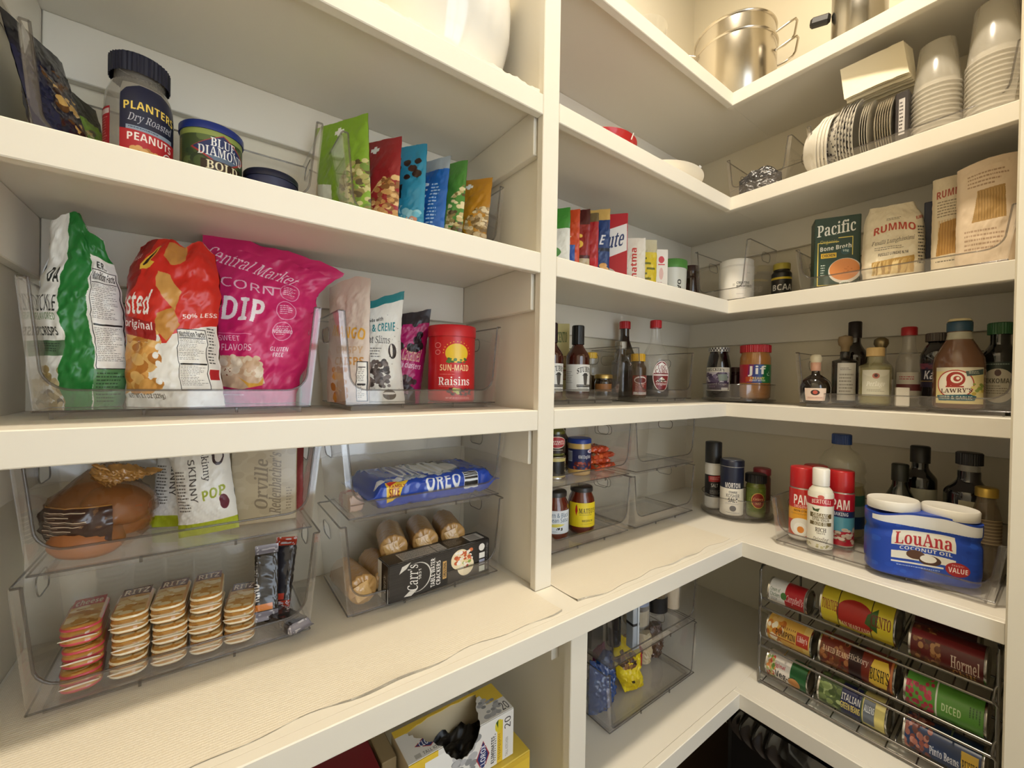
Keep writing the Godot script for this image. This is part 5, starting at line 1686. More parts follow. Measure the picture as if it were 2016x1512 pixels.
func fill_bottle_shelf() -> void:
	var y := S3 + 0.0135
	# barbecue sauce
	var im := cv(240, 150, "dedcd6")
	tx(im, "STUBB'S", 96, 12, 120, 44, "22201e", "F", {"arc": 14})
	pg(im, [[140, 62], [176, 62], [170, 108], [158, 124], [146, 108]], "4a4642")
	pg(im, [[132, 62], [184, 62], [168, 48], [148, 48]], "33302e")
	rc(im, 96, 112, 124, 14, "3a3634")
	fine(im, 100, 116, 110, 7, 1, "c8c4bc")
	fine(im, 104, 132, 110, 12, 2, "6a6660")
	fine(im, 10, 40, 60, 70, 7, "9a968e")
	var lm := ink(im, 0.4)
	var sauce := mat("3e130a", 0.08, {"coat": 0.8})
	var bb := bp(0.034, 0.195, 0.118, 0.0145, 0.160)
	for q in [[0.205, -0.195, "2a1820", "barbecue sauce bottle with a purple-black neck wrap beside the divider"], [0.300, -0.185, "131414", "barbecue sauce bottle with a black neck wrap in front of the tomato paste box"]]:
		vessel("sauce_bottle", q[3], "bottle", Vector3(q[0], y, q[1]), toward(q[0], q[1], 14), bb, sauce, {"group": "barbecue sauce bottles", "cap": [0.156, 0.0175, 0.055, mat(q[2], 0.4), 16], "labels": [[0.022, 0.098, 85, lm]]})
	im = cv(90, 160, "d6cb8e")
	tx(im, "CENTO", 14, 18, 62, 22, "3a5a2a", "F")
	tx(im, "TOMATO", 8, 70, 76, 24, "7a2018", "F")
	tx(im, "PASTE", 16, 100, 60, 22, "7a2018", "F")
	carton("tomato_paste_box", "tall narrow cream box of tomato paste behind the barbecue sauce", "box", Vector3(0.318, y, -0.272), toward(0.318, -0.272), 0.045, 0.225, 0.04, mat("d6cb8e", 0.4), {"f": ink(im, 0.4)})
	vessel("honey_jar", "small clear jar with a yellow lid behind the barbecue sauce", "jar", Vector3(0.418, y, -0.245), 0, bp(0.026, 0.125, 0.09, 0.020, 0.11), glass_mat(), {"fill": [0.07, mat("4a3418", 0.2)], "cap": [0.124, 0.021, 0.018, mat("d2a82a", 0.4), 20]})
	vessel("relish_jar", "low dark jar with a gold lid at the end of the barbecue sauce bin", "jar", Vector3(0.400, y, -0.175), toward(0.4, -0.175), bp(0.027, 0.062, 0.048, 0.024, 0.058), mat("241a12", 0.12, {"coat": 0.7}), {"cap": [0.060, 0.027, 0.013, mat("b49a5e", 0.3, {"metal": 0.8})], "labels": [[0.022, 0.044, 60, mat("8a5a2a", 0.5)]]})
	# syrups
	vessel("syrup_bottle", "brown bottle with a silver cap at the end of the syrup bin", "bottle", Vector3(0.540, y, -0.225), 0, bp(0.031, 0.160, 0.110, 0.016, 0.145), mat("1c110c", 0.1, {"coat": 0.8}), {"cap": [0.158, 0.019, 0.026, mat("9a9488", 0.3, {"metal": 0.9}), 24]})
	im = cv(110, 130, "7a2a24")
	el(im, 55, 30, 44, 24, "d8d0c8")
	el(im, 55, 32, 38, 18, "6a2622")
	fine(im, 20, 56, 70, 50, 6, "e0b8a8")
	rc(im, 6, 108, 98, 18, "d8d0c8")
	fine(im, 30, 114, 50, 8, 1, "6a2622")
	vessel("sauce_bottle", "short amber bottle with a ridged yellow cap in front of the syrup", "bottle", Vector3(0.545, y, -0.160), toward(0.545, -0.16, 24), bp(0.0265, 0.118, 0.095, 0.019, 0.112), mat("4e3414", 0.1, {"alpha": 0.72}), {"cap": [0.117, 0.022, 0.024, mat("d6a51c", 0.4), 26], "labels": [[0.010, 0.072, 58, ink(im, 0.35)]]})
	im = cv(120, 220, "00000000")
	el(im, 60, 110, 58, 106, "eae2da")
	el(im, 60, 110, 53, 100, "7e1c20")
	pg(im, [[8, 90], [112, 90], [108, 70], [96, 40], [60, 14], [24, 40], [12, 70]], "efeae4")
	tx(im, "LOG", 34, 36, 52, 26, "7a1a1c", "F")
	tx(im, "CABIN", 18, 64, 84, 28, "7a1a1c", "F")
	rc(im, 8, 98, 104, 10, "e8dcd4")
	pg(im, [[20, 150], [60, 116], [104, 150]], "ece6de")
	blobs(im, 30, 126, 60, 24, ["7a5a3a", "c8b89a", "4a3a2a"], 14, 4, 8)
	tx(im, "Original", 24, 154, 74, 24, "efe6dc", "F")
	im.convert(Image.FORMAT_RGBA8)
	var bg := cv(120, 220, "2a0f0c")
	bg.blend_rect(im, Rect2i(0, 0, 120, 220), Vector2i.ZERO)
	var lc := ink(bg, 0.35)
	var sp := [[0, 0], [0.034, 0], [0.040, 0.006], [0.041, 0.02], [0.039, 0.05], [0.041, 0.08], [0.040, 0.12], [0.034, 0.150], [0.024, 0.176], [0.0165, 0.196], [0.0150, 0.215], [0.0155, 0.238], [0, 0.238]]
	var sp2 := []
	for q in sp:
		sp2.append([q[0] * (1.14 if q[1] < 0.16 else 1.0), q[1]])
	vessel("syrup_bottle", "full dark syrup bottle with a red cap, behind the half empty one", "bottle", Vector3(0.612, y, -0.268), toward(0.622, -0.255, 12), sp, mat("1a0b08", 0.08, {"coat": 0.9}), {"cap": [0.236, 0.0185, 0.026, mat("b8202a", 0.35), 20], "ovals": [[0.02, 0.125, 40, lc, 0.0]], "group": "red-capped syrup bottles"})
	vessel("syrup_bottle", "half empty clear syrup bottle with a red cap and oval red label", "bottle", Vector3(0.668, y, -0.182), toward(0.668, -0.182, 28), sp2, mat("d8d4cc", 0.04, {"alpha": 0.10}), {"fill": [0.074, mat("1c0c08", 0.1, {"coat": 0.8})], "cap": [0.236, 0.0185, 0.026, mat("c4242e", 0.35), 20], "ovals": [[0.02, 0.125, 38, lc, 0.0]], "group": "red-capped syrup bottles"})
	# turntable with jelly and peanut butter
	turntable("clear turntable with a glossy rim holding the jelly and peanut butter jars", Vector3(0.972, S3 + 0.0006, -0.05), 0.118, 0.062)
	var yt := S3 + 0.0145
	im = cv(230, 200, "d9d2c2")
	rc(im, 8, 44, 214, 148, "3a2a3e")
	rc(im, 12, 40, 206, 86, "c8bec4")
	blobs(im, 16, 48, 180, 76, ["5a4a64", "6e5e78", "463850", "857590"], 40, 12, 20)
	pg(im, [[120, 60], [200, 56], [210, 110], [130, 118]], "8a9488")
	tx(im, "SMUCKER'S", 14, 6, 160, 32, "2a2226", "F", {"arc": 8})
	rc(im, 8, 126, 214, 48, "3c2444")
	tx(im, "Concord Grape", 16, 132, 180, 24, "e8e0e8", "F")
	tx(im, "JELLY", 40, 160, 60, 14, "c8b8cc", "F")
	rc(im, 150, 172, 60, 20, "e0dad0")
	var jl := ink(im, 0.4)
	vessel("jelly_jar", "dark jar of grape jelly with a checked lid and grape label", "jar", Vector3(0.956, yt, -0.112), toward(0.956, -0.112, -6), [[0, 0], [0.036, 0], [0.042, 0.006], [0.0425, 0.09], [0.0415, 0.11], [0.034, 0.150], [0.031, 0.158], [0.031, 0.17], [0, 0.17]], mat("0e090e", 0.08, {"coat": 0.9}), {"labels": [[0.024, 0.108, 62, jl]]})
	var jar: Node3D = get_child(get_child_count() - 1)
	im = cv(240, 24, "d8d4cc")
	for k in 40:
		rc(im, k * 6, (k % 2) * 12, 6, 12, "3a3634")
	part(jar, "lid", cap_of(0.0355, 0.017), mat("c8c2b8", 0.3, {"metal": 0.5}), Vector3(0, 0.166, 0))
	part(jar, "lid_check_band", lathe([[0.0358, 0.1675], [0.0358, 0.1805]], 40), ink(im, 0.35))
	im = cv(400, 160, "1d6a3a")
	rc(im, 0, 0, 150, 160, "b02a3a")
	rc(im, 150, 0, 70, 160, "26398a")
	pg(im, [[130, 0], [170, 0], [150, 160], [110, 160]], "7a2a6a")
	pg(im, [[215, 0], [250, 0], [235, 160], [200, 160]], "2a4f8e")
	tx(im, "Jif", 122, 10, 150, 94, "f2f0ea", "b")
	rc(im, 100, 106, 200, 44, "2b3f90")
	rc(im, 100, 106, 60, 44, "c2522a")
	rc(im, 230, 106, 70, 44, "2a7a3e")
	tx(im, "CREAMY", 138, 108, 120, 22, "ecd27a", "b")
	tx(im, "PEANUT BUTTER", 134, 132, 130, 14, "ece8e0", "b")
	blobs(im, 282, 60, 30, 40, ["e8e8e0", "a8d0b0"], 8, 3, 7)
	var jf := ink(im, 0.35)
	vessel("peanut_butter_jar", "big jar of peanut butter with a red lid and striped label", "jar", Vector3(0.962, yt, 0.012), toward(0.962, 0.012, 10), [[0, 0], [0.042, 0], [0.047, 0.006], [0.0475, 0.05], [0.0465, 0.056], [0.0465, 0.112], [0.0475, 0.118], [0.047, 0.14], [0.043, 0.152], [0.042, 0.165], [0, 0.165]], mat("a8713a", 0.15, {"coat": 0.6}), {"cap": [0.158, 0.0465, 0.026, mat("b62430", 0.35), 44], "labels": [[0.054, 0.116, 92, jf]]})
	vessel("spice_jar", "small dark jar with a brown lid behind the jelly jar", "jar", Vector3(1.03, yt, -0.085), 0, bp(0.024, 0.095, 0.08, 0.02, 0.088), mat("3a2026", 0.2), {"cap": [0.094, 0.023, 0.018, mat("4a3230", 0.4)]})
	# oils and vinegars
	im = cv(130, 110, "e8d0c0")
	el(im, 65, 38, 26, 24, "3a2624")
	el(im, 65, 36, 14, 16, "c85a4a")
	rc(im, 10, 74, 110, 24, "e2c0b0")
	fine(im, 20, 80, 90, 12, 2, "8a5a50")
	var bl := ink(im, 0.4)
	vessel("vinegar_bottle", "small round black balsamic bottle with a cork ball stopper", "bottle", Vector3(0.875, y, 0.218), toward(0.875, 0.218, 0), [[0, 0], [0.03, 0], [0.034, 0.006], [0.038, 0.03], [0.0385, 0.045], [0.034, 0.062], [0.022, 0.074], [0.011, 0.082], [0.0095, 0.092], [0.0095, 0.116], [0, 0.116]], mat("120806", 0.06, {"coat": 1.0}), {"labels": [[0.006, 0.042, 40, bl]]})
	var vb: Node3D = get_child(get_child_count() - 1)
	part(vb, "neck_wrap", lathe([[0.0112, 0.092], [0.0122, 0.094], [0.0125, 0.116], [0.0105, 0.118]], 24), mat("d8a48a", 0.5))
	part(vb, "stopper", lathe([[0, 0.1165], [0.012, 0.117], [0.0145, 0.124], [0.0145, 0.132], [0.011, 0.139], [0, 0.141]], 28), mat("d9cdae", 0.5))
	vessel("wine_bottle", "tall thin dark bottle behind the small balsamic bottle", "bottle", Vector3(1.016, y, 0.272), 0, bp(0.034, 0.242, 0.135, 0.014, 0.185), mat("140d0b", 0.08, {"coat": 0.9}), {"cap": [0.195, 0.0165, 0.05, mat("1a0f12", 0.4)], "labels": [[0.02, 0.09, 60, mat("5a3420", 0.4), -20.0]]})
	im = cv(90, 150, "d8d4cc")
	fine(im, 14, 20, 60, 12, 2, "5a5650")
	fine(im, 10, 44, 66, 80, 6, "9a948a")
	vessel("decanter", "flat shouldered decanter with a wooden stopper and white label", "bottle", Vector3(0.945, y, 0.268), toward(0.945, 0.268, 10), bp(0.031, 0.150, 0.122, 0.012, 0.132), mat("2a2422", 0.06, {"alpha": 0.7}), {"labels": [[0.008, 0.116, 42, ink(im, 0.4)]]})
	vb = get_child(get_child_count() - 1)
	part(vb, "stopper", lathe([[0, 0.150], [0.010, 0.150], [0.011, 0.165], [0.016, 0.170], [0.018, 0.182], [0.016, 0.194], [0, 0.199]], 24), mat("8a7452", 0.5))
	im = cv(150, 150, "c9c6b4")
	el(im, 75, 10, 70, 30, "d8d5c6")
	el(im, 75, 34, 18, 16, "b06a5a")
	el(im, 75, 32, 9, 10, "4a2a26")
	tx(im, "Perlage", 24, 66, 100, 34, "f0eee6", "f", {"sl": 8})
	fine(im, 30, 112, 90, 16, 2, "8a8674")
	vessel("oil_bottle", "square-shouldered bottle of pale oil with a wooden cap", "bottle", Vector3(0.905, y, 0.346), toward(0.905, 0.346, 4), bp(0.0345, 0.135, 0.104, 0.017, 0.116), mat("cfc98e", 0.04, {"alpha": 0.22}), {"fill": [0.1, mat("a89c54", 0.1, {"alpha": 0.45})], "cap": [0.132, 0.0195, 0.024, mat("d9b87e", 0.5)], "labels": [[0.024, 0.094, 52, ink(im, 0.35)]]})
	vessel("oil_bottle", "slim bottle with a round metal stopper behind the pale oil", "bottle", Vector3(0.995, y, 0.338), 0, bp(0.028, 0.160, 0.1, 0.012, 0.13), mat("8a8470", 0.05, {"alpha": 0.25}), {"fill": [0.08, mat("8a7c40", 0.1, {"alpha": 0.4})], "labels": [[0.02, 0.07, 60, mat("d2cdc2", 0.4)]]})
	vb = get_child(get_child_count() - 1)
	part(vb, "stopper", lathe([[0, 0.160], [0.012, 0.161], [0.017, 0.172], [0.016, 0.184], [0.008, 0.191], [0, 0.192]], 24), mat("8f7f5e", 0.3, {"metal": 0.8}))
	im = cv(90, 120, "d2cabc")
	fine(im, 14, 20, 60, 20, 2, "b0464a")
	rc(im, 0, 56, 90, 30, "7a3a3c")
	vessel("sauce_bottle", "clear glass bottle with a red cap behind the pale oil", "bottle", Vector3(1.0, y, 0.396), toward(1.0, 0.396), bp(0.027, 0.195, 0.115, 0.014, 0.165), mat("c8c0b4", 0.05, {"alpha": 0.16}), {"cap": [0.192, 0.017, 0.024, mat("b4222a", 0.35)], "labels": [[0.02, 0.09, 60, ink(im, 0.4)]]})
	carton("seasoning_box", "tiny white carton in front of the red-capped bottle", "box", Vector3(0.895, y, 0.404), toward(0.895, 0.404, 10), 0.026, 0.048, 0.02, mat("d8d2c6", 0.5))
	im = cv(150, 150, "1c1a30")
	rc(im, 0, 0, 150, 36, "6a3446")
	blobs(im, 0, 0, 150, 36, ["8a4a52", "3a2a4a", "b06a5a"], 20, 5, 12)
	tx(im, "Karo", 30, 46, 110, 54, "e4e2ea", "b", {"sl": 8})
	rc(im, 0, 110, 150, 4, "b89a5a")
	rc(im, 0, 118, 150, 32, "24203c")
	vessel("syrup_bottle", "black wasp-waisted corn syrup bottle with a dark blue label", "bottle", Vector3(0.978, y, 0.456), toward(0.978, 0.456, -14), [[0, 0], [0.03, 0], [0.034, 0.006], [0.034, 0.03], [0.0315, 0.06], [0.0315, 0.085], [0.0345, 0.115], [0.034, 0.135], [0.024, 0.158], [0.019, 0.164], [0.019, 0.176], [0, 0.176]], mat("121014", 0.08, {"coat": 0.9}), {"cap": [0.17, 0.024, 0.022, mat("4a4038", 0.4), 30], "labels": [[0.05, 0.112, 60, ink(im, 0.35)]]})
	im = cv(220, 180, "d8c88e")
	rc(im, 0, 0, 220, 20, "cfc8b0")
	el(im, 90, 82, 78, 70, "a8352c")
	el(im, 90, 82, 73, 65, "e6dfcc")
	el(im, 92, 58, 38, 36, "9c3228")
	el(im, 96, 56, 24, 22, "e6dfcc")
	el(im, 98, 56, 15, 14, "9c3228")
	el(im, 101, 54, 7, 7, "e6dfcc")
	rc(im, 56, 60, 16, 36, "9c3228")
	rc(im, 52, 92, 72, 7, "9c3228")
	tx(im, "LAWRY'S", 30, 102, 128, 26, "4a2c20", "F", {"rise": 6})
	pg(im, [[8, 140], [150, 132], [180, 142], [170, 164], [20, 166]], "2c5a68")
	tx(im, "HERB & GARLIC", 24, 142, 136, 16, "e4e0cc", "b")
	pg(im, [[130, 20], [216, 8], [216, 34], [136, 44]], "4a5a58")
	fine(im, 142, 20, 66, 14, 2, "d8d4c0")
	blobs(im, 160, 80, 56, 60, ["8a9a4a", "d8c878", "b8a04a"], 14, 6, 12)
	vessel("marinade_bottle", "brown marinade bottle with a blue and cream cap and spiral emblem label", "bottle", Vector3(0.905, y, 0.503), toward(0.905, 0.503, 4), [[0, 0], [0.040, 0], [0.045, 0.006], [0.045, 0.105], [0.043, 0.122], [0.03, 0.152], [0.022, 0.168], [0.0205, 0.178], [0.0205, 0.192], [0, 0.192]], mat("6e4a34", 0.12, {"coat": 0.7}), {"cap": [0.186, 0.0225, 0.024, mat("28485e", 0.4)], "labels": [[0.012, 0.098, 58, ink(im, 0.35)], [0.166, 0.184, 180, mat("b0ac98", 0.4), 0.0, "neck_band"]]})
	vb = get_child(get_child_count() - 1)
	part(vb, "cap_top", lathe([[0, 0], [0.0215, 0], [0.018, 0.006], [0, 0.008]], 28), mat("d8caa0", 0.5), Vector3(0, 0.2105, 0))
	im = cv(180, 180, "2a3430")
	el(im, 90, 100, 80, 72, "b8b09c")
	el(im, 90, 46, 14, 14, "4a2a26")
	tx(im, "KIKKOMAN", 24, 70, 132, 20, "4a4438", "b")
	fine(im, 40, 100, 100, 40, 4, "7a7060")
	fine(im, 40, 8, 100, 10, 1, "8a9a8c")
	vessel("soy_bottle", "black soy sauce bottle with a green cap at the end wall", "bottle", Vector3(0.955, y, 0.564), toward(0.955, 0.564, -4), bp(0.031, 0.182, 0.125, 0.0165, 0.16), mat("10120f", 0.08, {"coat": 0.9}), {"cap": [0.178, 0.021, 0.028, mat("2c5a34", 0.35), 30], "labels": [[0.012, 0.112, 62, ink(im, 0.35)]]})

func turntable(label: String, at_: Vector3, r: float, wall: float) -> Node3D:
	var t := thing("turntable", label, "turntable", at_, 0, "clear turntables")
	part(t, "foot", lathe([[0, 0], [r * 0.5, 0], [r * 0.52, 0.004], [0, 0.004]], 40), mat("5a5450", 0.2, {"alpha": 0.5}))
	part(t, "tray", lathe([[0, 0.005], [r - 0.004, 0.005], [r, 0.007], [r, 0.011], [r - 0.003, 0.0125], [0, 0.0125]], 64), mat("4a4440", 0.08, {"alpha": 0.35}))
	part(t, "wall", lathe([[r - 0.006, 0.013], [r - 0.002, wall], [r - 0.0045, wall], [r - 0.0085, 0.013]], 64), clear_mat())
	var ring := []
	for k in 56:
		ring.append(Vector3(sin(TAU * k / 56) * (r - 0.003), wall, cos(TAU * k / 56) * (r - 0.003)))
	part(t, "rim", tube(ring, 0.0016, 6, true), rim_mat())
	return t

func fill_worktop_right() -> void:
	var y := C4 + 0.0155
	# salsa
	var im := cv(220, 150, "d5dbe2")
	tx(im, "Corn & Black", 50, 14, 150, 30, "2a4a6a", "s")
	tx(im, "Bean Salsa", 66, 48, 130, 28, "2a4a6a", "s")
	pg(im, [[40, 92], [120, 84], [170, 92], [120, 106], [50, 106]], "d8cc5a")
	pg(im, [[40, 94], [90, 88], [60, 108]], "8aa04a")
	blobs(im, 110, 112, 50, 14, ["1e1a1a", "2c2624"], 14, 4, 6)
	fine(im, 60, 134, 90, 8, 1, "7a8a98")
	var jp := [[0, 0], [0.031, 0], [0.037, 0.006], [0.0385, 0.02], [0.0385, 0.085], [0.036, 0.1], [0.030, 0.112], [0.029, 0.124], [0, 0.124]]
	var red := mat("5c1c0c", 0.08, {"coat": 0.9})
	vessel("salsa_jar", "jar of corn and black bean salsa with a pale blue label", "jar", Vector3(0.218, y, -0.182), toward(0.218, -0.182, 8), jp, red, {"cap": [0.118, 0.0325, 0.014, mat("2a2624", 0.3)], "labels": [[0.022, 0.084, 70, ink(im, 0.4)]], "group": "jars of salsa"})
	im = cv(220, 150, "e6cf1e")
	pg(im, [[56, 18], [66, 18], [70, 50], [60, 82], [52, 50]], "b5241c")
	rc(im, 60, 10, 4, 10, "3a5a24")
	tx(im, "MATEO'S", 76, 34, 124, 30, "3a3420", "F")
	fine(im, 80, 70, 110, 10, 2, "7a6c1c")
	tx(im, "MEDIUM", 96, 104, 80, 12, "4a4018", "F")
	fine(im, 90, 128, 90, 6, 1, "8a7a20")
	vessel("salsa_jar", "jar of red salsa with a bright yellow label and a chili emblem", "jar", Vector3(0.318, y, -0.178), toward(0.318, -0.178, 12), jp, red, {"cap": [0.118, 0.0325, 0.014, mat("2c2a2a", 0.3)], "labels": [[0.022, 0.090, 70, ink(im, 0.4)]], "group": "jars of salsa"})
	# upper bin
	var yu := C4 + 0.169 + 0.0137
	im = cv(200, 130, "1c1a18")
	rc(im, 0, 0, 200, 22, "c8b874")
	tx(im, "SUPER THIN", 30, 24, 150, 22, "e0cc8a", "b")
	blobs(im, 40, 56, 130, 60, ["c8b88a", "a8986a", "e0d4ac"], 30, 8, 14)
	rc(im, 0, 120, 200, 10, "c8b874")
	var tp := can("bean_can", "small black and gold can under the olive jar", Vector3(0.215, yu, -0.182), 0.0295, 0.062, ink(im, 0.35))
	tp.rotation.y = toward(0.215, -0.182, 10) + PI
	im = cv(200, 110, "2a1c14")
	el(im, 100, 46, 74, 34, "e4dcc8")
	el(im, 100, 46, 70, 30, "b0262c")
	tx(im, "Mezzetta", 36, 30, 128, 30, "f0e8dc", "F", {"sl": 6})
	fine(im, 50, 88, 100, 10, 1, "c8c0a8")
	vessel("olive_jar", "small jar with a red oval label stacked on the black and gold can", "jar", Vector3(0.215, yu + 0.0625, -0.182), toward(0.215, -0.182, 10), bp(0.028, 0.082, 0.066, 0.022, 0.076), mat("5a5a1e", 0.08, {"coat": 0.7}), {"cap": [0.081, 0.024, 0.011, mat("3a3a1a", 0.35)], "labels": [[0.008, 0.06, 80, ink(im, 0.4)]]})
	im = cv(240, 120, "1a2250")
	rc(im, 0, 0, 60, 120, "1a2250")
	rc(im, 14, 14, 40, 60, "c8ccd8")
	for k in 9:
		rc(im, 18 + k * 4, 18, 2, 52, "2a2e3a")
	el(im, 190, 14, 30, 12, "d8d8e0")
	tx(im, "KRAFT", 172, 8, 38, 12, "b5202c")
	tx(im, "Old English", 96, 34, 92, 26, "ece8e0", "F")
	blobs(im, 70, 76, 120, 40, ["7a2420", "5a1a1a", "a84a34"], 26, 7, 12)
	vessel("cheese_jar", "jar of cheese spread with a blue lid and navy label", "jar", Vector3(0.306, yu, -0.178), toward(0.306, -0.178, 14), [[0, 0], [0.029, 0], [0.033, 0.004], [0.0335, 0.09], [0.030, 0.096], [0, 0.096]], mat("d2ac62", 0.15, {"coat": 0.6}), {"cap": [0.091, 0.0345, 0.014, mat("1e3a8e", 0.35)], "labels": [[0.018, 0.076, 88, ink(im, 0.35)]]})
	vessel("sauce_bottle", "dark brown bottle behind the cheese spread jar", "bottle", Vector3(0.292, yu, -0.25), 0, bp(0.03, 0.13, 0.09, 0.02, 0.115), mat("1a100c", 0.1, {"coat": 0.8}), {"cap": [0.128, 0.022, 0.016, mat("161010", 0.4), 24]})
	im = cv(220, 90, "c8481e")
	blobs(im, 0, 0, 220, 90, ["b83c18", "d8602c", "a83414"], 40, 6, 16)
	tx(im, "REESE'S", 80, 26, 120, 30, "5a2410", "b", {"sl": 8})
	blobs(im, 10, 20, 60, 50, ["b8a48a", "8a7050"], 10, 6, 12)
	var om := ink(im, 0.25, {"coat": 0.5})
	for k in 4:
		var t := thing("candy_packet", ["orange candy packet at the bottom of the little pile", "orange candy packet second in the little pile", "orange candy packet third in the little pile", "orange candy packet on top of the little pile"][k], "candy packet", Vector3([0.412, 0.395, 0.405, 0.388][k], yu + k * 0.0175, -0.205 - (k % 2) * 0.012), deg_to_rad([8.0, -6.0, 4.0, -10.0][k]), "orange candy packets")
		part(t, "wrapper", pillow(0.115, 0.017, 0.066, 0.013, 0.003, 3.0 * k), om)
	# turntable with salts
	turntable("clear turntable holding the salts on the worktop", Vector3(0.925, C4 + 0.0008, -0.025), 0.112, 0.07)
	var yt := C4 + 0.0147
	im = cv(160, 300, "e4e0d8")
	rc(im, 0, 70, 160, 160, "17161a")
	pg(im, [[40, 80], [130, 70], [136, 116], [44, 120]], "a8282c")
	fine(im, 52, 84, 70, 24, 3, "d8b0a8")
	tx(im, "SALT", 58, 132, 46, 24, "ece8e2", "s")
	fine(im, 50, 180, 90, 30, 4, "9a9690")
	vessel("salt_grinder", "tall salt grinder with a black cap and black band label", "grinder", Vector3(0.883, yt, -0.086), toward(0.883, -0.086, 10), [[0, 0], [0.024, 0], [0.0265, 0.003], [0.0265, 0.155], [0.025, 0.158], [0, 0.158]], mat("e2ded6", 0.1, {"coat": 0.6}), {"cap": [0.157, 0.0268, 0.074, mat("19181a", 0.4), 0], "labels": [[0.006, 0.15, 85, ink(im, 0.35)]]})
	im = cv(220, 300, "e4dfd2")
	rc(im, 0, 0, 220, 136, "1b2036")
	tx(im, "MORTON", 62, 98, 96, 32, "ece8e2", "b")
	rc(im, 0, 134, 220, 166, "e4dfd2")
	tx(im, "COARSE", 86, 150, 50, 14, "2a2c38")
	tx(im, "KOSHER", 70, 168, 82, 22, "2a2c38", "s")
	tx(im, "SALT", 82, 194, 58, 26, "2a2c38", "b")
	fine(im, 64, 226, 96, 12, 2, "8a8890")
	el(im, 112, 258, 20, 18, "4a4a50")
	fine(im, 70, 284, 90, 8, 1, "6a6a70")
	vessel("salt_canister", "round canister of kosher salt, dark blue above and cream below", "canister", Vector3(0.865, yt, -0.012), toward(0.865, -0.012, 6), [[0, 0], [0.033, 0], [0.035, 0.002], [0.035, 0.165], [0, 0.165]], mat("e4dfd2", 0.4), {"cap": [0.162, 0.037, 0.020, mat("191c2e", 0.35)], "labels": [[0.003, 0.160, 88, ink(im, 0.4)]]})
	var mt: Node3D = get_child(get_child_count() - 1)
	part(mt, "lid_disc", lathe([[0, 0], [0.031, 0], [0.031, 0.0012], [0, 0.0012]], 32), mat("8a8c96", 0.3, {"metal": 0.6}), Vector3(0, 0.1823, 0))
	im = cv(180, 180, "5e6e2a")
	blobs(im, 0, 0, 180, 180, ["68782e", "546424", "74843a", "4a5a20"], 60, 6, 12)
	el(im, 96, 90, 52, 58, "d2b050")
	el(im, 96, 90, 47, 53, "8a2a20")
	tx(im, "Celery", 56, 70, 80, 24, "e8d8a0", "f", {"sl": 6})
	tx(im, "Salt", 72, 98, 46, 22, "e8d8a0", "f", {"sl": 5})
	vessel("spice_jar", "squat jar of green seasoning with a black lid and red emblem", "jar", Vector3(0.905, yt, 0.047), toward(0.905, 0.047, 12), bp(0.029, 0.115, 0.1, 0.026, 0.108), mat("66702e", 0.12, {"coat": 0.6}), {"cap": [0.112, 0.031, 0.028, mat("16161a", 0.4), 36], "labels": [[0.018, 0.096, 70, ink(im, 0.35)]]})
	vessel("spice_jar", "jar with a dull red lid behind the black-lidded spice jar", "jar", Vector3(0.966, yt, 0.040), 0, bp(0.026, 0.13, 0.115, 0.024, 0.124), mat("6a4038", 0.3), {"cap": [0.129, 0.0265, 0.022, mat("8e3038", 0.4)]})
	vessel("spice_jar", "dark red spice tin between the grinder and the kosher salt", "jar", Vector3(0.952, yt, -0.062), 0, [[0, 0], [0.024, 0], [0.025, 0.002], [0.025, 0.15], [0, 0.15]], mat("5a1e20", 0.35), {"cap": [0.149, 0.0255, 0.012, mat("7a2a2c", 0.4)]})
	# sprays and oils in the long bin
	var yb := C4 + 0.0135
	im = cv(200, 330, "c0481e")
	rc(im, 0, 0, 200, 120, "b8241e")
	tx(im, "PAM", 60, 36, 82, 64, "f0ece6", "b")
	tx(im, "ORIGINAL", 62, 104, 78, 18, "f0d0c0", "b")
	rc(im, 0, 126, 200, 80, "e0a02a")
	tx(im, "NON-STICK", 62, 136, 78, 14, "5a3a14", "b")
	fine(im, 44, 160, 110, 12, 2, "8a6420")
	el(im, 100, 250, 60, 60, "e8e4da")
	el(im, 96, 262, 32, 42, "f2f0ea")
	el(im, 98, 266, 17, 22, "e08a34")
	rc(im, 0, 310, 200, 20, "d8d4cc")
	var pl := ink(im, 0.3, {"coat": 0.4})
	im = cv(200, 330, "b01c30")
	tx(im, "PAM", 60, 36, 82, 64, "f0ece6", "b")
	rc(im, 0, 110, 200, 40, "22305e")
	tx(im, "BAKING", 66, 118, 70, 22, "e0e4ec", "b")
	rc(im, 0, 150, 200, 90, "5aa0b8")
	blobs(im, 20, 220, 160, 100, ["c8b8a8", "8a5a4a", "d8ccc0"], 30, 10, 18)
	var pl2 := ink(im, 0.3, {"coat": 0.4})
	var sprayp := [[0, 0], [0.027, 0], [0.0295, 0.003], [0.0295, 0.142], [0.027, 0.15], [0.024, 0.152], [0, 0.152]]
	for q in [[0.806, 0.213, "cooking spray can with a red cap and a fried egg on its label", 0], [0.869, 0.226, "cooking spray can with a dark red cap, behind the fried egg can", 0], [0.846, 0.293, "cooking spray can with a red cap and a blue baking label", 1]]:
		vessel("spray_can", q[2], "spray can", Vector3(q[0], yb, q[1]), toward(q[0], q[1], 0), sprayp, mat("b8b4ac", 0.3, {"metal": 0.7}), {"group": "cooking sprays", "cap": [0.148, 0.0288, 0.057, mat("b01e22", 0.3), 0], "labels": [[0.005, 0.144, 92, pl if q[3] == 0 else pl2]]})
	im = cv(200, 330, "ece6d4")
	rc(im, 0, 30, 200, 44, "b8242e")
	tx(im, "BERTOLLI", 52, 36, 98, 30, "f0e6d8", "F", {"arc": 6})
	el(im, 100, 22, 16, 12, "c85a50")
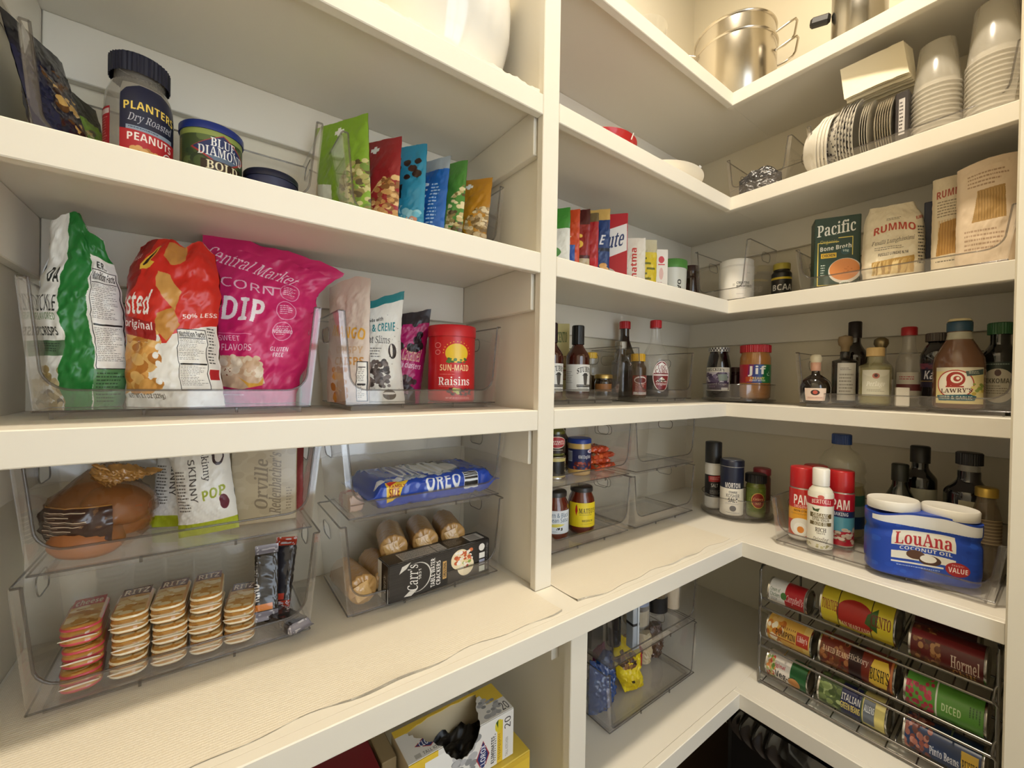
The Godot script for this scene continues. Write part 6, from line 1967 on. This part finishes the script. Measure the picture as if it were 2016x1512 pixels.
	pg(im, [[56, 86], [74, 98], [96, 90], [88, 112], [62, 108]], "3a4a24")
	rc(im, 44, 120, 112, 28, "6a5a34")
	tx(im, "ORGANIC", 60, 122, 80, 24, "ece6d4", "b")
	tx(im, "EXTRA VIRGIN", 58, 150, 84, 18, "5a4c2c", "b")
	rc(im, 44, 172, 112, 22, "6a5a34")
	tx(im, "OLIVE OIL", 66, 174, 68, 18, "ece6d4", "b")
	tx(im, "RICH", 74, 206, 54, 24, "4a4030", "F")
	tx(im, "TASTE", 80, 234, 44, 10, "4a4030", "s")
	tx(im, "Drizzling", 58, 262, 86, 36, "4a4030", "f", {"sl": 10})
	blobs(im, 0, 308, 200, 20, ["a8a06a", "c8c08a"], 30, 4, 8)
	vessel("spray_bottle", "white olive oil spray bottle with a red banner label", "spray bottle", Vector3(0.775, yb, 0.268), toward(0.775, 0.268, 2), [[0, 0], [0.026, 0], [0.0285, 0.003], [0.0285, 0.145], [0.026, 0.155], [0.018, 0.166], [0.0165, 0.17], [0, 0.17]], mat("e6e2d0", 0.2), {"cap": [0.168, 0.0195, 0.046, mat("e8e4da", 0.25, {"coat": 0.4}), 0], "labels": [[0.004, 0.150, 90, ink(im, 0.3)]]})
	im = cv(200, 220, "3a6a5a")
	rc(im, 0, 70, 200, 70, "8a9a94")
	rc(im, 0, 140, 200, 80, "24406a")
	vessel("oil_jug", "big clear ribbed oil jug with a blue cap behind the sprays", "jug", Vector3(0.955, yb, 0.262), toward(0.955, 0.262, 10), [[0, 0], [0.052, 0], [0.058, 0.008], [0.058, 0.13], [0.055, 0.145], [0.058, 0.16], [0.054, 0.176], [0.058, 0.19], [0.054, 0.215], [0.04, 0.24], [0.024, 0.252], [0.021, 0.258], [0.021, 0.27], [0, 0.27]], mat("d4cfb4", 0.06, {"alpha": 0.26}), {"fill": [0.15, mat("b59c3a", 0.1, {"alpha": 0.7})], "cap": [0.264, 0.0235, 0.03, mat("22407e", 0.35), 34], "labels": [[0.03, 0.125, 60, ink(im, 0.35)]]})
	vessel("oil_bottle", "dark green oil bottle with a square neck, in front of the taller dark bottle", "bottle", Vector3(0.905, yb, 0.402), 0, bp(0.030, 0.225, 0.14, 0.0155, 0.185), mat("10160e", 0.1, {"coat": 0.8}), {"cap": [0.19, 0.0175, 0.045, mat("14160f", 0.4)], "labels": [[0.11, 0.13, 180, mat("2c4a1c", 0.4)]]})
	vessel("oil_bottle", "tallest dark oil bottle behind the blue coconut oil tub", "bottle", Vector3(0.975, yb, 0.428), toward(0.975, 0.428), bp(0.034, 0.265, 0.19, 0.017, 0.225), mat("0e100e", 0.1, {"coat": 0.8}), {"cap": [0.235, 0.02, 0.045, mat("12120f", 0.4)], "labels": [[0.08, 0.17, 50, mat("a8a48e", 0.45), 20.0]]})
	var t: Node3D = twin_tub(yb)
	im = cv(150, 200, "b0a88c")
	fine(im, 20, 30, 110, 140, 12, "8a8268")
	var bg := vessel("vanilla_bottle", "large black bottle with a black cap and plain cream label", "bottle", Vector3(0.948, yb, 0.520), toward(0.948, 0.520, 10), bp(0.044, 0.232, 0.175, 0.0205, 0.215), mat("0f0f14", 0.08, {"coat": 0.9}), {"cap": [0.248, 0.0235, 0.03, mat("141318", 0.4), 34], "labels": [[0.03, 0.165, 46, ink(im, 0.45), 14.0]]})
	part(bg, "neck", lathe([[0, 0.2322], [0.019, 0.2322], [0.019, 0.247], [0, 0.247]], 28), mat("a8a49a", 0.1, {"alpha": 0.5}))
	im = cv(100, 180, "6e5c46")
	for k in 8:
		rc(im, 0, k * 24, 100, 6, "a8946e")
	vessel("extract_bottle", "slim ribbed bottle with a gold cap beside the black bottle", "bottle", Vector3(0.884, yb, 0.555), toward(0.884, 0.555), [[0, 0], [0.02, 0], [0.024, 0.004], [0.0235, 0.03], [0.0245, 0.04], [0.0235, 0.05], [0.0245, 0.06], [0.0235, 0.07], [0.0245, 0.08], [0.0245, 0.14], [0.018, 0.17], [0.0155, 0.18], [0.0155, 0.195], [0, 0.195]], mat("7a6a52", 0.08, {"alpha": 0.55}), {"cap": [0.187, 0.019, 0.022, mat("b89a4a", 0.3, {"metal": 0.8})], "labels": [[0.082, 0.138, 80, ink(im, 0.4)]]})

func twin_tub(yb: float) -> Node3D:
	# twin-lidded tub: a rounded, slightly waisted body under two white lids
	var w := 0.198
	var d := 0.095
	var h := 0.150
	var t := thing("coconut_oil_tub", "blue twin tub of coconut oil with two white lids", "tub", Vector3(0.783, yb, 0.462), toward(0.783, 0.462, 14))
	var sec := func(u: float, v: float, e: float) -> Vector3:
		var a: float = u * TAU
		var s := sin(a)
		var c := cos(a)
		var x: float = signf(s) * pow(absf(s), 0.55) * w / 2
		var z: float = signf(c) * pow(absf(c), 0.6) * d / 2
		var k := 1.0 - 0.045 * exp(-pow((v - 0.72) / 0.06, 2.0)) - 0.06 * smoothstep(0.05, 0.0, v) - 0.02 * exp(-pow((v - 0.1) / 0.05, 2.0))
		var top: float = h + 0.0 - 0.012 * smoothstep(0.2, 0.9, absf(x) / (w / 2)) 
		return Vector3(x * k + 0.0 * e, v * top, z * k + e * c)
	var b := MB.new()
	grid_into(b, func(u, v): return sec.call(u, v, 0.0), 72, 26)
	grid_into(b, func(u, v): return sec.call(u, 1.0, 0.0) * Vector3(1.0 - v, 1, 1.0 - v), 72, 3)
	grid_into(b, func(u, v): return sec.call(1.0 - u, 0.0, 0.0) * Vector3(1.0 - v, 1, 1.0 - v), 72, 2)
	part(t, "body", b.mesh(), mat("1e44a8", 0.3))
	var im := cv(400, 300, "2047ac")
	blobs(im, 0, 0, 400, 300, ["224cb4", "1c40a0", "2a56bc"], 80, 10, 26)
	pg(im, [[0, 0], [0, 26], [140, 56], [260, 62], [400, 50], [400, 0]], "e6e6e4")
	rc(im, 70, 76, 232, 140, "e6e2d6")
	tx(im, "LouAna", 82, 84, 208, 60, "b0222c", "F")
	pg(im, [[60, 148], [320, 152], [326, 186], [200, 176], [60, 178]], "2047ac")
	tx(im, "COCONUT OIL", 100, 153, 190, 20, "e8e4dc", "b", {"rise": -3})
	el(im, 160, 188, 34, 22, "5a3a28")
	el(im, 212, 206, 40, 24, "4a2e22")
	el(im, 206, 200, 30, 18, "eae6dc")
	rc(im, 70, 228, 190, 8, "e6e2d6")
	fine(im, 90, 246, 160, 10, 1, "a8bce4")
	el(im, 310, 226, 44, 34, "a8262c")
	fine(im, 288, 204, 46, 10, 2, "e8c4c0")
	tx(im, "VALUE", 276, 218, 70, 24, "f4ece6", "b")
	var fr := MB.new()
	grid_into(fr, func(u, v):
		var q: float = lerpf(-0.93, 0.93, u)
		return sec.call(signf(q) * asin(pow(absf(q), 1.0 / 0.55)) / TAU, lerpf(0.03, 0.97, v), 0.0009), 48, 24)
	part(t, "label", fr.mesh(), ink(im, 0.3), Vector3(0, 0, 0.0004))
	for s in [-1.0, 1.0]:
		part(t, "lid", lathe([[0, 0], [0.047, 0], [0.0478, 0.002], [0.0478, 0.02], [0.046, 0.0225], [0.042, 0.0215], [0, 0.0215]], 44), mat("e8e4da", 0.35), Vector3(s * 0.0488, h - 0.0075 + (0.004 if s < 0 else 0.0), 0), Vector3(0, 0, s * -0.03))
	return t

func fill_under_right() -> void:
	# two stacked clear bins of odds and ends
	bin("clear bin under the worktop holding candy and a yellow bag, lower of its stack", Vector3(0.395, LOW + 0.0008, -0.080), 0, 0.365, 0.22, 0.152, {"fl": 0.014, "lip": 0.016, "r": 0.012})
	bin("clear bin under the worktop holding toothpicks and a clear bottle, upper of its stack", Vector3(0.395, LOW + 0.1545, -0.080), 0, 0.365, 0.22, 0.152, {"fl": 0.014, "lip": 0.03, "r": 0.02})
	var y := LOW + 0.0143
	var t := pouch("candy_bag", "shiny crumpled blue bag in the lower bin beside the divider", "bag", Vector3(0.262, y, -0.045), 8, 0.10, 0.125, mat("1d3f78", 0.22, {"coat": 0.7}), {"t": [0.02, 0.032, 0.03, 0.02, 0.006], "wr": 0.009, "seed": 71, "top": [0.01, -0.012, 0.008, -0.01]})
	var im := cv(160, 200, "d8c01a")
	blobs(im, 0, 0, 160, 200, ["d2b818", "e0ca28", "c8ac14"], 40, 10, 24)
	blobs(im, 10, 50, 90, 60, ["4a2e1c", "6a4628", "33201a", "8a6034"], 40, 7, 13)
	el(im, 60, 160, 9, 7, "2a1c14")
	t = pouch("candy_bag", "bright yellow bag with chocolate pieces printed on it", "bag", Vector3(0.366, y, -0.030), -6, 0.108, 0.138, ink(im, 0.28), {"t": [0.003, 0.02, 0.024, 0.018, 0.004], "wr": 0.008, "seed": 72, "l": [-0.4, -0.8, -0.9, -0.6], "r": [0.95, 0.75, 0.9, 0.7], "top": [0.01, -0.01, 0.012]})
	lean(t, 6, 14)
	im = cv(160, 200, "7a2a5e")
	t = pouch("candy_bag", "small magenta bag squeezed between the blue and yellow bags", "bag", Vector3(0.308, y, -0.092), 10, 0.06, 0.11, mat("8a2a62", 0.3), {"t": [0.012, 0.016, 0.01, 0.002], "wr": 0.005, "seed": 73})
	t = pouch("candy_bag", "clear and red packet of sweets lying behind the yellow bag", "bag", Vector3(0.458, y, -0.105), -10, 0.07, 0.085, mat("c8a8a4", 0.12, {"alpha": 0.7}), {"t": [0.02, 0.024, 0.02, 0.006], "wr": 0.008, "seed": 74})
	part(t, "red_sweet", lathe([[0, 0], [0.011, 0.003], [0.012, 0.05], [0.009, 0.056], [0, 0.056]], 16), mat("a8242c", 0.3, {"coat": 0.5}), Vector3(0.008, 0.004, 0.028))
	t = pouch("candy_bag", "cream wrapped roll beside the red packet of sweets", "bag", Vector3(0.502, y, -0.085), -10, 0.042, 0.085, mat("c4b28e", 0.3, {"coat": 0.5}), {"t": [0.018, 0.02, 0.018, 0.008], "wr": 0.006, "seed": 75})
	t = pouch("candy_bag", "shiny brown chocolate bag at the far side of the lower bin", "bag", Vector3(0.553, y, -0.09), -12, 0.06, 0.092, mat("4e3324", 0.18, {"coat": 0.9}), {"t": [0.022, 0.028, 0.026, 0.012], "wr": 0.007, "seed": 76})
	var yu := LOW + 0.1545 + 0.0137
	carton("foil_box", "slim silver and black box standing in the upper bin beside the divider", "box", Vector3(0.246, yu, -0.07), 0.1, 0.05, 0.145, 0.05, mat("4a4848", 0.25, {"metal": 0.6}))
	t = carton("gum_pack", "tall shiny silver pack standing at the front of the upper bin", "packet", Vector3(0.322, yu, 0.008), deg_to_rad(-10), 0.022, 0.135, 0.026, mat("bcc4ce", 0.15, {"metal": 0.35}))
	part(t, "seal", rbox(0.0226, 0.008, 0.0266, 0.001), mat("2a2c30", 0.3), Vector3(0, 0.06, 0))
	part(t, "front_fin", rbox(0.004, 0.12, 0.003, 0.001), mat("dfe6ee", 0.12, {"metal": 0.2}), Vector3(0.004, 0.006, 0.0148))
	vessel("black_bottle", "slim black bottle behind the silver pack", "bottle", Vector3(0.292, yu, -0.03), 0, bp(0.02, 0.13, 0.1, 0.012, 0.12), mat("141416", 0.15, {"coat": 0.7}), {"cap": [0.128, 0.014, 0.012, mat("202022", 0.3)]})
	im = cv(200, 160, "8a92a8")
	fine(im, 60, 20, 80, 30, 3, "384a78")
	blobs(im, 40, 70, 120, 60, ["c8ccd4", "6a7494", "a84a4a"], 24, 7, 14)
	vessel("clear_jar", "clear jar with a blue and red label in the upper bin", "jar", Vector3(0.425, yu, -0.06), toward(0.425, -0.06), [[0, 0], [0.036, 0], [0.038, 0.004], [0.038, 0.135], [0.036, 0.14], [0, 0.14]], mat("a8acb4", 0.06, {"alpha": 0.22}), {"fill": [0.045, mat("b8a888", 0.5)], "cap": [0.139, 0.037, 0.011, mat("3a4a78", 0.4)], "labels": [[0.06, 0.128, 62, ink(im, 0.35)]]})
	# toothpicks
	t = vessel("toothpick_jar", "clear jar of wooden toothpicks with a black label", "jar", Vector3(0.520, yu, -0.06), toward(0.52, -0.06), [[0, 0], [0.030, 0], [0.032, 0.003], [0.032, 0.118], [0, 0.118]], mat("b8b0a4", 0.05, {"alpha": 0.12}), {"cap": [0.117, 0.031, 0.016, mat("4a2a18", 0.4)], "labels": [[0.008, 0.052, 92, mat("121113", 0.4)]]})
	var b := MB.new()
	for k in 46:
		var a := rng.randf() * TAU
		var r := sqrt(rng.randf()) * 0.026
		var p := Vector3(cos(a) * r, 0.004, sin(a) * r)
		tube_into(b, [p, p * Vector3(0.9, 0, 0.9) + Vector3(0, rng.randf_range(0.075, 0.086), 0)], 0.0011, 5)
	var tk := part(t, "toothpicks", b.mesh(), mat("c9a468", 0.6))
	tk.set_meta("kind", "stuff")
	vessel("clear_bottle", "slim clear bottle of white powder beside the toothpicks", "bottle", Vector3(0.578, yu, -0.045), 0, bp(0.0235, 0.105, 0.085, 0.014, 0.1), mat("c8c4bc", 0.05, {"alpha": 0.2}), {"fill": [0.082, mat("d8c4a4", 0.7)], "cap": [0.104, 0.017, 0.03, mat("c9c9cc", 0.1, {"alpha": 0.5}), 0]})
	can_rack()
	# bin with a black sack on the floor
	t = thing("waste_bin", "black waste bin lined with a glossy black sack under the low shelf", "waste bin", Vector3(0.835, 0.0006, 0.29))
	part(t, "body", rbox(0.30, 0.36, 0.44, 0.02), mat("0f0f10", 0.4))
	b = MB.new()
	grid_into(b, func(u, v):
		var a: float = u * TAU
		var s := sin(a)
		var c := cos(a)
		var q := Vector3(signf(s) * pow(absf(s), 0.4) * 0.158, 0, signf(c) * pow(absf(c), 0.4) * 0.228)
		var bunch: float = 0.007 * sin(u * 330.0 + 3.0 * sin(u * 50.0)) * (0.4 + 0.6 * sin(PI * v))
		var k: float = sin(PI * v)
		return Vector3(q.x * (1.0 + 0.10 * k) + s * bunch, 0.315 + 0.085 * v + bunch * 0.6, q.z * (1.0 + 0.07 * k) + c * bunch), 420, 14)
	grid_into(b, func(u, v): return Vector3((u - 0.5) * 0.29, 0.372 - 0.03 * sin(PI * u) * sin(PI * v) + 0.008 * noise.get_noise_2d(u * 6.0, v * 8.0), (0.5 - v) * 0.43), 24, 24)
	part(t, "sack", b.mesh(), mat("1a1a1b", 0.14, {"coat": 1.0}), Vector3(0, 0.006, 0))

# three sloping tiers of lying cans in a chrome wire rack
func can_rack() -> void:
	var yl := LOW + 0.0008
	var ch := mat("8a8782", 0.25, {"metal": 0.9})
	var t := thing("can_rack", "three-tier dark chrome wire can rack on the low shelf", "rack", Vector3(0.83, yl, 0.37))
	var z0 := -0.222
	var z1 := 0.222
	var xf := -0.118    # front, towards the room
	var xb := 0.175
	var tiers := [0.006, 0.106, 0.216]
	for z in [z0, z1]:
		part(t, "side_frame", tube([Vector3(xf, 0.003, z), Vector3(xf, 0.318, z), Vector3(xf + 0.012, 0.33, z), Vector3(xb - 0.012, 0.33, z), Vector3(xb, 0.318, z), Vector3(xb, 0.003, z)], 0.0036, 8), ch)
	for k in 3:
		var yy: float = tiers[k]
		for q in [[xf, yy], [xf, yy + 0.026], [xb - 0.006, yy + 0.033]]:
			part(t, "rail", tube([Vector3(q[0], q[1], z0), Vector3(q[0], q[1], z1)], 0.0032, 8), ch)
		for j in 9:
			var z := lerpf(z0 + 0.01, z1 - 0.01, j / 8.0)
			part(t, "wire", tube([Vector3(xf, yy + 0.001, z), Vector3(xb - 0.006, yy + 0.034, z)], 0.0015, 6), ch)
		for zz in [z0 + 0.131, z0 + 0.293]:
			var path := [Vector3(xf, yy + 0.026, zz), Vector3(xf + 0.006, yy + 0.034, zz), Vector3(xf + 0.05, yy + 0.04, zz), Vector3(xb - 0.01, yy + 0.075, zz)]
			part(t, "divider_wire", tube(path, 0.002, 6), ch)
		for e in [[z0, -1.0], [z1, 1.0]]:
			part(t, "clip", tube([Vector3(xf - 0.002, yy - 0.004, e[0]), Vector3(xf - 0.008, yy + 0.008, e[0] - e[1] * 0.006), Vector3(xf - 0.004, yy + 0.03, e[0] - e[1] * 0.004), Vector3(xf, yy + 0.04, e[0])], 0.0026, 6), ch)
	# cans: tier (0 low), z from, z to, radius, print
	var g := "cans lying in the wire rack"
	var put := func(called: String, label: String, tier: int, za: float, zb: float, r: float, m: Material, back := 0.0) -> void:
		var h := zb - za
		var slope := 0.033 / 0.287
		var x := xf + 0.006 + r + back
		var yy: float = tiers[tier] + 0.0022 + 0.0018 + r * 1.006 + (x - xf) * slope + 0.0036
		var c := can(called, label, t.position + Vector3(x, yy, za), r, h, m, g)
		# axis along +z; the print's middle faces the room
		c.basis = Basis(Vector3.BACK, deg_to_rad(-10)) * lying()
	# canvases: u runs round the can (down the front), v along it, first row at the far end of the axis (+z)
	var im := cv(420, 220, "e6e2da")
	rc(im, 0, 0, 420, 120, "b01e26")
	tx(im, "Campbell's", 196, 6, 50, 112, "f0e8de", "f", {"rot": -1, "sl": 12})
	el(im, 214, 126, 20, 18, "4a7a3a")
	tx(im, "Cream of", 180, 150, 22, 60, "3a5a34", "s", {"rot": -1})
	tx(im, "Chicken", 206, 150, 24, 60, "3a5a34", "s", {"rot": -1})
	tx(im, "SOUP", 236, 166, 18, 40, "5a5a50", "s", {"rot": -1})
	rc(im, 0, 0, 420, 8, "8a8478")
	put.call("soup_can", "red and white can of chicken soup lying on the top tier", 2, z0 + 0.014, z0 + 0.112, 0.033, ink(im, 0.3))
	im = cv(560, 300, "d0b92e")
	el(im, 290, 150, 74, 80, "a8281e")
	pg(im, [[220, 60], [330, 60], [300, 110], [260, 100]], "3a5a24")
	tx(im, "TOMATOES", 250, 226, 46, 70, "7a1e18", "F", {"rot": -1})
	tx(im, "SAN MARZANO", 330, 90, 30, 130, "e8d8a8", "F", {"rot": -1})
	tx(im, "CENTO", 250, 8, 50, 76, "6a1a16", "F", {"rot": -1})
	rc(im, 0, 84, 560, 4, "4a3a18")
	rc(im, 0, 222, 560, 4, "4a3a18")
	put.call("tomato_can", "big yellow can of whole tomatoes lying on the top tier", 2, z0 + 0.138, z0 + 0.288, 0.048, ink(im, 0.35))
	im = cv(420, 220, "5a1a18")
	blobs(im, 120, 130, 200, 90, ["8a5a34", "6a3a22", "a87848", "4a2416"], 60, 8, 15)
	tx(im, "Hormel", 200, 10, 52, 84, "d8c8b4", "F", {"rot": -1})
	tx(im, "Chili", 256, 20, 50, 70, "d8a05a", "F", {"rot": -1})
	rc(im, 150, 0, 30, 220, "7a2426")
	put.call("chili_can", "dark red can of chili lying on the top tier", 2, z0 + 0.308, z0 + 0.428, 0.038, ink(im, 0.35))
	im = cv(460, 240, "d8a84a")
	blobs(im, 150, 150, 160, 90, ["c87a28", "e0b468", "f0e2c4", "b8641e"], 30, 12, 24)
	rc(im, 0, 0, 460, 36, "e2be6a")
	rc(im, 190, 6, 70, 66, "b5321e")
	tx(im, "Libby's", 204, 12, 40, 54, "f4ead8", "F", {"rot": -1})
	tx(im, "PUMPKIN", 214, 78, 34, 110, "4a2a16", "b", {"rot": -1})
	fine(im, 190, 80, 16, 90, 8, "7a4a20")
	rc(im, 256, 80, 6, 150, "a8501e")
	put.call("pumpkin_can", "golden can of pumpkin lying on the middle tier", 1, z0 + 0.012, z0 + 0.124, 0.037, ink(im, 0.3))
	im = cv(520, 320, "6e2416")
	blobs(im, 150, 190, 220, 130, ["6a3a22", "8a5230", "4a2416", "a46a3e"], 70, 10, 17)
	rc(im, 0, 128, 520, 56, "2a1210")
	tx(im, "BAKED BEANS", 228, 186, 26, 120, "e0c8a0", "F", {"rot": -1})
	tx(im, "Hickory", 216, 100, 36, 86, "e8d8c0", "f", {"rot": -1})
	pg(im, [[190, 24], [240, 10], [330, 24], [340, 70], [320, 96], [240, 90], [196, 80]], "e0b83a")
	tx(im, "BUSH'S", 236, 14, 60, 78, "22140e", "F", {"rot": -1})
	rc(im, 0, 0, 520, 10, "b86a3a")
	put.call("bean_can", "large brown can of baked beans with a yellow emblem on the middle tier", 1, z0 + 0.137, z0 + 0.289, 0.040, ink(im, 0.3))
	im = cv(460, 260, "5e9a3e")
	blobs(im, 100, 166, 300, 94, ["b8324a", "a02a40", "c84a5e"], 110, 8, 14)
	pg(im, [[0, 260], [0, 170], [120, 160], [180, 200], [180, 260]], "5e9a3e")
	rc(im, 0, 150, 460, 6, "e0ded0")
	tx(im, "DICED", 220, 70, 34, 64, "cfe0b4", "b", {"rot": -1})
	fine(im, 190, 10, 60, 40, 4, "2f5a24")
	put.call("tomato_can", "green can with red diced tomatoes printed on it, middle tier", 1, z0 + 0.302, z0 + 0.430, 0.037, ink(im, 0.3))
	im = cv(420, 230, "245a2e")
	rc(im, 0, 90, 420, 140, "ddd4c8")
	tx(im, "Veg-all", 214, 60, 56, 116, "1c1a18", "b", {"rot": -1})
	tx(im, "Original", 180, 120, 26, 84, "b5323a", "b", {"rot": -1})
	el(im, 250, 66, 30, 34, "c88a4a")
	blobs(im, 160, 180, 130, 50, ["a8b06a", "d8884a", "c84a3a", "e0d8a0", "6a8a3a"], 50, 7, 13)
	put.call("vegetable_can", "green and cream can of mixed vegetables on the bottom tier", 0, z0 + 0.012, z0 + 0.118, 0.034, ink(im, 0.3))
	im = cv(460, 280, "d9c878")
	rc(im, 0, 90, 460, 190, "4a5a34")
	blobs(im, 0, 180, 460, 100, ["6a7a44", "8a9a5a", "4a5a30", "a0ac74"], 90, 9, 18, 1.2)
	rc(im, 130, 96, 220, 84, "22264e")
	tx(im, "ITALIAN", 190, 98, 32, 80, "e8e4d8", "b", {"rot": -1})
	tx(im, "GREEN BEANS", 230, 98, 34, 82, "e8d060", "b", {"rot": -1})
	rc(im, 170, 40, 120, 46, "6a7078")
	tx(im, "ALLENS", 196, 42, 30, 40, "f0f0ec", "b", {"rot": -1})
	put.call("bean_can", "can of Italian green beans with a navy panel on the bottom tier", 0, z0 + 0.137, z0 + 0.277, 0.037, ink(im, 0.3))
	im = cv(460, 260, "26385e")
	blobs(im, 100, 170, 300, 90, ["a8685a", "8a4a40", "c08474", "70382e"], 90, 9, 15)
	pg(im, [[190, 8], [310, 8], [316, 60], [190, 64]], "dcb43c")
	tx(im, "BUSH'S", 220, 10, 50, 50, "201610", "F", {"rot": -1})
	tx(im, "Pinto Beans", 226, 70, 40, 100, "e0e0e4", "F", {"rot": -1})
	put.call("bean_can", "blue can of pinto beans with a yellow emblem on the bottom tier", 0, z0 + 0.302, z0 + 0.428, 0.037, ink(im, 0.3))
	# a second chili can behind on the top tier
	im = cv(300, 120, "4a1a1a")
	put.call("chili_can", "dark can lying behind the chili on the top tier", 2, z0 + 0.300, z0 + 0.410, 0.034, ink(im, 0.4), 0.082)

func lying() -> Basis:   # local y (the can's axis) to +z; local +z (the print's middle) to -x, towards the room
	return Basis(Vector3(0, 1, 0), Vector3(0, 0, 1), Vector3(1, 0, 0)) * Basis(Vector3.UP, PI)
